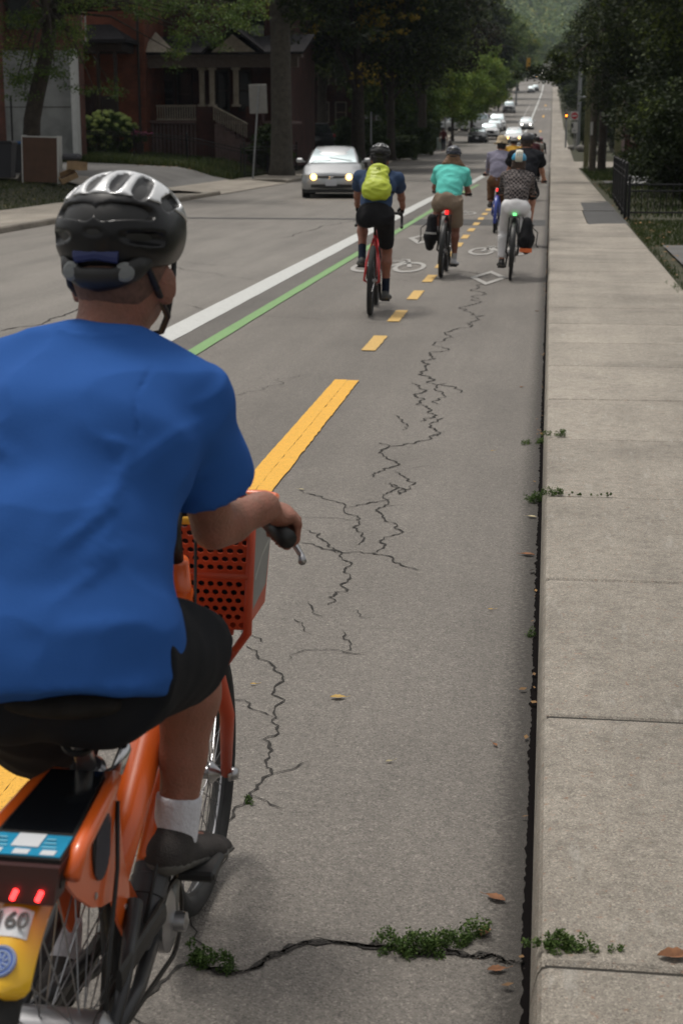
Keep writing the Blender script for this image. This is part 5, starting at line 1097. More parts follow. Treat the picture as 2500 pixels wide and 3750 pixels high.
# ================================================================== PEOPLE
def V3(*a): return Vector(a)
def ik(a, b, l1, l2, pole):
    a, b = Vector(a), Vector(b); d = b-a; L = min(d.length, (l1+l2)*.998); d.normalize(); x = (l1*l1-l2*l2+L*L)/(2*L); h = math.sqrt(max(0, l1*l1-x*x))
    p = Vector(pole); p = (p-d*p.dot(d)).normalized(); return a+d*x+p*h
def hand_sdf(s, wrist, grip, axis, up, r=.017, sc=1.0, k=.006, side=1):
    """palm from the wrist to the bar, four fingers curling round the bar (axis), thumb under it"""
    g = Vector(grip); ax = Vector(axis).normalized(); up = Vector(up); up = (up-ax*up.dot(ax)).normalized(); w = Vector(wrist)
    fw = (g-w); fw = fw-ax*fw.dot(ax)-up*fw.dot(up); fw.normalize()
    pc = g-fw*.012*sc+up*(r+.017)*sc; kn = g+fw*.018*sc+up*(r+.014)*sc
    s.ecap(w, pc, ax, .027*sc, .022*sc, .042*sc, .017*sc, k=.012); s.ecap(pc-ax*.0, kn, ax, .042*sc, .017*sc, .041*sc, .013*sc, k=.01)
    for i, (o, l) in enumerate(((-.030,.92),(-.010,1.0),(.011,.97),(.030,.8))):
        c = g+ax*o*sc*side; R1 = (r+.009)*sc; f = .0092*sc*(1 if i < 3 else .88)
        P = [c+fw*.016*sc+up*(R1+.004), c+fw*(.036*l*sc)+up*R1*.55, c+fw*(.031*l*sc)-up*R1*.75, c+fw*.004*sc-up*R1*1.15, c-fw*.010*sc-up*R1*.9]
        s.chain([tuple(p) for p in P], [f*1.12,f*1.08,f,f*.95,f*.82], k=.003)
    # thumb leaves the inner side of the palm near its base
    c = g-ax*.036*sc*side; s.chain([tuple(w.lerp(pc, .55)-ax*.018*side*sc), tuple(c-fw*.018*sc+up*.004), tuple(c+fw*.008*sc-up*(r+.006)*sc), tuple(c+fw*.026*sc-up*(r+.002)*sc)], [.013*sc,.0115*sc,.0105*sc,.009*sc], k=.006)
def shoe_sdf(s, ank, toe_dir, sc=1.0, ground=-.085, k=.01, fat=1.0):
    a = Vector(ank); t = Vector(toe_dir).normalized(); sd = V3(t.y, -t.x, 0); b = a+V3(0,0,ground)
    s.ecap(b-t*.055*sc+V3(0,0,.032), b+t*.10*sc+V3(0,0,.028), sd, .034*fat, .034, .044*fat, .03, k=.02)
    s.ecap(b+t*.10*sc+V3(0,0,.026), b+t*.165*sc+V3(0,0,.024), sd, .045*fat, .026, .038*fat, .021, k=.02)
    s.cap(tuple(b-t*.03*sc+V3(0,0,.05)), tuple(a+V3(0,0,-.01)-t*.005), .036*fat, .038*fat, k=.02)
M_skin = dict(fair=mat('fair_skin', (.42,.20,.13), .5, var=.12, vs=25), tan=mat('tanned_skin', (.25,.112,.07), .55, var=.18, vs=26, col2=(.30,.115,.075), bump=.25, bs=160), dark=mat('brown_skin', (.16,.075,.045), .5, var=.12, vs=20))
def cloth(name, c, var=.08, bump=.15, bs=300, rough=.9): return mat(name, c, rough, var=var, vs=9, bump=bump, bs=bs, spec=.2)
M_blackc = cloth('black_fabric', (.014,.014,.016)); M_sole = mat('grey_rubber_sole', (.10,.095,.085), .8)
def helmet(parent, hc, ax_f, ax_u, base_m, top_m=None, sc=1.0, res=.006, vents=5, strap=True, straps_to=None, cut=-.02, zs=1.0):
    F = Vector(ax_f).normalized(); U = Vector(ax_u); U = (U-F*U.dot(F)).normalized(); S = F.cross(U)
    M = np.array([[S.x,F.x,U.x],[S.y,F.y,U.y],[S.z,F.z,U.z]]); c = Vector(hc)+U*.03*sc
    P = lambda x, y, z: tuple(c+S*x*sc+F*y*sc+U*z*sc*zs)
    def shell(off_, vd):
        s = SDF(res); s.ell(P(0,0,.005), [(.104+off_)*sc, (.136+off_)*sc, (.094+off_)*sc*zs], M); s.ell(P(0,-.045,-.012), [(.098+off_)*sc,(.085+off_)*sc,(.075+off_)*sc*zs], M, k=.03)
        if vents:
            q_ = lambda a_, b_, r1, r2: s.p.append(('cap', np.array(P(*a_)), np.array(P(*b_)), r1*sc, r2*sc, .004, True))
            for sg in (-1,1):
                q_((sg*.016,-.135,.030), (sg*.083,-.088,.030), .0165, .012); q_((sg*.048,-.138,-.010), (sg*.098,-.075,-.012), .010, .012)
                q_((sg*.024,-.112,.074), (sg*.020,-.03,.108), .0155, .014); q_((sg*.064,-.085,.064), (sg*.054,-.02,.092), .0165, .014); q_((sg*.092,-.04,.045), (sg*.084,.03,.058), .013, .014)
                q_((sg*.020,.01,.108), (sg*.02,.09,.085), .012, .014); q_((sg*.055,.02,.094), (sg*.05,.085,.07), .011, .012)
            q_((-.012,-.150,-.004), (.012,-.150,-.004), .013, .013)
        if off_: s.ell(P(0,0,.005), [(.100)*sc, (.132)*sc, (.0905)*sc*zs], M, sub=True)
        return s
    s = shell(0, 0); s.plane(P(0,0,cut), tuple(-U+F*.18*0-F*-.12)); o = sdfobj(s, 'helmet', base_m, parent, 1)
    if top_m:
        s = shell(.003*sc, 0); s.plane(P(0,0,.034), tuple(-U-F*.22)); sdfobj(s, 'helmet_cap', top_m, o, 1)
    # padding under the shell and the rear cradle
    s = SDF(res); s.ell(P(0,-.01,-.0), [.0965*sc,.1285*sc,.089*sc*zs], M); s.plane(P(0,0,cut+.006), tuple(-U+F*.1)); sdfobj(s, 'liner', M_bk, o, 1)
    if strap:
        mb = MB()
        for sg in (-1,1):
            e = Vector(P(sg*.074, .055, -.145)); mb.tube([Vector(P(sg*.085,-.075,-.035)), Vector(P(sg*.088,-.03,-.07)), e, Vector(P(sg*.0,.075,-.17))], .0055*sc, 6); mb.tube([Vector(P(sg*.086,.05,-.02)), Vector(P(sg*.086,.02,-.08)), e], .005*sc, 6)
        mb.tube([Vector(P(-.066,-.085,-.05)), Vector(P(-.03,-.116,-.062)), Vector(P(.03,-.116,-.062)), Vector(P(.066,-.085,-.05))], .009*sc, 8)
        mb.build('strap', M_bk, o)
    return o
def rider(label, loc, rz=0, J={}, sc=1.0, lean=38, res=.011, skin='tan', shirt=None, sleeve='short', bottoms=None, leg='short', shoe_m=None, sock_m=None, sock_h=.06, hel=None, hair=None, hat=None, seat=(.12,.96), hands=None, feet=None, female=False, toes=(.1,.1), root=None, fold=.006, group=None, hair_m=None, head_turn=0, gloves=False, shoe_fat=1.0, leg_end=.86, arm_k=1.0, lines=None, toe_z=-.08, pole=.35, baggy=0, extra=None, headf=None, grip_up=None):
    o = empty('person', loc, rz, label=label, cat='person', group=group)
    k = sc; H0 = V3(0, seat[0]+.03, seat[1]+.085*k)
    ln = math.radians(lean); D = V3(0, math.sin(ln), math.cos(ln)); sw = (.172 if female else .195)*k; hw_ = .095*k
    j = dict(H=H0, W=H0+D*.17*k+V3(0,-.012,.01), C=H0+D*.36*k, S=H0+D*.475*k+V3(0,.01,0)); j['N'] = j['S']+V3(0,.035,.065)*k
    j['HC'] = j['N']+V3(0,.065,.115)*k
    hd_f = Vector(headf) if headf else V3(math.sin(head_turn), math.cos(head_turn), -.12)
    for i, s_ in enumerate((-1,1)):
        n = 'LR'[i]; j['sh'+n] = j['S']+V3(s_*sw, .015, -.01); j['hip'+n] = H0+V3(s_*hw_, 0, -.02)
        j['gr'+n] = Vector(hands[i][0]); j['ax'+n] = Vector(hands[i][1]); j['an'+n] = Vector(feet[i])
    j.update({a: Vector(b) for a, b in J.items()})
    for i, s_ in enumerate((-1,1)):
        n = 'LR'[i]; up = Vector(grip_up) if grip_up else V3(0,-.15,1); back = (j['sh'+n]-j['gr'+n]).normalized(); ax = j['ax'+n].normalized()
        upx = (up-ax*up.dot(ax)).normalized(); bk = V3(0,-1,0); bk = (bk-ax*bk.dot(ax)-upx*bk.dot(upx)); bk = bk.normalized() if bk.length > .1 else back
        if 'wr'+n not in j: j['wr'+n] = j['gr'+n]+bk*.07*k+upx*.045*k if abs(ax.y) < .8 else j['gr'+n]+V3(s_*.015,-.075,.045)*k
        if 'el'+n not in j: j['el'+n] = ik(j['sh'+n], j['wr'+n], .275*k, .25*k, (s_*pole,-.3,-.75))
        if 'kn'+n not in j: j['kn'+n] = ik(j['hip'+n], j['an'+n], .425*k, .42*k, (s_*.12,1,.25))
        j['up'+n] = upx
    # ---- one continuous body
    s = SDF(res); X_ = (1,0,0)
    s.ecap(j['H'], j['W'], X_, .145*k,.105*k,.125*k,.095*k, .04); s.ecap(j['W'], j['C'], X_, .125*k,.095*k,(.14 if female else .155)*k,.105*k, .05); s.ecap(j['C'], j['S'], X_, (.14 if female else .155)*k,.10*k,.13*k,.07*k, .05)
    for n in 'LR': s.ell(j['H'].lerp(j['hip'+n], .7)+V3(0,-.03,-.035*k), [.08*k,.09*k,.085*k], k=.04)
    s.cap(j['S']+V3(0,-.01,.0), j['N'], .062*k, .054*k, .04); s.cap(j['N'], j['HC']+V3(0,-.02,-.04)*k, .055*k, .055*k, .03)
    for n in 'LR':
        s.cap(j['S'].lerp(j['sh'+n], .35)+V3(0,-.005,.015), j['sh'+n], .05*k, .052*k, .05); s.chain([j['sh'+n], j['sh'+n].lerp(j['el'+n], .45), j['el'+n]], [.052*k,.046*k,.036*k], .02)
        s.chain([j['el'+n], j['el'+n].lerp(j['wr'+n], .3), j['el'+n].lerp(j['wr'+n], .85), j['wr'+n]], [.036*k*arm_k,.041*k*arm_k,.028*k,.025*k], .02)
        sd = -1 if n == 'L' else 1
        ax = j['ax'+n].normalized(); ax = ax if ax.x*sd > 0 or abs(ax.x) < .3 else -ax
        hand_sdf(s, j['wr'+n], j['gr'+n], ax, j['up'+n], sc=k*.98, side=1)
        a, b, c = j['hip'+n], j['kn'+n], j['an'+n]; m_ = b.lerp(c, .28)+V3(0,-.014,0)
        s.chain([a, a.lerp(b, .5), b], [.088*k,.074*k,.055*k], .03); s.chain([b, m_, b.lerp(c, .62), c], [.052*k,.056*k,.040*k,.034*k], .02)
        t = V3(math.sin(toes[0 if n == 'L' else 1])*sd, math.cos(toes[0 if n == 'L' else 1]), toe_z); j['t'+n] = t
        shoe_sdf(s, c, t, .93*k, fat=.86)
    hf = hd_f.normalized(); hr = hf.cross(V3(0,0,1)).normalized(); hu = hr.cross(hf); M = np.array([[hr.x,hf.x,hu.x],[hr.y,hf.y,hu.y],[hr.z,hf.z,hu.z]])
    hp = lambda x, y, z: j['HC']+(hr*x+hf*y+hu*z)*k
    s.ell(hp(0,-.008,.035), [.077*k,.098*k,.088*k], M, .02); s.ell(hp(0,.035,-.03), [.058*k,.062*k,.075*k], M, .03); s.ell(hp(0,-.03,-.03), [.064*k,.06*k,.06*k], M, .03)
    s.cap(hp(0,.095,.0), hp(0,.112,-.022), .010*k, .014*k, .01); s.ell(hp(0,.088,-.058), [.026*k,.012*k,.008*k], M, .008); s.ell(hp(0,.075,-.088), [.022*k,.02*k,.016*k], M, .015)
    for sg in (-1,1):
        s.ell(hp(sg*.081,-.012,-.020), [.011*k,.022*k,.036*k], np.array(M) @ np.array(Matrix.Rotation(sg*-.6,3,'Z')), .006); s.ell(hp(sg*.03,.092,.012), [.017*k,.012*k,.010*k], M, sub=True); s.ell(hp(sg*.03,.082,.012), [.013*k,.013*k,.012*k], M, .004)
    sdfobj(s, 'body', M_skin[skin], o, 2)
    # ---- shirt
    g = .014+baggy; s = SDF(res); hemd = (j['W']-j['H']).normalized()
    hg = extra.get('hipg', 0) if extra else 0; s.ecap(j['H'], j['W'], X_, .150*k+g*.8+hg,.108*k+g*.7+hg,.132*k+g*1.1+hg*.4,.10*k+g+hg*.3, .05)
    if hg:
        s.ecap(j['H']-hemd*.12, j['H'], X_, .165*k+hg,.125*k+hg,.150*k+g*.8+hg,.108*k+g*.7+hg, .04)
    s.ecap(j['W'], j['C'], X_, .132*k+g*1.1,.10*k+g,.158*k+g,.108*k+g*.8, .05); s.ecap(j['C'], j['S'], X_, .158*k+g,.106*k+g*.8,.135*k+g,.072*k+g, .05)
    for n in 'LR': s.cap(j['S'].lerp(j['sh'+n], .3)+V3(0,-.005,.012), j['sh'+n], .054*k+g*.7, .057*k+g*.7, .06)
    for n in 'LR':
        u = .62 if sleeve == 'short' else 1.0; e = j['sh'+n].lerp(j['el'+n], u)
        if sleeve == 'short': s.flat(j['sh'+n], e, .062*k+g*.4, .058*k+g*1.1, .025)
        elif sleeve == 'long': s.chain([j['sh'+n], j['el'+n]], [.058*k+g*.4, .045*k+g*.5], .025); s.flat(j['el'+n], j['wr'+n].lerp(j['el'+n], .03), .046*k+g*.5, .031*k+g*.3, .02)
    s.plane(j['H']+V3(0,0,-.0)+hemd*(-.02 if not (extra and 'hem' in extra) else extra['hem']), tuple(-hemd))
    s.cap(j['N']+V3(0,.012,.012)*k-V3(0,0,extra.get('neck',0) if extra else 0), j['HC'], .062*k+(extra.get('neck',0) if extra else 0)*.5, .07*k, sub=True)
    ln_ = lines(j) if lines else None
    if not lines:
        r_ = random.Random(len(label)); ln_ = []
        for s_ in (-1,1):
            sh = j['shL' if s_ < 0 else 'shR']
            for q_ in range(3): ln_.append((sh+V3(-s_*.02,-.06,-.07-.02*q_), j['C'].lerp(j['W'], .3*q_)+V3(s_*.03,-.13,-.02), .010, .0035))
            for q_ in range(3): z_ = .02+.05*q_+r_.uniform(-.01,.01); ln_.append((j['H'].lerp(j['W'], z_*5)+V3(s_*.14,-.06,0), j['H'].lerp(j['W'], z_*5)+V3(s_*.01,-.13,-.03), .012, .004))
    sdfobj(s, 'shirt', shirt, o, 2, (fold, 7, (1,1,1.6), sum(map(ord, label)) % 50), ln_)
    if extra and extra.get('collar'):
        MB().tube([j['N']+V3(math.cos(a)*.068*k, math.sin(a)*.06*k, .004+.012*math.sin(-a)) for a in [2*PI*i/20 for i in range(20)]], .011, 6, closed=True).build('collar', shirt, o, True)
    # ---- bottoms
    s = SDF(res); g2 = .012+baggy*.6
    s.ecap(j['H'], j['H'].lerp(j['W'], .6), X_, .150*k+g2,.112*k+g2,.132*k+g2,.098*k+g2*.7, .04)
    for n in 'LR':
        a, b, c = j['hip'+n], j['kn'+n], j['an'+n]; s.ell(j['H'].lerp(a, .75)+V3(0,-.035,-.04*k), [.086*k+g2*.5,.095*k,.09*k], k=.04)
        if leg == 'short': s.flat(a, a.lerp(b, leg_end), .096*k+g2*.6, .072*k+g2*(1.5 if baggy else .2), .03)
        else: s.chain([a, b], [.096*k+g2*.5, .070*k+g2*.6], .03); s.chain([b, b.lerp(c,.3)+V3(0,-.014,0)], [.070*k+g2*.6, .068*k+g2*.5], .02); s.flat(b.lerp(c,.3)+V3(0,-.014,0), b.lerp(c, .93), .066*k+g2*.7, .046*k+g2*(.9 if baggy else .5), .025)
    s.plane(j['H']+hemd*.10, tuple(hemd))
    sdfobj(s, 'shorts' if leg == 'short' else 'trousers', bottoms, o, 2, (fold*.9, 9, (1,1,1), 11))
    # ---- socks and shoes
    for n in 'LR':
        b, c = j['kn'+n], j['an'+n]
        if sock_m:
            s = SDF(min(res, .008)); s.flat(c+(b-c).normalized()*(.06+sock_h), c-(b-c).normalized()*.03, .042*k, .040*k); sdfobj(s, 'sock', sock_m, o, 1)
        s = SDF(min(res, .008)); shoe_sdf(s, c, j['t'+n], k*(1+(shoe_fat-1)*.3), fat=shoe_fat); s.plane(c+V3(0,0,.022), (0,0,1)); sh = sdfobj(s, 'shoe', shoe_m or M_blackc, o, 2)
        s = SDF(min(res, .008)); shoe_sdf(s, c, j['t'+n], 1.03*k*(1+(shoe_fat-1)*.3), fat=1.07*shoe_fat); t_ = j['t'+n].normalized(); upn = V3(t_.y,-t_.x,0).cross(t_); upn = upn if upn.z > 0 else -upn; s.plane(c+upn*(-.060), tuple(upn)); sdfobj(s, 'sole', M_sole, sh, 1)
        if gloves:
            s = SDF(.007); sd = -1 if n == 'L' else 1; ax = j['ax'+n].normalized(); ax = ax if ax.x*sd > 0 or abs(ax.x) < .3 else -ax; hand_sdf(s, j['wr'+n], j['gr'+n], ax, j['up'+n], sc=k*1.08, side=1); sdfobj(s, 'glove', M_blackc, o, 1)
    if hair:
        s = SDF(res); s.ell(hp(0,-.03,.03), [.086*k,.09*k,.092*k], M, .02)
        if hair == 'long':
            for dx in (-.05,-.02,.02,.05): s.chain([hp(dx,-.07,-.02), hp(dx*1.8,-.095,-.10), hp(dx*2.3+.01,-.10,-.165)], [.04*k,.038*k,.016*k], .03)
            s.chain([hp(.06,-.06,-.04), hp(.13,-.07,-.12), hp(.20,-.05,-.19)], [.045*k,.038*k,.012*k], .02); s.chain([hp(-.05,-.07,-.04), hp(-.10,-.09,-.11), hp(-.15,-.08,-.15)], [.045*k,.038*k,.014*k], .02)
        elif hair == 'bob':
            for dx in (-.06,-.02,.02,.06): s.chain([hp(dx,-.06,0), hp(dx*1.3,-.075,-.075)], [.04*k,.03*k], .03)
        elif hair == 'full': s.ell(hp(0,-.01,.06), [.105*k,.11*k,.095*k], M, .03)
        elif hair == 'crop': s.ell(hp(0,-.047,-.03), [.062*k,.046*k,.047*k], M, .02)
        else: s.ell(hp(0,-.05,-.035), [.07*k,.05*k,.05*k], M, .02)
        sdfobj(s, 'hair', hair_m, o, 1, (.006 if hair != 'crop' else .001, 40, (1,1,.3), 5))
    if hel: helmet(o, tuple(j['HC']+hu*.035*k), hf, hu, hel[0], hel[1], 1.0*k, min(res, .0085), **(hel[2] if len(hel) > 2 else {}))
    if hat:
        mb = MB(); c = hp(0,-.005,.055); mb.lathe(c, tuple(hu), [(.001,.0),(.165*k,-.012),(.17*k,-.004),(.108*k,.0),(.104*k,.06*k),(.094*k,.12*k),(.055*k,.145*k),(.001,.13*k)], 28); mb.build('hat', hat, o, True); MB().lathe(c, tuple(hu), [(.097*k,.006),(.095*k,.035)], 28).build('hat_band', mat('hat_band_brown', (.25,.18,.10), .8), o)
    return o, j
# ================================================================== BICYCLES
M_rub = M_tyre; M_alloy = mat('brushed_alloy', (.42,.42,.43), .3, metal=.9); M_spk = mat('spoke_steel', (.30,.30,.31), .3, metal=.9); M_sad = mat('saddle_vinyl', (.015,.015,.015), .5); M_chain = mat('oily_chain', (.05,.045,.04), .5, metal=.7)
M_redl = mat('lit_tail_red', (.4,.01,.01), .4, emit=(1,.02,.02), es=1.5)
def wheel(parent, y, R_=.34, tr=.02, ns=32, rimcol=None, x=0, sp_r=.0012, seg=56):
    c = V3(x, y, R_); w = MB().ring(c, (1,0,0), R_-tr, tr, seg, 10).build('wheel', M_rub, parent, True)
    mb = MB(); mb.lathe(c, (1,0,0), [(R_-tr*1.5-.016,-.008),(R_-tr*1.4,-.012),(R_-tr*1.2,-.013),(R_-tr*1.2,.013),(R_-tr*1.4,.012),(R_-tr*1.5-.016,.008)], seg)
    # hollow rim: drop end caps
    mb.f = mb.f[:-2]; mb.mi = mb.mi[:-2]; n = seg; k = 5; mb.f += [(k*n+j, k*n+(j+1) % n, (j+1) % n, j) for j in range(n)]; mb.mi += [0]*n
    mb.build('rim', rimcol or M_bk, w, True)
    MB().lathe(c, (1,0,0), [(.008,-.055),(.012,-.05),(.028,-.034),(.028,-.03),(.015,-.026),(.015,.026),(.028,.03),(.028,.034),(.012,.05),(.008,.055)], 16).build('hub', M_alloy, w, 'a')
    mb = MB(); rr_ = R_-tr*1.5-.012
    for i in range(ns):
        a = 2*PI*i/ns; s_ = 1 if i % 2 else -1; b = a+(.35 if (i//2) % 2 else -.35); mb.tube([c+V3(s_*.031, math.cos(b)*.026, math.sin(b)*.026), c+V3(s_*.002, math.cos(a)*rr_, math.sin(a)*rr_)], sp_r, 4, cap=False)
    mb.build('spokes', M_spk, w); return w
def crankset(parent, bb, ca, side_x=.06, ml=.17, pedals=True, chain_to=None, cm=None):
    b = V3(*bb); mb = MB(); cr = mb.lathe(b+V3(side_x-.02,0,0), (1,0,0), [(.085,0),(.095,.001),(.095,.004),(.085,.005)], 32).build('crankset', cm or M_bk, parent, 'a')
    MB().lathe(b+V3(-.045,0,0), (1,0,0), [(.022,0),(.022,.09)], 16).build('axle', M_alloy, cr); fe = []
    for s_ in (-1,1):
        a = ca+(PI if s_ < 0 else 0); e = b+V3(0, math.cos(a)*ml, math.sin(a)*ml); m2 = MB(); m2.tube([b+V3(s_*(side_x+.0),0,0), b.lerp(e,.5)+V3(s_*(side_x+.008),0,0), e+V3(s_*(side_x+.015),0,0)], [.016,.012,.011], 8); m2.build('crank_arm', cm or M_bk, cr)
        p = e+V3(s_*(side_x+.065),0,0); m2 = MB(); m2.box(p, (.09,.10,.018), bev=.004); m2.tube([e+V3(s_*(side_x+.01),0,0), p], .006, 6); m2.build('pedal', M_bk, parent); fe.append(p)
    if chain_to:
        y2, z2 = chain_to; m2 = MB(); r1, r2 = .088, .038; pts = []
        for i in range(13): a = -PI/2+PI*i/12; pts.append(V3(side_x-.017, b.y+r1*math.cos(a), b.z+r1*math.sin(a)))
        for i in range(13): a = PI/2+PI*i/12; pts.append(V3(side_x-.017, y2+r2*math.cos(a), z2+r2*math.sin(a)))
        m2.tube(pts, .004, 5, closed=True); m2.build('chain', M_chain, parent)
    return fe
def saddle(parent, y, z, w=.075, L_=.27, m=None, base=None):
    s = SDF(.008); s.ecap((0,y-.06,z-.02),(0,y+.02,z-.015),(1,0,0), w,.022,w*.65,.02,.03); s.ecap((0,y+.02,z-.015),(0,y+L_-.09,z-.02),(1,0,0), w*.5,.02,.02,.016,.03)
    o = sdfobj(s, 'saddle', m or M_sad, parent, 2); mb = MB()
    for s_ in (-1,1): mb.tube([V3(s_*.022,y-.05,z-.035), V3(s_*.022,y+.02,z-.055), V3(s_*.02,y+.1,z-.04)], .0035, 6)
    mb.build('rail', M_alloy, o); return o
M_strawb = None
def bike(label, loc, rz, fm, bars='drop', seat_z=.97, ca=-.6, fender=None, rack=False, light=None, R_=.34, tr=.021, wb=1.02, group=None, cls='road_bicycle', wide=.21, fm2=None, guard=None, sz=1.0, far=False):
    o = empty(cls, loc, rz, label=label, cat='bicycle', group=group); k = sz
    bb = V3(0,.43*k,.28*k); st = V3(0,.26*k,.80*k); ht = V3(0,.90*k,.86*k); hb_ = V3(0,.94*k,.70*k); rh = V3(0,0,R_); fh = V3(0,wb*k,R_); sp = V3(0,.20*k,seat_z-.05)
    mb = MB(); mb.tube([bb, st], .017, 10); mb.tube([ht, hb_], .021, 10)
    mb.tube([hb_, bb], .02, 10); mb.tube([ht+V3(0,0,-.02), st+V3(0,.01,-.05)] if bars != 'step' else [ht.lerp(hb_,.3), bb.lerp(st,.35)], .017, 10)
    mb.tube([V3(-.045,0,0)+bb, V3(.045,0,0)+bb], .022, 10)
    mb.build('frame', fm, o, True); m2 = MB()
    for s_ in (-1,1): m2.tube([bb+V3(s_*.03,-.02,0), V3(s_*.055,.2,(.28*k+R_)/2), rh+V3(s_*.074,0,0)], [.013,.013,.011], 8); m2.tube([st+V3(s_*.012,0,-.06), V3(s_*.062,.07,.52*k), rh+V3(s_*.074,0,0)], [.010,.013,.010], 8)
    m2.build('rear_triangle', fm2 or fm, o, True); m2 = MB()
    for s_ in (-1,1): m2.tube([hb_+V3(s_*.03,.01,-.03), hb_.lerp(fh,.5)+V3(s_*.05,.0,0), fh+V3(s_*.055,0,0)], [.014,.012,.009], 8)
    m2.tube([hb_+V3(-.04,.01,-.025), hb_+V3(.04,.01,-.025)], .016, 8); m2.build('fork', fm, o, True)
    wheel(o, 0, R_, tr, 16 if far else 28); wheel(o, wb*k, R_, tr, 16 if far else 28)
    MB().tube([st+V3(0,.0,-.02), sp], .0135, 10).build('seatpost', M_bk, o); saddle(o, .16*k, seat_z)
    fe = crankset(o, tuple(bb), ca, chain_to=(0, R_)); hz = ht.z+.07; m2 = MB(); g = []
    if bars == 'drop':
        m2.tube([ht, V3(0,ht.y+.0,hz), V3(0,ht.y+.09,hz+.03)], .014, 8)
        for s_ in (-1,1):
            c = V3(s_*wide, ht.y+.09, hz+.03); P = [V3(0,ht.y+.09,hz+.03), c+V3(-s_*.03,0,0), c+V3(0,.02,0), c+V3(s_*.0,.08,-.005), c+V3(s_*.005,.10,-.05), c+V3(s_*.008,.08,-.11), c+V3(s_*.012,.0,-.14), c+V3(s_*.014,-.05,-.14)]; m2.tube(P, .0155, 8)
            m3 = MB(); m3.tube([c+V3(0,.07,.0), c+V3(0,.13,.03), c+V3(0,.14,.06)], [.016,.018,.012], 8); m3.tube([c+V3(0,.13,.01), c+V3(0,.14,-.06), c+V3(0,.11,-.10)], .005, 6); m3.build('brake_lever', M_bk, o); g.append(((c+V3(0,.085,.015)), (0,1,.15)))
    else:
        m2.tube([ht, V3(0,ht.y-.02,hz+.06), V3(0,ht.y+.02,hz+.08)], .014, 8); bk = {'flat': 0, 'step': -.06, 'swept': -.12}[bars]
        for s_ in (-1,1):
            a = V3(s_*(wide+.05), ht.y+.02+bk, hz+.09); b = V3(s_*(wide-.06), ht.y+.02+bk*.4, hz+.09); m2.tube([V3(0,ht.y+.02,hz+.08), b.lerp(V3(0,ht.y+.02,hz+.08),.4), b, a], .011, 8); MB().tube([b.lerp(a,.1), a], .017, 10).build('grip', M_bk, o)
            MB().tube([b+V3(0,.02,-.005), b.lerp(a,.5)+V3(0,.055,-.02), a+V3(0,.05,-.03)], .005, 6).build('brake_lever', M_bk, o); g.append(((a+b)/2*.5+a*.5 if False else b.lerp(a,.5)) and (b.lerp(a,.55), tuple((a-b).normalized())))
    m2.build('handlebar', M_bk, o, True)
    if fender:
        for y0 in (0, wb*k):
            m3 = MB(); rings = []
            for i in range(19):
                a = math.radians((-25 if y0 == 0 else 60)+i*(145/18 if y0 == 0 else 150/18)); 
                a = PI-a if y0 == 0 else a
                c = V3(0, y0+math.cos(a)*(R_+.02), R_+math.sin(a)*(R_+.02)); nr = V3(0,math.cos(a),math.sin(a)); rings.append([c+V3(x,0,0)-nr*(x/.03)**2*.012 for x in (-.03,-.02,-.008,.008,.02,.03)])
            m3.loft(rings, cap=False, closed=False).build('fender', fender, o, True)
    if rack:
        m3 = MB(); zt = R_*2+.09
        for s_ in (-1,1): m3.tube([V3(s_*.05,.2,zt), V3(s_*.06,-.12,zt)], .006, 6); m3.tube([V3(s_*.075,-.0,R_+.02), V3(s_*.065,-.08,zt)], .006, 6); m3.tube([V3(s_*.075,-.0,R_+.02), V3(s_*.06,.1,zt)], .006, 6)
        for yy in (.2,.05,-.12): m3.tube([V3(-.058,yy,zt), V3(.058,yy,zt)], .006, 6)
        m3.build('rear_rack', M_bk, o)
    if light:
        c, zz, yy = light; m3 = MB(); m3.box((0,yy,zz), (.045,.03,.06) if c != 'green' else (.05,.02,.03), bev=.008); m3.build('tail_light', c if not isinstance(c, str) else mat('lit_tail_green', (.05,.3,.05), .4, emit=(.2,1,.3), es=1.2), o)
    mat4 = Matrix.Translation(Vector(loc)) @ Matrix.Rotation(rz, 4, 'Z')
    return o, g, fe
def feet_on(fe): # ankles above the pedals (left, right)
    return [p+V3(0,-.055,.095) for p in fe]
def cyc(px, py, rz, fm, blabel, plabel, ca=-.6, far=False, bk={}, **r):
    p = gp(px, py) if py > 600 else None; loc = (p.x, p.y, zr(p.y)) if p else (at(px, py, r['Y']).x, r['Y'], zr(r['Y'])); r.pop('Y', None)
    b, g, fe = bike(blabel, loc, rz, fm, ca=ca, far=far, **bk); f = feet_on(fe); sk = r.pop('foot', (0,0))
    if sk: f = [a+V3(0,0,d) for a, d in zip(f, sk)]
    return rider(plabel, loc, rz, hands=g, feet=f, seat=(.14*bk.get('sz',1), bk.get('seat_z',.97)), **r)
red = mat('red_bicycle_paint', (.55,.015,.02), .3, coat=.5, spec=.6); blk = mat('black_bicycle_paint', (.02,.02,.022), .35, coat=.3); blue = mat('blue_bicycle_paint', (.03,.06,.32), .35, coat=.4); whp = mat('white_bicycle_paint', (.55,.55,.55), .3, coat=.5)
hblack = mat('black_helmet_shell', (.007,.007,.008), .36, coat=.08, spec=.3); hwhite = mat('white_helmet_shell', (.62,.63,.63), .3, coat=.5); hnavy = mat('navy_helmet_shell', (.015,.018,.035), .3, coat=.5); hgrey = mat('matt_charcoal_helmet', (.03,.032,.035), .55); hcyan = mat('cyan_helmet_shell', (.02,.28,.48), .3, coat=.5); hcream = mat('cream_helmet_panel', (.58,.56,.47), .4)
M_hblond = mat('dark_blond_hair', (.16,.085,.04), .6, var=.35, vs=60); M_hbrown = mat('brown_hair', (.05,.028,.018), .6, var=.3, vs=60); M_hblack = mat('black_hair', (.012,.010,.010), .6)
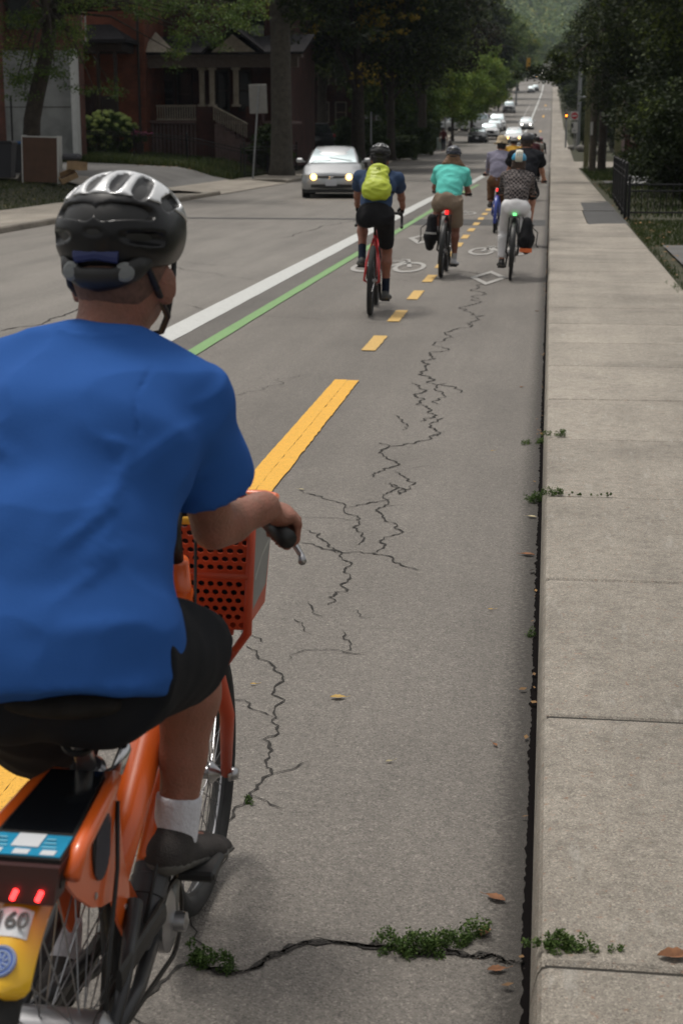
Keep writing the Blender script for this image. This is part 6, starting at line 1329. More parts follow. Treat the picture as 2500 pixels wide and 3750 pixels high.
# 1: lime backpack
o1, j1 = cyc(1354, 1155, .055, red, 'red road bicycle with drop bars under the cyclist with the lime backpack', 'cyclist in a black bib and navy t-shirt with a lime backpack, second nearest rider', ca=math.radians(-80), bk=dict(bars='drop', seat_z=.905, tr=.027, R_=.345, wide=.225),
    lean=42, sc=.975, res=.009, skin='tan', shirt=cloth('navy_tshirt', (.035,.06,.12)), bottoms=M_blackc, sock_m=cloth('navy_sock', (.012,.018,.035)), sock_h=.07, shoe_m=mat('dark_grey_shoe', (.05,.052,.05), .7), hel=(hblack, hwhite), hair='short', hair_m=M_hblack, gloves=True, toes=(.08,.12), extra=dict(hem=.06))
M_lime = mat('lime_nylon', (.42,.50,.03), .5, var=.12, vs=6, bump=.5, bs=10)
def on_back(j, u, x=0, outd=0):      # point on the back: u along the spine from hips to shoulders
    p = j['H'].lerp(j['S'], u); d = (j['S']-j['H']).normalized(); nrm = V3(0,-d.z,d.y); return p+nrm*outd+V3(x,0,0)
def backpack(o, j, loc, rz, label, m, u0, u1, w0, w1, d=.12, logo=True):
    r = empty('backpack', loc, rz, label=label, cat='backpack'); s = SDF(.009); s.ecap(on_back(j,u0,0,.165), on_back(j,u1,0,.145), (1,0,0), w0, d*.62, w1, d*.5, .02); s.ecap(on_back(j,u0-.05,0,.155), on_back(j,u0+.1,0,.17), (1,0,0), w0*.95, d*.5, w0, d*.6, .03)
    s.ell(on_back(j,(u0+u1)/2,0,.0), [.3,.135,.5], sub=False) if False else None
    b = sdfobj(s, 'pack', m, r, 2, (.011, 8, (1,1,2.2), 4)); mb = MB()
    for s_ in (-1,1):
        sh = j['shL' if s_ < 0 else 'shR']; mb.tube([on_back(j,u1-.02,s_*w1*.7,.10), sh.lerp(j['S'],.45)+V3(0,-.02,.085), sh.lerp(j['S'],.4)+V3(0,.09,.02)], .012, 6, flat=((1,0,0),2.2)); mb.tube([on_back(j,u0+.1,s_*w0*.95,.12), on_back(j,u0+.25,s_*w0*1.25,.03), sh.lerp(j['S'],.35)+V3(s_*.0,.09,-.08)], .008, 6)
    mb.build('shoulder_strap', M_blackc, r)
    if logo:
        m2 = MB(); c = on_back(j,u1-.10,.005,.145+d*.5+.006); d_ = (j['S']-j['H']).normalized(); t = .011
        for a, b_ in ((V3(-.022,0,0),V3(0,0,.022)), (V3(-.022,0,0),V3(0,0,-.022)), (V3(.004,0,.018),V3(.020,0,.004)), (V3(.004,0,-.018),V3(.018,0,-.004)), (V3(-.004,0,0), V3(.01,0,.0))):
            A = c+V3(a.x,0,0)+d_*a.z; B = c+V3(b_.x,0,0)+d_*b_.z; m2.tube([A,B], .0035, 4)
        m2.build('emblem', M_bk, b)
    return r
def locof(o): return tuple(o.location), o.rotation_euler.z
l, z = locof(o1); backpack(o1, j1, l, z, 'lime green backpack with a small black emblem worn by the rider on the red bicycle', M_lime, .30, .93, .135, .105, .13)
# 2: turquoise top
o2, j2 = cyc(1612, 1017, .035, blk, 'black bicycle with a rear rack carrying one black bag, under the woman in turquoise', 'woman in a turquoise t-shirt and beige shorts with long fair hair and navy helmet', ca=math.radians(-70), bk=dict(bars='flat', seat_z=.885, rack=True, light=(M_redl,.80,.13), cls='city_bicycle', tr=.026, R_=.345, wide=.21, fender=M_bk),
    lean=40, sc=.935, pole=.2, res=.009, female=True, skin='tan', shirt=cloth('turquoise_tshirt', (.13,.60,.52)), bottoms=cloth('beige_shorts', (.25,.19,.14)), baggy=.012, sock_m=cloth('white_sock', (.5,.5,.5)), sock_h=0, shoe_m=mat('white_sneaker', (.50,.50,.52), .7), hel=(hnavy, None), hair='long', hair_m=M_hblond, toes=(.1,.15), fold=.008, extra=dict(hem=.0))
def pannier(loc, rz, x, label, stripe=None, strap=True, w=.085):
    r = empty('pannier_bag', loc, rz, label=label, cat='bag'); s = SDF(.01); s.ecap((x,.02,.72),(x,.0,.50),(0,1,0), .11,.06,.155,w, .03); s.ecap((x,.0,.50),(x*1.02,.0,.38),(0,1,0), .155,w,.12,.055, .03)
    b = sdfobj(s, 'bag_body', M_blackc, r, 2, (.008, 7, (1,1,1), 3)); sg = 1 if x > 0 else -1
    if stripe is not None:
        m_, z0, z1 = stripe; mb = MB(); mb.loft([[V3(x-sg*.075*0+dx, -.155-.01+.03*abs(dx/.08)**2, zz) for dx in (-.075,-.04,0,.04,.075)] for zz in (z0, z1)], cap=False, closed=False); mb.build('reflective_stripe', m_, b)
    if strap: MB().tube([V3(x+sg*.06,-.02,.66), V3(x+sg*.13,-.04,.6), V3(x+sg*.12,-.05,.45), V3(x+sg*.15,-.06,.42)], .007, 6).build('strap', M_bk, b)
    MB().tube([V3(x-sg*.05,.05,.74), V3(x-sg*.07,.05,.78), V3(x-sg*.06,-.05,.78), V3(x-sg*.05,-.05,.74)], .006, 6).build('hook', M_bk, b)
    return r
l, z = locof(o2); pannier(l, z, -.165, 'black bag with a pale reflective stripe, carried by the bicycle of the woman in turquoise', (mat('reflective_grey', (.38,.38,.37), .5), .54, .565))
# 3: checked jacket, white trousers
def checked():
    m = bpy.data.materials.new('black_white_tweed'); m.use_nodes = True; nt = m.node_tree; b = nt.nodes['Principled BSDF']; tc = N(nt,'TexCoord'); mp = N(nt,'Mapping'); mp.inputs['Rotation'].default_value = (.5,.0,.0); ck_ = N(nt,'TexChecker',Scale=36); ck_.inputs['Color1'].default_value = (.010,.009,.010,1); ck_.inputs['Color2'].default_value = (.16,.135,.13,1)
    nt.links.new(tc.outputs['Object'], mp.inputs[0]); nt.links.new(mp.outputs[0], ck_.inputs['Vector']); nt.links.new(ck_.outputs[0], b.inputs['Base Color']); b.inputs['Roughness'].default_value = .95; return m
o3, j3 = cyc(1866, 1026, .01, blk, 'black city bicycle with a green saddle light, under the woman in white trousers', 'woman in a checked black jacket and white trousers with a blue and cream helmet', ca=math.radians(65), bk=dict(bars='step', seat_z=.83, rack=True, light=('green',.80,.045), cls='city_bicycle', tr=.020, wide=.21, fender=M_bk),
    lean=34, sc=.875, pole=.12, res=.009, female=True, skin='fair', shirt=checked(), sleeve='long', bottoms=cloth('white_trousers', (.74,.73,.74)), leg='long', baggy=.006, shoe_m=mat('black_ankle_boot', (.012,.012,.012), .4), hel=(hcyan, None, dict(vents=0, strap=True)), hair='bob', hair_m=M_hbrown, fold=.004, extra=dict(hem=.03), foot=(0,0))
# cream stripe panel with three slots on her helmet
hel3 = [c for c in o3.children if c.name.startswith('helmet')][0]
s = SDF(.007); hc = j3['HC']+V3(0,.004,.035)+V3(0,0,.03); s.ell(tuple(hc+V3(0,0,.005)), [.106,.139,.0975]); s.ell(tuple(hc+V3(0,-.045,-.012)), [.101,.088,.078], k=.03); s.plane(hc+V3(.045,0,0),(1,0,0)); s.plane(hc+V3(-.045,0,0),(-1,0,0)); s.plane(hc+V3(0,0,-.03),(0,.12,-1))
for dx in (-.024,0,.024): s.ell(tuple(hc+V3(dx,-.112,.055)), [.005,.04,.05], sub=True)
sdfobj(s, 'cream_panel', hcream, hel3, 1)
l, z = locof(o3); pannier(l, z, .165, 'black bag with a bright orange patch hanging beside the white trousers', (mat('orange_reflector', (.75,.16,.04), .4), .36, .41), w=.10)
# 4: straw hat, lilac shirt
o4, j4 = cyc(1808, 853, .0, blue, 'blue share bicycle with a red tail light under the man in the straw hat', 'man in a straw hat, pale lilac shirt and brown trousers on a bicycle', ca=math.radians(-100), bk=dict(bars='swept', seat_z=.88, light=(M_redl,.78,-.05), cls='share_bicycle', tr=.024, fender=blue, wide=.27), res=.011,
    lean=22, sc=.96, skin='fair', shirt=cloth('lilac_shirt', (.24,.23,.30)), sleeve='long', baggy=.018, bottoms=cloth('brown_trousers', (.12,.065,.035)), leg='long', shoe_m=mat('dark_leather_shoe', (.03,.02,.018), .5), hair='short', hair_m=M_hblack, hat=mat('straw', (.50,.40,.26), .8, var=.15, vs=40, bump=.4, bs=150), extra=dict(hem=-.07), fold=.008)
# 5: big black t-shirt, charcoal helmet
o5, j5 = cyc(1903, 905, -.02, blk, 'black bicycle under the broad man in the black t-shirt', 'broad man in a black t-shirt and charcoal helmet ahead of the checked jacket', ca=0, bk=dict(bars='flat', seat_z=.91, cls='city_bicycle', wide=.30), res=.011,
    lean=26, sc=1.03, skin='fair', shirt=cloth('black_tshirt', (.013,.014,.018)), baggy=.03, bottoms=M_blackc, hel=(hgrey, None, dict(vents=0)), hair='short', hair_m=M_hbrown, fold=.006)
l, z = locof(o5); MB().box(tuple(j5['HC']+V3(0,-.105,.03)), (.04,.02,.03), bev=.006).build('helmet_light', mat('dim_red_lens', (.35,.01,.02), .3), [c for c in o5.children if c.name.startswith('helmet')][0])
# 6: yellow shirt, white and pink helmet
o6, j6 = cyc(1874, 740, .0, blk, 'dark bicycle of the rider in yellow, mostly hidden', 'rider in a yellow top and a white and pink helmet beside the broad man', ca=.5, far=True, bk=dict(bars='flat', seat_z=.93, cls='city_bicycle'), res=.014, lean=28, sc=.95, skin='tan', shirt=cloth('yellow_top', (.50,.28,.04)), bottoms=M_blackc, hel=(hwhite, mat('pink_helmet_panel', (.50,.06,.14), .4), dict(vents=3)), hair='short', hair_m=M_hblack)
o7, j7 = cyc(1935, 735, -.02, blk, 'dark bicycle of the rider in the maroon shirt, mostly hidden', 'rider in a maroon shirt and grey helmet, mostly hidden behind the broad man', ca=1.5, far=True, bk=dict(bars='flat', seat_z=.95, cls='city_bicycle'), res=.014, lean=18, sc=.99, skin='fair', shirt=cloth('maroon_shirt', (.085,.03,.035)), bottoms=M_blackc, hel=(mat('striped_grey_helmet', (.25,.26,.28), .4), None, dict(vents=3)), hair='short', hair_m=M_hbrown)
o8, j8 = cyc(1956, 672, -.02, blk, 'dark bicycle under the rider in the white shirt', 'rider in a loose white shirt and white topped helmet close to the kerb', ca=-1.2, far=True, bk=dict(bars='flat', seat_z=.91, cls='city_bicycle'), res=.014, sc=.95, lean=18, skin='tan', shirt=cloth('white_shirt', (.40,.39,.36)), baggy=.012, bottoms=M_blackc, leg='long', hel=(hblack, hwhite, dict(vents=3)), hair='short', hair_m=M_hblack)
o9, j9 = cyc(1951, 646, -.02, blk, 'dark bicycle ahead of the rider in the white shirt', 'rider with bushy black hair and a dark olive jacket ahead of the white shirted one', ca=.8, far=True, bk=dict(bars='flat', seat_z=.97, cls='city_bicycle'), res=.015, lean=14, sc=1.03, skin='dark', shirt=cloth('olive_jacket', (.035,.045,.035)), sleeve='long', baggy=.02, bottoms=M_blackc, leg='long', hair='full', hair_m=M_hblack)
o10, j10 = cyc(1974, 637, -.05, blk, 'small dark bicycle of the rider with the orange backpack', 'rider in black with a pink helmet and orange backpack, closest to the kerb', ca=-1.0, far=True, bk=dict(bars='flat', seat_z=.90, cls='city_bicycle', sz=.92), res=.015, lean=22, sc=.93, skin='tan', shirt=M_blackc, sleeve='long', bottoms=M_blackc, leg='long', hel=(mat('mauve_helmet', (.36,.16,.24), .4), None, dict(vents=0)), hair='short', hair_m=M_hblack)
l, z = locof(o10); backpack(o10, j10, l, z, 'orange backpack worn by the rider in the pink helmet', mat('orange_nylon', (.40,.09,.03), .6), .1, .9, .13, .11, .13, logo=False)
for oo, ln__, dz in ((o1,2.3,-.0),(o2,4.0,-.035),(o3,2.6,0),(o4,3.2,0),(o5,1.5,0),(o8,1.5,0)):
    for t_ in [q for q in COL.objects if q.parent is None and q.type == 'EMPTY' and (q.location-oo.location).length < 1e-4]: t_.rotation_euler.y = math.radians(ln__); t_.rotation_euler.z += dz
# pedestrians far away on the left
def walker(px, py, Y, label, shirt, trousers, sc=1.0, rz=0, ph=.18, skin='tan', hair_m=None):
    p = at(px, py, Y); g_ = G(p.x, Y); k = sc; o = empty('person', (p.x, Y, g_), rz, label=label, cat='person', group='people walking on the left sidewalk'); s = SDF(.02)
    H_ = V3(0,0,.92*k); S_ = V3(0,.03,1.40*k); an = [V3(-.09,ph,.09), V3(.09,-ph,.11)]; kn = [V3(-.09,ph*.75,.50*k), V3(.09,-ph*.2,.50*k)]; hnd = [V3(-.26,-.12,.80*k), V3(.26,.16,.84*k)]; el = [V3(-.26,-.08,1.08*k), V3(.26,-.02,1.08*k)]
    def tors(s, g): s.ecap(H_, S_, (1,0,0), .14*k+g,.09*k+g,.16*k+g,.08*k+g, .03)
    tors(s, 0); s.cap(S_, S_+V3(0,.02,.12), .05, .05); s.ell(tuple(S_+V3(0,.03,.22*k)), [.075,.095,.115]); s.cap(tuple(S_+V3(0,.12,.21*k)), tuple(S_+V3(0,.13,.19*k)), .012)
    for i, x in enumerate((-1,1)):
        sh = S_+V3(x*.19*k,0,-.02); s.chain([sh, el[i], hnd[i]], [.05,.038,.028]); s.cap(hnd[i], hnd[i]+V3(0,.02,-.08), .03, .022)
        for q in range(4): s.cap(hnd[i]+V3(0,-.02+q*.017,-.08), hnd[i]+V3(-x*.01,.0+q*.014,-.15+.008*abs(q-1.5)), .009, .008, .004)
        s.cap(hnd[i]+V3(-x*.015,.02,-.03), hnd[i]+V3(-x*.02,.055,-.09), .011, .009, .006); s.chain([H_+V3(x*.09,0,-.04), kn[i], an[i]], [.085,.055,.038]); shoe_sdf(s, an[i], (0,1,0), k)
    sdfobj(s, 'body', M_skin[skin], o, 1); s = SDF(.02); tors(s, .02); 
    for i, x in enumerate((-1,1)): s.flat(S_+V3(x*.18*k,0,-.02), el[i], .062, .052)
    s.plane(H_+V3(0,0,-.02),(0,0,-1)); sdfobj(s, 'shirt', shirt, o, 1); s = SDF(.02); s.ecap(H_, H_+V3(0,0,.08), (1,0,0), .155*k,.105*k,.15*k,.1*k)
    for i, x in enumerate((-1,1)): s.chain([H_+V3(x*.09,0,-.04), kn[i]], [.1,.07]); s.flat(kn[i], an[i], .07, .055)
    sdfobj(s, 'trousers', trousers, o, 1); s = SDF(.02); s.ell(tuple(S_+V3(0,.01,.25*k)), [.085,.1,.105]); sdfobj(s, 'hair', hair_m or M_hblack, o, 1)
walker(1622, 520, 117, 'person in a dark red top walking beside the clipped hedges', cloth('dark_red_top', (.09,.025,.025)), cloth('dark_jeans', (.02,.022,.035)), rz=0)
walker(1824, 380, 250, 'person in black walking on the far left sidewalk', M_blackc, M_blackc); walker(1812, 372, 262, 'person in white beside the one in black on the far left sidewalk', cloth('white_top', (.5,.5,.5)), M_blackc)
walker(1851, 362, 268, 'dark dressed person waiting under the far red traffic light', M_blackc, M_blackc, rz=1)
# ================================================================== THE NEAREST CYCLIST
X0 = -.731; org = V3(X0, 2.10, 0); BR = -.012
M_or = mat('orange_bicycle_paint', (.72,.115,.012), .35, coat=.5, spec=.6, var=.05, vs=3); M_or2 = mat('red_orange_basket', (.46,.055,.015), .45, var=.1, vs=10)
B = empty('share_bicycle', org, BR, label='orange share bicycle with a basket and yellow rear fender under the nearest cyclist', cat='bicycle')
P_ = lambda x, y, z: V3(x, y-2.10, z)
FH = P_(-.035, 3.17, .325)
wheel(B, 0, .33, .026, 36, M_bk, sp_r=.0014, seg=72)
w = wheel(B, FH.y, .325, .026, 36, M_bk, x=-.035, sp_r=.0014, seg=72)
MB().ring(V3(-.035, FH.y, .325), (1,0,0), .273, .004, 60, 6).build('rim_edge', M_alloy, w, True)
BB = P_(.0, 2.56, .29)
mb = MB(); mb.tube([P_(0,2.38,.46), P_(0,2.50,.52), P_(0,2.75,.68), P_(0,2.93,.83)], [.033,.033,.033,.028], 18); mb.tube([P_(0,2.90,.90), P_(0,2.96,.70)], .026, 14); mb.build('frame', M_or, B, True)
mb = MB(); mb.tube([P_(.035,2.55,.41), P_(.035,2.74,.57), P_(.02,2.93,.74)], [.036,.032,.026], 18); mb.build('down_tube', M_or, B, True)
mb = MB(); mb.lathe(P_(.03,2.55,.40), (0,-.78,-.62), [(.034,-.002),(.033,.02),(.036,.022),(.036,.06),(.033,.062),(.034,.10),(.03,.12),(.024,.16)], 20); mb.build('tube_collar', mat('dark_grey_plastic', (.045,.045,.048), .5), B, 'a')
mb = MB(); mb.tube([P_(0,2.30,.70), P_(0,2.36,.5), BB+V3(0,-.03,0)], [.022,.026,.028], 14); mb.build('seat_tube', M_or, B, True)
mb = MB(); mb.tube([P_(0,2.30,.69), P_(0,2.225,.83)], .0165, 14); sp_ = mb.build('seatpost', M_alloy, B, True)
mb = MB()
for z, s_ in ((.83,.0),(.80,.01),(.775,.0)): mb.ring(P_(.002+s_,2.24-s_*.5,z), (.2,-.4,.9), .022, .006, 20, 6)
mb.build('cable_lock_coil', M_bk, B)
mb = MB(); mb.lathe(P_(0,2.30,.69), (0,-.45,.9), [(.026,-.02),(.031,-.012),(.031,.022),(.024,.03)], 20); mb.build('seat_clamp', M_alloy, sp_, 'a'); mb = MB(); mb.tube([P_(.03,2.295,.695), P_(.05,2.29,.71), P_(.062,2.30,.745), P_(.058,2.31,.77)], [.011,.012,.011,.006], 10, flat=((0,1,0),.55)); mb.build('quick_release_lever', M_chrome, sp_, True)
s = SDF(.006); s.ecap(P_(0,2.16,.878),P_(0,2.22,.88),(1,0,0), .092,.020,.075,.02,.03); s.ecap(P_(0,2.22,.88),P_(0,2.42,.87),(1,0,0), .055,.022,.022,.018,.03); s.ell(P_(0,2.16,.876),[.094,.045,.021],k=.02); sd_ = sdfobj(s, 'saddle', mat('worn_black_vinyl', (.016,.014,.012), .8, var=.3, vs=20, spec=.15), B, 2)
mb = MB(); 
for s_ in (-1,1): mb.tube([P_(s_*.024,2.17,.835), P_(s_*.022,2.24,.82), P_(s_*.02,2.34,.838)], .0045, 8)
mb.build('rail', M_alloy, sd_)
# rear rack box with solar panel, sticker and lights
def plate4(mb, a, b, c, d, t):     # a,b rear pair; c,d front pair (left,right)
    n_ = (b-a).cross(c-a).normalized(); n_ = n_ if n_.z > 0 else -n_; q = [a,b,d,c]; mb.add([p for p in q]+[p-n_*t for p in q], [(0,1,2,3),(7,6,5,4),(0,4,5,1),(1,5,6,2),(2,6,7,3),(3,7,4,0)]); return n_
fL, fR, rL, rR = P_(-.047,2.245,.725), P_(.043,2.245,.725), P_(-.062,2.03,.715), P_(.062,2.03,.715)
mb = MB(); n_ = plate4(mb, rL, rR, fL, fR, .035); box_ = mb.build('controller_box', M_bk, B)
mb = MB(); plate4(mb, rL.lerp(fL,.05)+n_*.002+V3(.006,0,0), rR.lerp(fR,.05)+n_*.002-V3(.006,0,0), fL+n_*.002, fR+n_*.002, .0025); mb.build('solar_panel', mat('solar_glass', (.006,.007,.009), .12, coat=.6), box_)
e0, e1 = P_(-.064,1.955,.715), P_(.064,1.955,.715); mb = MB(); plate4(mb, e0, e1, rL, rR, .045); lb_ = mb.build('label_base', M_bk, B)
mb = MB(); plate4(mb, e0+V3(.002,.004,.0022), e1+V3(-.002,.004,.0022), rL+V3(.002,-.003,.0022), rR+V3(-.002,-.003,.0022), .0016); mb.build('blue_sticker', mat('blue_sticker', (.015,.26,.45), .35, var=.12, vs=40), lb_)
M_wst = mat('sticker_white', (.62,.64,.66), .4); mb = MB()
for x0_, x1_ in ((-.055,-.03),(-.012,.012),(.03,.052)):
    a, b = V3(x0_, e0.y+.006, e0.z+.0034), V3(x1_, e0.y+.006, e0.z+.0034); f_ = .20; up_ = (rL-e0)*f_; plate4(mb, a, b, a+up_, b+up_, .001)
mb.build('white_square', M_wst, lb_)
mb = MB()
for x0_ in (-.05,.025):
    mb = MB()
    for r_ in range(3): a = V3(x0_, e0.y+.03+r_*.012, e0.z+.0032+r_*.0004); mb.box(a+V3(.012-.002*r_,0,0), (.022-.004*r_,.004,.0008))
    mb.build('pale_lettering', mat('sticker_pale_blue', (.18,.48,.62), .4), lb_)
mb = MB(); mb.span((-.021, e0.y+.028, e0.z+.0028), (.021, e0.y+.070, e0.z+.0042)); mb.build('sticker_panel', M_wst, lb_)
mb = MB(); q = [P_(-.066,1.942,.708), P_(.066,1.942,.708), P_(.058,1.934,.652), P_(-.058,1.934,.652)]; mb.add([*q, *[p+V3(0,.05,0) for p in q]], [(0,3,2,1),(4,5,6,7),(0,1,5,4),(1,2,6,5),(2,3,7,6),(3,0,4,7)]); tl = mb.build('rear_light_housing', mat('dark_red_housing', (.045,.015,.015), .4), B)
for x in (-.038,0,.038): MB().tube([P_(x-.0035,1.932,.660), P_(x+.0035,1.933,.674)], .0042, 8).build('rear_light', mat('lit_led_red', (.5,.01,.01), .4, emit=(1,.03,.03), es=4), tl)
# orange side rails of the box
for s_ in (-1,1):
    mb = MB(); mb.tube([P_(s_*.074,1.97,.68), P_(s_*.074,2.01,.705), P_(s_*.062,2.20,.712), P_(s_*.05,2.27,.705), P_(s_*.02,2.30,.69)], [.013,.014,.014,.013,.012], 12); mb.build('rack_rail', M_or, B, True)
    # skirt guard panel
    prof = [(2.02,.70),(2.10,.708),(2.20,.708),(2.27,.69),(2.295,.64),(2.305,.56),(2.335,.48),(2.335,.42),(2.30,.40),(2.27,.44),(2.24,.50),(2.18,.52),(2.13,.545),(2.06,.60),(2.02,.64)]
    mb = MB(); mb.prism([(y-2.10,z) for y, z in prof], s_*.044, s_*.050, Matrix(((0,0,1),(1,0,0),(0,1,0)))); gd = mb.build('skirt_guard', M_or, B)
    m2 = MB(); c = P_(s_*.0505, 2.185, .625); m2.add([c+V3(0,math.cos(a)*.046,math.sin(a)*.056) for a in [2*PI*i/32 for i in range(32)]]+[c+V3(s_*.003,math.cos(a)*.046,math.sin(a)*.056) for a in [2*PI*i/32 for i in range(32)]], [tuple(range(32)),tuple(range(32,64))[::-1]]+[(i,(i+1)%32,32+(i+1)%32,32+i) for i in range(32)]); dk = m2.build('round_vent', M_bk, gd)
    m2 = MB(); m2.ring(c+V3(s_*.004,0,0), (1,0,0), .001, .001, 6, 4)
    for i in range(9):
        t = -.036+i*.009; h_ = .05*math.sqrt(max(.02,1-(t/.046)**2)); m2.tube([c+V3(s_*.005,t-.008,-h_), c+V3(s_*.005,t+.008,h_)], .0014, 4)
    m2.build('grille', mat('grille_grey', (.10,.10,.12), .5), dk)
# rear fender with yellow lower part: real two tone paint
def fendmat():
    m = bpy.data.materials.new('yellow_orange_fender'); m.use_nodes = True; nt = m.node_tree; b = nt.nodes['Principled BSDF']; tc = N(nt,'TexCoord'); sp = N(nt,'SeparateXYZ'); nt.links.new(tc.outputs['Object'], sp.inputs[0])
    ab = N(nt,'Math',operation='ABSOLUTE'); nt.links.new(sp.outputs[0], ab.inputs[0]); mu = N(nt,'Math',operation='MULTIPLY_ADD'); nt.links.new(ab.outputs[0], mu.inputs[0]); mu.inputs[1].default_value = 1.1; nt.links.new(sp.outputs[2], mu.inputs[2])
    r = ramp(nt, [(.62,(.80,.46,.012)),(.69,(.66,.085,.01))]); nt.links.new(mu.outputs[0], r.inputs['Fac']); nt.links.new(r.outputs[0], b.inputs['Base Color']); b.inputs['Roughness'].default_value = .3; b.inputs['Coat Weight'].default_value = .5; return m
rings = []; 
for i in range(30):
    a = math.radians(60+i*2.62); R1 = .355; c = V3(0, math.cos(a)*R1, .33+math.sin(a)*R1); nr = V3(0,math.cos(a),math.sin(a)); rings.append([c+V3(x,0,0)-nr*(.03*(abs(x)/.042)**2.6) for x in (-.042,-.039,-.032,-.02,-.007,.007,.02,.032,.039,.042)])
# close off the rounded tail
for k_, (f_, da) in enumerate(((.86,1.6),(.6,2.6),(.2,3.0))):
    a = math.radians(60+29*2.62+da); c = V3(0, math.cos(a)*.355, .33+math.sin(a)*.355); nr = V3(0,math.cos(a),math.sin(a)); rings.append([c+V3(x*f_,0,0)-nr*(.03*(abs(x)/.042)**2.6) for x in (-.042,-.039,-.032,-.02,-.007,.007,.02,.032,.039,.042)])
fd = MB().loft(rings, cap=False, closed=False).build('rear_fender', fendmat(), B, True)
def fpt(deg, x, d=.0015): a = math.radians(deg); return V3(x, math.cos(a)*(.368+d), .33+math.sin(a)*(.368+d)-.002)
def onfender(deg0, deg1, w_, m, name, d=.001):
    rr_ = []
    for i in range(5):
        a = math.radians(deg0+(deg1-deg0)*i/4); nr = V3(0,math.cos(a),math.sin(a)); c = V3(0,0,.33)+nr*(.355+d); rr_.append([c+V3(x,0,0)-nr*(.03*(abs(x)/.042)**2.6) for x in [w_*(-1+2*j/8) for j in range(9)]])
    return MB().loft(rr_, cap=False, closed=False).build(name, m, fd)
onfender(117.5,125,.027, M_wst, 'number_label')
t = bpy.data.curves.new('number', 'FONT'); t.body = '160'; t.size = .036; t.align_x = 'CENTER'; t.align_y = 'CENTER'; t.extrude = .0006; t.offset = .0008
to = bpy.data.objects.new('number', t); COL.objects.link(to); bpy.context.view_layer.update(); me = bpy.data.meshes.new_from_object(to); bpy.data.objects.remove(to)
a = math.radians(121.2); nr = V3(0,math.cos(a),math.sin(a)); upv = V3(0,-math.cos(a+PI/2),-math.sin(a+PI/2)); me.materials.append(M_bk); no = bpy.data.objects.new('number', me); COL.objects.link(no); no.parent = fd
no.matrix_local = Matrix.Translation(V3(0,0,.33)+nr*.3575) @ Matrix(((1,upv.x,nr.x,0),(0,upv.y,nr.y,0),(0,upv.z,nr.z,0),(0,0,0,1)))
a = math.radians(131); nr = V3(0,math.cos(a),math.sin(a)); mb = MB(); mb.lathe(V3(0,0,.33)+nr*.354, tuple(nr), [(.0235,0),(.0235,.0022)], 32); eb = mb.build('round_emblem', mat('emblem_blue', (.07,.13,.38), .5), fd); 
mb = MB(); c = V3(0,0,.33)+nr*.357; u_ = V3(1,0,0); v_ = nr.cross(u_)
for r_ in (.021,.014): mb.ring(c, tuple(nr), r_, .0009, 32, 4)
for i in range(8): a_ = 2*PI*i/8; mb.tube([c+(u_*math.cos(a_)+v_*math.sin(a_))*.004, c+(u_*math.cos(a_+.3)+v_*math.sin(a_+.3))*.0125], .0009, 4)
mb.build('emblem_lines', mat('emblem_pale', (.42,.5,.62), .5), eb)
a = math.radians(114.5); nr = V3(0,math.cos(a),math.sin(a)); MB().lathe(V3(0,0,.33)+nr*.354, tuple(nr), [(.0045,0),(.0045,.003),(.002,.0035)], 12).build('bolt', M_alloy, fd)
# stays, chain case, kickstand, hubs
mb = MB()
for s_ in (-1,1): mb.tube([BB+V3(s_*.035,-.02,-.01), P_(s_*.07,2.30,.30), P_(s_*.082,2.12,.335)], [.016,.013,.012], 10); mb.tube([P_(s_*.06,2.33,.45), P_(s_*.078,2.2,.38), P_(s_*.082,2.10,.335)], [.015,.012,.011], 10)
mb.build('chain_stay', mat('grey_metal_paint', (.05,.05,.052), .4, metal=.5), B, True)
MB().lathe(P_(-.09,2.10,.33), (1,0,0), [(.012,-.02),(.03,0),(.046,.01),(.046,.16),(.03,.17),(.022,.178),(.014,.2)], 24).build('gear_hub', M_alloy, B, 'a')
mb = MB(); mb.tube([P_(.075,2.46,.36), P_(.078,2.35,.38), P_(.08,2.16,.40)], [.02,.02,.02], 8, flat=((1,0,0),.3)); mb.build('chain_case', M_bk, B)
m2 = MB(); pts = [V3(.062, BB.y+.075*math.cos(a), BB.z+.075*math.sin(a)) for a in [-PI/2+PI*i/12 for i in range(13)]]+[V3(.062,.042*math.cos(a),.33+.042*math.sin(a)) for a in [PI/2+PI*i/12 for i in range(13)]]; m2.tube(pts, .005, 5, closed=True); m2.build('chain', M_chain, B)
mb = MB(); mb.tube([P_(-.03,2.42,.33), P_(-.10,2.36,.2), P_(-.14,2.2,.27)], .012, 8); mb.build('kickstand', M_chain, B)
# crank with silver axle cover
mb = MB(); mb.lathe(BB+V3(.04,0,0), (1,0,0), [(.05,0),(.06,.004),(.06,.02),(.045,.026),(.02,.03),(.018,.05),(.004,.055)], 24); ck_ = mb.build('crankset', M_alloy, B, 'a'); MB().lathe(BB+V3(-.06,0,0),(1,0,0),[(.024,0),(.024,.12)],16).build('bottom_bracket', M_bk, ck_)
for s_, e in ((1, P_(.058,2.63,.380)), (-1, P_(-.095,2.50,.175))):
    MB().tube([BB+V3(s_*.062,0,0), e], [.018,.013], 10, flat=((1,0,0),.6)).build('crank_arm', mat('dull_alloy', (.22,.22,.21), .45, metal=.6), ck_, True); m3 = MB(); m3.box(e+V3(s_*.045,0,-.01), (.075,.095,.022), bev=.006); m3.build('pedal', M_bk, B)
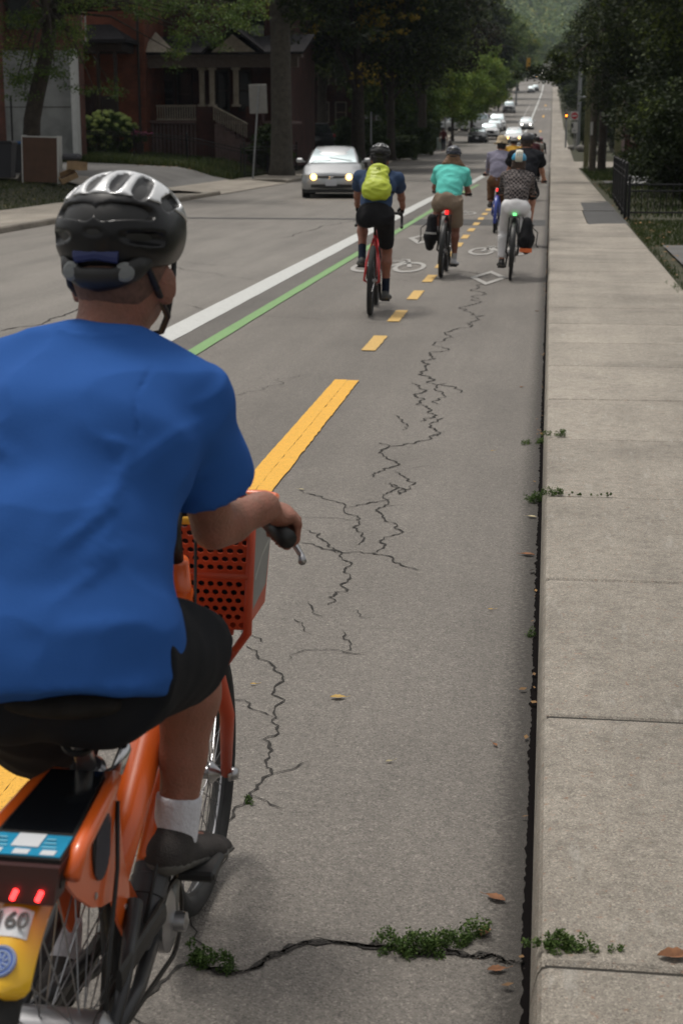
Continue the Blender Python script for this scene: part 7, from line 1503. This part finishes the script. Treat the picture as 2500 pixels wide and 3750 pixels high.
# fork, stem and handlebar
mb = MB()
for s_ in (-1,1): mb.tube([P_(s_*.045+.006,2.985,.67), P_(s_*.058+.01,3.04,.52), FH+V3(s_*.062+.006,0,0)], [.018,.016,.012], 10)
mb.tube([P_(-.045,2.985,.67), P_(.055,2.985,.67)], .02, 10); mb.build('fork', M_or2, B, True)
mb = MB()
for s_ in (-1,1): mb.tube([FH+V3(s_*.07+.006,0,0), FH+V3(s_*.09+.006,0,0)], [.018,.012], 12)
mb.tube([FH+V3(-.09,0,0), FH+V3(.09,0,0)], .006, 8); mb.build('axle', M_alloy, B, True)
mb = MB(); mb.tube([P_(0,2.90,.90), P_(0,2.885,.97), P_(0,2.91,1.0)], .016, 10)
gR, gL = P_(.218,2.865,.985), P_(-.245,2.865,.985)
for s_ in (-1,1):
  d_ = -.027 if s_ > 0 else 0; mb.tube([P_(0,2.91,1.0), P_(s_*.06,2.93,1.0), P_(s_*.15+d_*.6,2.955,1.0), P_(s_*.205+d_,2.92,.99), P_(s_*.25+d_,2.855,.983)], .0115, 10); MB().tube([P_(s_*.212+d_,2.912,.989), P_(s_*.272+d_,2.815,.975)], [.018,.0185], 12).build('grip', M_bk, B, True); m3 = MB(); m3.tube([P_(s_*.19+d_,2.955,.98), P_(s_*.245+d_,2.95,.955), P_(s_*.292+d_,2.85,.935), P_(s_*.298+d_,2.825,.93)], [.007,.007,.006,.009], 8); m3.build('brake_lever', M_alloy, B, True)
mb.build('handlebar', M_bk, B, True)
mb = MB(); mb.tube([P_(.19,2.95,.985), P_(.10,3.02,1.03), P_(.02,2.99,.93), P_(.03,2.93,.80), P_(.045,2.76,.64), P_(.05,2.56,.46), P_(.05,2.42,.36)], .0035, 8); mb.build('brake_cable', M_bk, B, True)
mb = MB(); mb.tube([P_(.052,2.28,.66), P_(.06,2.24,.56), P_(.065,2.16,.44), P_(.07,2.11,.36)], .004, 8); mb.build('hub_cable', M_bk, B, True)
for y_, z_ in ((2.06,.69),(2.26,.68),(2.15,.555),(2.31,.45)): MB().lathe(P_(.049,y_,z_), (1,0,0), [(.006,0),(.006,.003),(.003,.0045)], 10).build('bolt', M_alloy, gd)
# basket: perforated rear wall, grey side plates, yellow rim
bx, by0, by1, bz1, bz0 = .132, 3.02, 3.27, .955, .715
def wallp(mb, a, b, c, d, nx, nz, t, hole=.58):    # a,b bottom; c,d top; grid of frames with square holes, staggered rows
    nrm = (b-a).cross(c-a).normalized()*t
    for r_ in range(nz):
        z0_, z1_ = r_/nz, (r_+1)/nz; st = (r_ % 2)*.5
        cols = [0.0]+[min(1, (i+st)/nx) for i in range((0 if st else 1), nx+1)]; cols = sorted(set(round(c_, 5) for c_ in cols if 0 <= c_ <= 1)); cols = cols if cols[-1] == 1 else cols+[1.0]
        for u0, u1 in zip(cols, cols[1:]):
            def Q(u, v): return (a.lerp(b, u)).lerp(c.lerp(d, u), v)
            o_ = [Q(u0,z0_),Q(u1,z0_),Q(u1,z1_),Q(u0,z1_)]
            if u1-u0 < .9/nx or r_ in (nz//2,): mb.add(o_+[p+nrm for p in o_], [(0,1,2,3),(7,6,5,4)]); continue
            cu, cv_ = (u0+u1)/2, (z0_+z1_)/2; hu, hv = (u1-u0)/2*hole*1.25, (z1_-z0_)/2*hole*1.2; i_ = [Q(cu+hu*math.cos(g_), cv_+hv*math.sin(g_)) for g_ in [PI*1.25+k_*PI/4 for k_ in range(8)]]
            vs_ = o_+i_; nn = len(vs_); vs_ = vs_+[p+nrm for p in vs_]; fs_ = []
            for k_ in range(4):
                k2 = (k_+1) % 4; i0, i1, i2 = 4+2*k_, 4+2*k_+1, 4+(2*k_+2) % 8; fs_ += [(k_, k2, i2, i1, i0)[:5], tuple(x+nn for x in (i0, i1, i2, k2, k_))]
            for k_ in range(8): i0, i1 = 4+k_, 4+(k_+1) % 8; fs_.append((i0, i1, i1+nn, i0+nn))
            mb.add(vs_, fs_)
bk_ = empty('x'); bpy.data.objects.remove(bk_)
tp = lambda s_, y: P_(s_*bx*1.0, y, bz1); bt = lambda s_, y: P_(s_*(bx-.02), y, bz0)
mb = MB(); wallp(mb, bt(-1,by0+.02), bt(1,by0+.02), tp(-1,by0), tp(1,by0), 12, 13, .004); wallp(mb, bt(-1,by1-.02), bt(1,by1-.02), tp(-1,by1), tp(1,by1), 12, 13, .004); mb.box((bt(-1,by0)+bt(1,by1))/2, (bx*2-.04, by1-by0-.04, .006)); bs_ = mb.build('basket', M_or2, B)
for s_ in (-1,1):
    mb = MB(); a, b, c, d = bt(s_,by0+.02), bt(s_,by1-.02), tp(s_,by0), tp(s_,by1); q = [a,b,d,c]; n2 = V3(s_*.006,0,0); mb.add(q+[p-n2 for p in q], [(0,1,2,3),(7,6,5,4),(0,4,5,1),(1,5,6,2),(2,6,7,3),(3,7,4,0)]); mb.build('basket_side', M_or2, bs_)
    I = lambda u, v: (a.lerp(b, u)).lerp(c.lerp(d, u), v)+n2*.6; q = [I(.2,.12), I(.85,.2), I(.95,.9), I(.14,.9)]; mb = MB(); mb.add(q+[p-n2*.4 for p in q], [(0,1,2,3),(7,6,5,4),(0,4,5,1),(1,5,6,2),(2,6,7,3),(3,7,4,0)]); sp2 = mb.build('side_plate', mat('grey_advert_plate', (.20,.205,.20), .5, var=.15, vs=12), bs_)
    mb = MB(); A_, B_ = I(.22,.40)+n2*.12, I(.82,.62)+n2*.12; mb.tube([A_, A_.lerp(B_,.5)+V3(0,0,.012), B_], .004, 4, flat=((1,0,0),.2)); mb.build('plate_mark', mat('plate_mark', (.36,.36,.34), .5), sp2)
    mb = MB(); mb.tube([P_(s_*bx, by0, bz1), P_(s_*(bx-.018), by0+.022, bz0-.01), P_(s_*.06, by0+.05, bz0-.09)], [.009,.010,.008], 8); mb.build('corner_rib', M_or2, bs_, True)
mb = MB()
for y_ in (by0+.036, by1-.03): mb.add([P_(-bx+.03,y_+.012,bz0+.02), P_(bx-.03,y_+.012,bz0+.02), P_(bx-.012,y_-.006,bz1-.012), P_(-bx+.012,y_-.006,bz1-.012)], [(0,1,2,3)])
mb.add([P_(-bx+.03,by0+.048,bz0+.02), P_(bx-.03,by0+.048,bz0+.02), P_(bx-.03,by1-.018,bz0+.02), P_(-bx+.03,by1-.018,bz0+.02)], [(0,1,2,3)]); mb.build('basket_liner', mat('navy_basket_liner', (.008,.010,.022), .8), bs_)
M_yr = mat('yellow_plastic_rim', (.78,.42,.03), .4); mb = MB(); mb.tube([P_(-bx-.004,by0,bz1), P_(bx-.02,by0-.002,bz1+.002), P_(bx+.004,by0+.02,bz1)], .011, 10); mb.build('rim_rear', M_yr, bs_, True)
mb = MB(); mb.tube([P_(bx+.004,by0+.02,bz1), P_(bx+.006,by1-.02,bz1), P_(bx-.02,by1,bz1), P_(-bx+.02,by1,bz1), P_(-bx,by1-.02,bz1), P_(-bx-.004,by0,bz1)], .010, 10); mb.build('rim_front', M_or, bs_, True)
mb = MB(); mb.tube([P_(-bx,by0+.008,(bz0+bz1)/2), P_(bx-.008,by0+.008,(bz0+bz1)/2)], .007, 8); mb.build('wall_rib', M_or2, bs_, True)
mb = MB(); mb.tube([P_(0,2.93,.80), P_(0,3.05,.70)], .016, 10); mb.tube([P_(-.08,3.06,.705), P_(.08,3.06,.705)], .012, 8); mb.build('basket_bracket', M_or2, B, True)
# ---- the man himself
W_ = lambda x, y, z: Matrix.Rotation(-BR, 3, 'Z') @ (V3(x, y, z)-org)
def blue_folds(j):
    L = []; H, W, C, S, R_, Lf = j['H'], j['W'], j['C'], j['S'], j['shR'], j['shL']; e = j['elR']
    for i in range(4): L.append((R_+V3(-.035,-.06,-.06-.022*i), C+V3(.05-.01*i,-.12,.05-.04*i), .007, .006))       # from the armpit across the back
    for i in range(3): L.append((Lf+V3(.035,-.06,-.06-.022*i), C+V3(-.06+.01*i,-.12,.04-.04*i), .008, .006))
    L += [(R_+V3(-.035,.02,.045), R_+V3(-.045,-.05,-.0), .003, -.0035), (R_+V3(-.045,-.05,-.0), R_+V3(-.03,-.06,-.09), .003, -.0035)]     # sleeve seam
    for i in range(4): a = R_.lerp(e, .25+.13*i); L.append((a+V3(.05,-.03,.0), a+V3(-.05,-.05,-.05), .006, .005))
    for i in range(6): z = H.lerp(W, -.25+.33*i); L.append((z+V3(.19-.012*i,-.02,.01), z+V3(.02,-.15,-.035+.004*i), .009, .009)); L.append((z+V3(-.19,-.02,.0), z+V3(-.03,-.15,-.04), .010, .007))
    for i in range(3): z = C.lerp(W, .2+.3*i); L.append((z+V3(.14,-.05,.03), z+V3(.07,-.12,-.05), .007, .006))
    n_ = j['N']; L += [(n_+V3(.075*math.cos(a),.02+.07*math.sin(a),-.012), n_+V3(.075*math.cos(a+.5),.02+.07*math.sin(a+.5),-.012), .0035, .003) for a in [-PI+.5*k_ for k_ in range(7)]]
    sp_ = (W-H).normalized(); hm0 = H-sp_*.085
    for k_ in range(6): x0_, x1_ = -.2+.066*k_, -.2+.066*(k_+1.6); L.append((hm0+V3(x0_,-.1,0), hm0+V3(x1_,-.1,0), .003, -.0028))
    r_ = random.Random(5); o_ = []
    for a, b, w, h in L:
        if abs(h) < .004: o_.append((a, b, w, h*1.0)); continue
        if r_.random() < .28: continue
        q = V3(r_.gauss(0,.012), 0, r_.gauss(0,.018)); q2 = V3(r_.gauss(0,.02), 0, r_.gauss(0,.022)); o_.append((a+q, a.lerp(b, r_.uniform(.55,1.05))+q2, w*r_.uniform(1.2,2.2), h*r_.uniform(.35,.8)))
    return o_
hroot, J_ = rider('man in a blue t-shirt and black and white helmet, nearest of all the cyclists', tuple(org), BR, res=.0065, sc=1.04, skin='tan', shirt=mat('royal_blue_cotton', (.028,.098,.33), .95, var=.05, vs=5, bump=.15, bs=500, spec=.08),
    bottoms=cloth('black_shorts', (.010,.011,.014), bump=.1), baggy=.020, sock_m=mat('white_ribbed_sock', (.62,.62,.66), .85, var=.06, vs=30, bump=.3, bs=120), sock_h=-.018, shoe_m=mat('dark_mesh_shoe', (.036,.031,.029), .85, var=.2, vs=60, bump=.3, bs=300), seat=(.1,.86), lines=blue_folds,
    hands=[(gL, tuple((P_(-.272,2.815,.975)-P_(-.212,2.912,.989)).normalized())), (gR, tuple((P_(.272,2.815,.975)-P_(.212,2.912,.989)).normalized()))], feet=[W_(-.855,2.46,.265), W_(-.660,2.60,.462)],
    J=dict(H=W_(-.769,2.27,.925), W=W_(-.789,2.35,1.06), C=W_(-.785,2.475,1.22), S=W_(-.77,2.58,1.305), N=W_(-.768,2.64,1.385), HC=W_(-.750,2.69,1.492), shR=W_(-.618,2.575,1.272), shL=W_(-.965,2.575,1.295), hipR=W_(-.668,2.29,.90), hipL=W_(-.862,2.29,.90),
           knR=W_(-.630,2.665,.815), knL=W_(-.875,2.62,.60), elR=W_(-.592,2.67,1.03), elL=W_(-1.03,2.68,1.03), wrR=W_(-.518,2.805,1.042), wrL=W_(-.95,2.81,1.04)), toes=(.1,.20), fold=.005, shoe_fat=1.08, leg_end=.70, arm_k=.9, toe_z=-.30, extra=dict(hem=-.10, hipg=.016, neck=.016), headf=(.10,1,-.10), hair='crop', hair_m=mat('cropped_grey_hair', (.13,.07,.05), .9, var=.3, vs=80))
HC = J_['HC']; hf = V3(.10,1,-.10).normalized(); hr = hf.cross(V3(0,0,1)).normalized(); hu = hr.cross(hf)
hm = helmet(hroot, tuple(HC+hu*.040), tuple(hf), tuple(hu), hblack, mat('silver_white_helmet_shell', (.60,.61,.62), .25, metal=.2, coat=.8), 1.03, .0036, vents=5, strap=False, cut=-.05, zs=1.04)
P = lambda x, y, z: HC+hu*.045+(hr*x+hf*y+hu*z)*1.0
mb = MB()
for sg in (-1,1): e = P(sg*.072,.03,-.12); mb.tube([P(sg*.075,-.085,-.03), P(sg*.081,-.05,-.07), e, P(sg*.045,.07,-.150), P(0,.08,-.158)], .0065, 8, flat=((0,1,0),.6)); mb.tube([P(sg*.080,.04,-.02), P(sg*.082,.03,-.06), e], .005, 8)
mb.build('strap', M_bk, hm); mb = MB(); mb.tube([P(-.075,-.08,-.02), P(-.062,-.105,-.04), P(-.03,-.118,-.055), P(0,-.122,-.058), P(.03,-.118,-.055), P(.062,-.105,-.04), P(.075,-.08,-.02)], [.011,.012,.012,.014,.012,.012,.011], 10, flat=((0,0,1),1.7)); mb.build('cradle', M_bk, hm, True)
for sg in (-1,1): MB().lathe(P(sg*.048,-.115,-.044), tuple(hf*-1+hr*sg*.3), [(.017,0),(.017,.007),(.012,.010),(.001,.011)], 20).build('dial', mat('grey_dial', (.16,.17,.17), .5), hm)
mb = MB(); mb.tube([P(-.04,-.128,-.02), P(0,-.132,-.014), P(.04,-.128,-.02)], .006, 8, flat=((0,0,1),1.8)); mb.build('cradle_band', mat('navy_band', (.02,.03,.11), .6), hm)
# ================================================================== LIGHT AND CAMERA
w = bpy.data.worlds.new('World'); SC.world = w; w.use_nodes = True; nt = w.node_tree; bg = nt.nodes['Background']
sk = nt.nodes.new('ShaderNodeTexSky'); sk.sky_type = 'NISHITA'; sk.sun_disc = False; EL, RO = math.radians(70), math.radians(-40)
sk.sun_elevation = EL; sk.sun_rotation = RO; sk.dust_density = 4; sk.air_density = 1.2
hs_ = nt.nodes.new('ShaderNodeHueSaturation'); hs_.inputs['Saturation'].default_value = .16
wm = nt.nodes.new('ShaderNodeMix'); wm.data_type = 'RGBA'; wm.blend_type = 'MULTIPLY'; wm.inputs[0].default_value = 1; wm.inputs[7].default_value = (1,.975,.935,1)
nt.links.new(sk.outputs[0], hs_.inputs['Color']); nt.links.new(hs_.outputs[0], wm.inputs[6]); nt.links.new(wm.outputs[2], bg.inputs['Color']); bg.inputs['Strength'].default_value = .092
sl = bpy.data.lights.new('sun', 'SUN'); sl.energy = 1.15; sl.angle = math.radians(11); sl.color = (1,.95,.88); so = bpy.data.objects.new('sun', sl); COL.objects.link(so)
sd = V(math.sin(RO)*math.cos(EL), math.cos(RO)*math.cos(EL), math.sin(EL)); so.rotation_euler = sd.to_track_quat('Z', 'Y').to_euler()
cam = bpy.data.cameras.new('camera'); co = bpy.data.objects.new('camera', cam); COL.objects.link(co); SC.camera = co
cam.sensor_fit = 'VERTICAL'; cam.sensor_height = 36; cam.lens = CF/3750*36; cam.clip_start = .05; cam.clip_end = 6000
co.matrix_world = Matrix(((CR.x, CU.x, -CFW.x, 0), (CR.y, CU.y, -CFW.y, 0), (CR.z, CU.z, -CFW.z, CH), (0,0,0,1)))
cam.dof.use_dof = True; cam.dof.focus_distance = 5.2; cam.dof.aperture_fstop = 7
SC.view_settings.view_transform = 'Standard'; SC.view_settings.look = 'None'; SC.view_settings.gamma = 1; SC.view_settings.exposure = .55

hz = MB().span((-1550,-14,-3),(1550,3250,440)).build('haze', None, kind='stuff', label='thin bluish air over the whole street')
hm_ = bpy.data.materials.new('haze'); hm_.use_nodes = True; nt = hm_.node_tree; nt.nodes.clear(); vo = nt.nodes.new('ShaderNodeVolumePrincipled'); ou = nt.nodes.new('ShaderNodeOutputMaterial'); nt.links.new(vo.outputs[0], ou.inputs['Volume'])
vo.inputs['Color'].default_value = (.75,.86,1,1); vo.inputs['Density'].default_value = .00012; vo.inputs['Anisotropy'].default_value = .2
hz.data.materials.clear(); hz.data.materials.append(hm_)
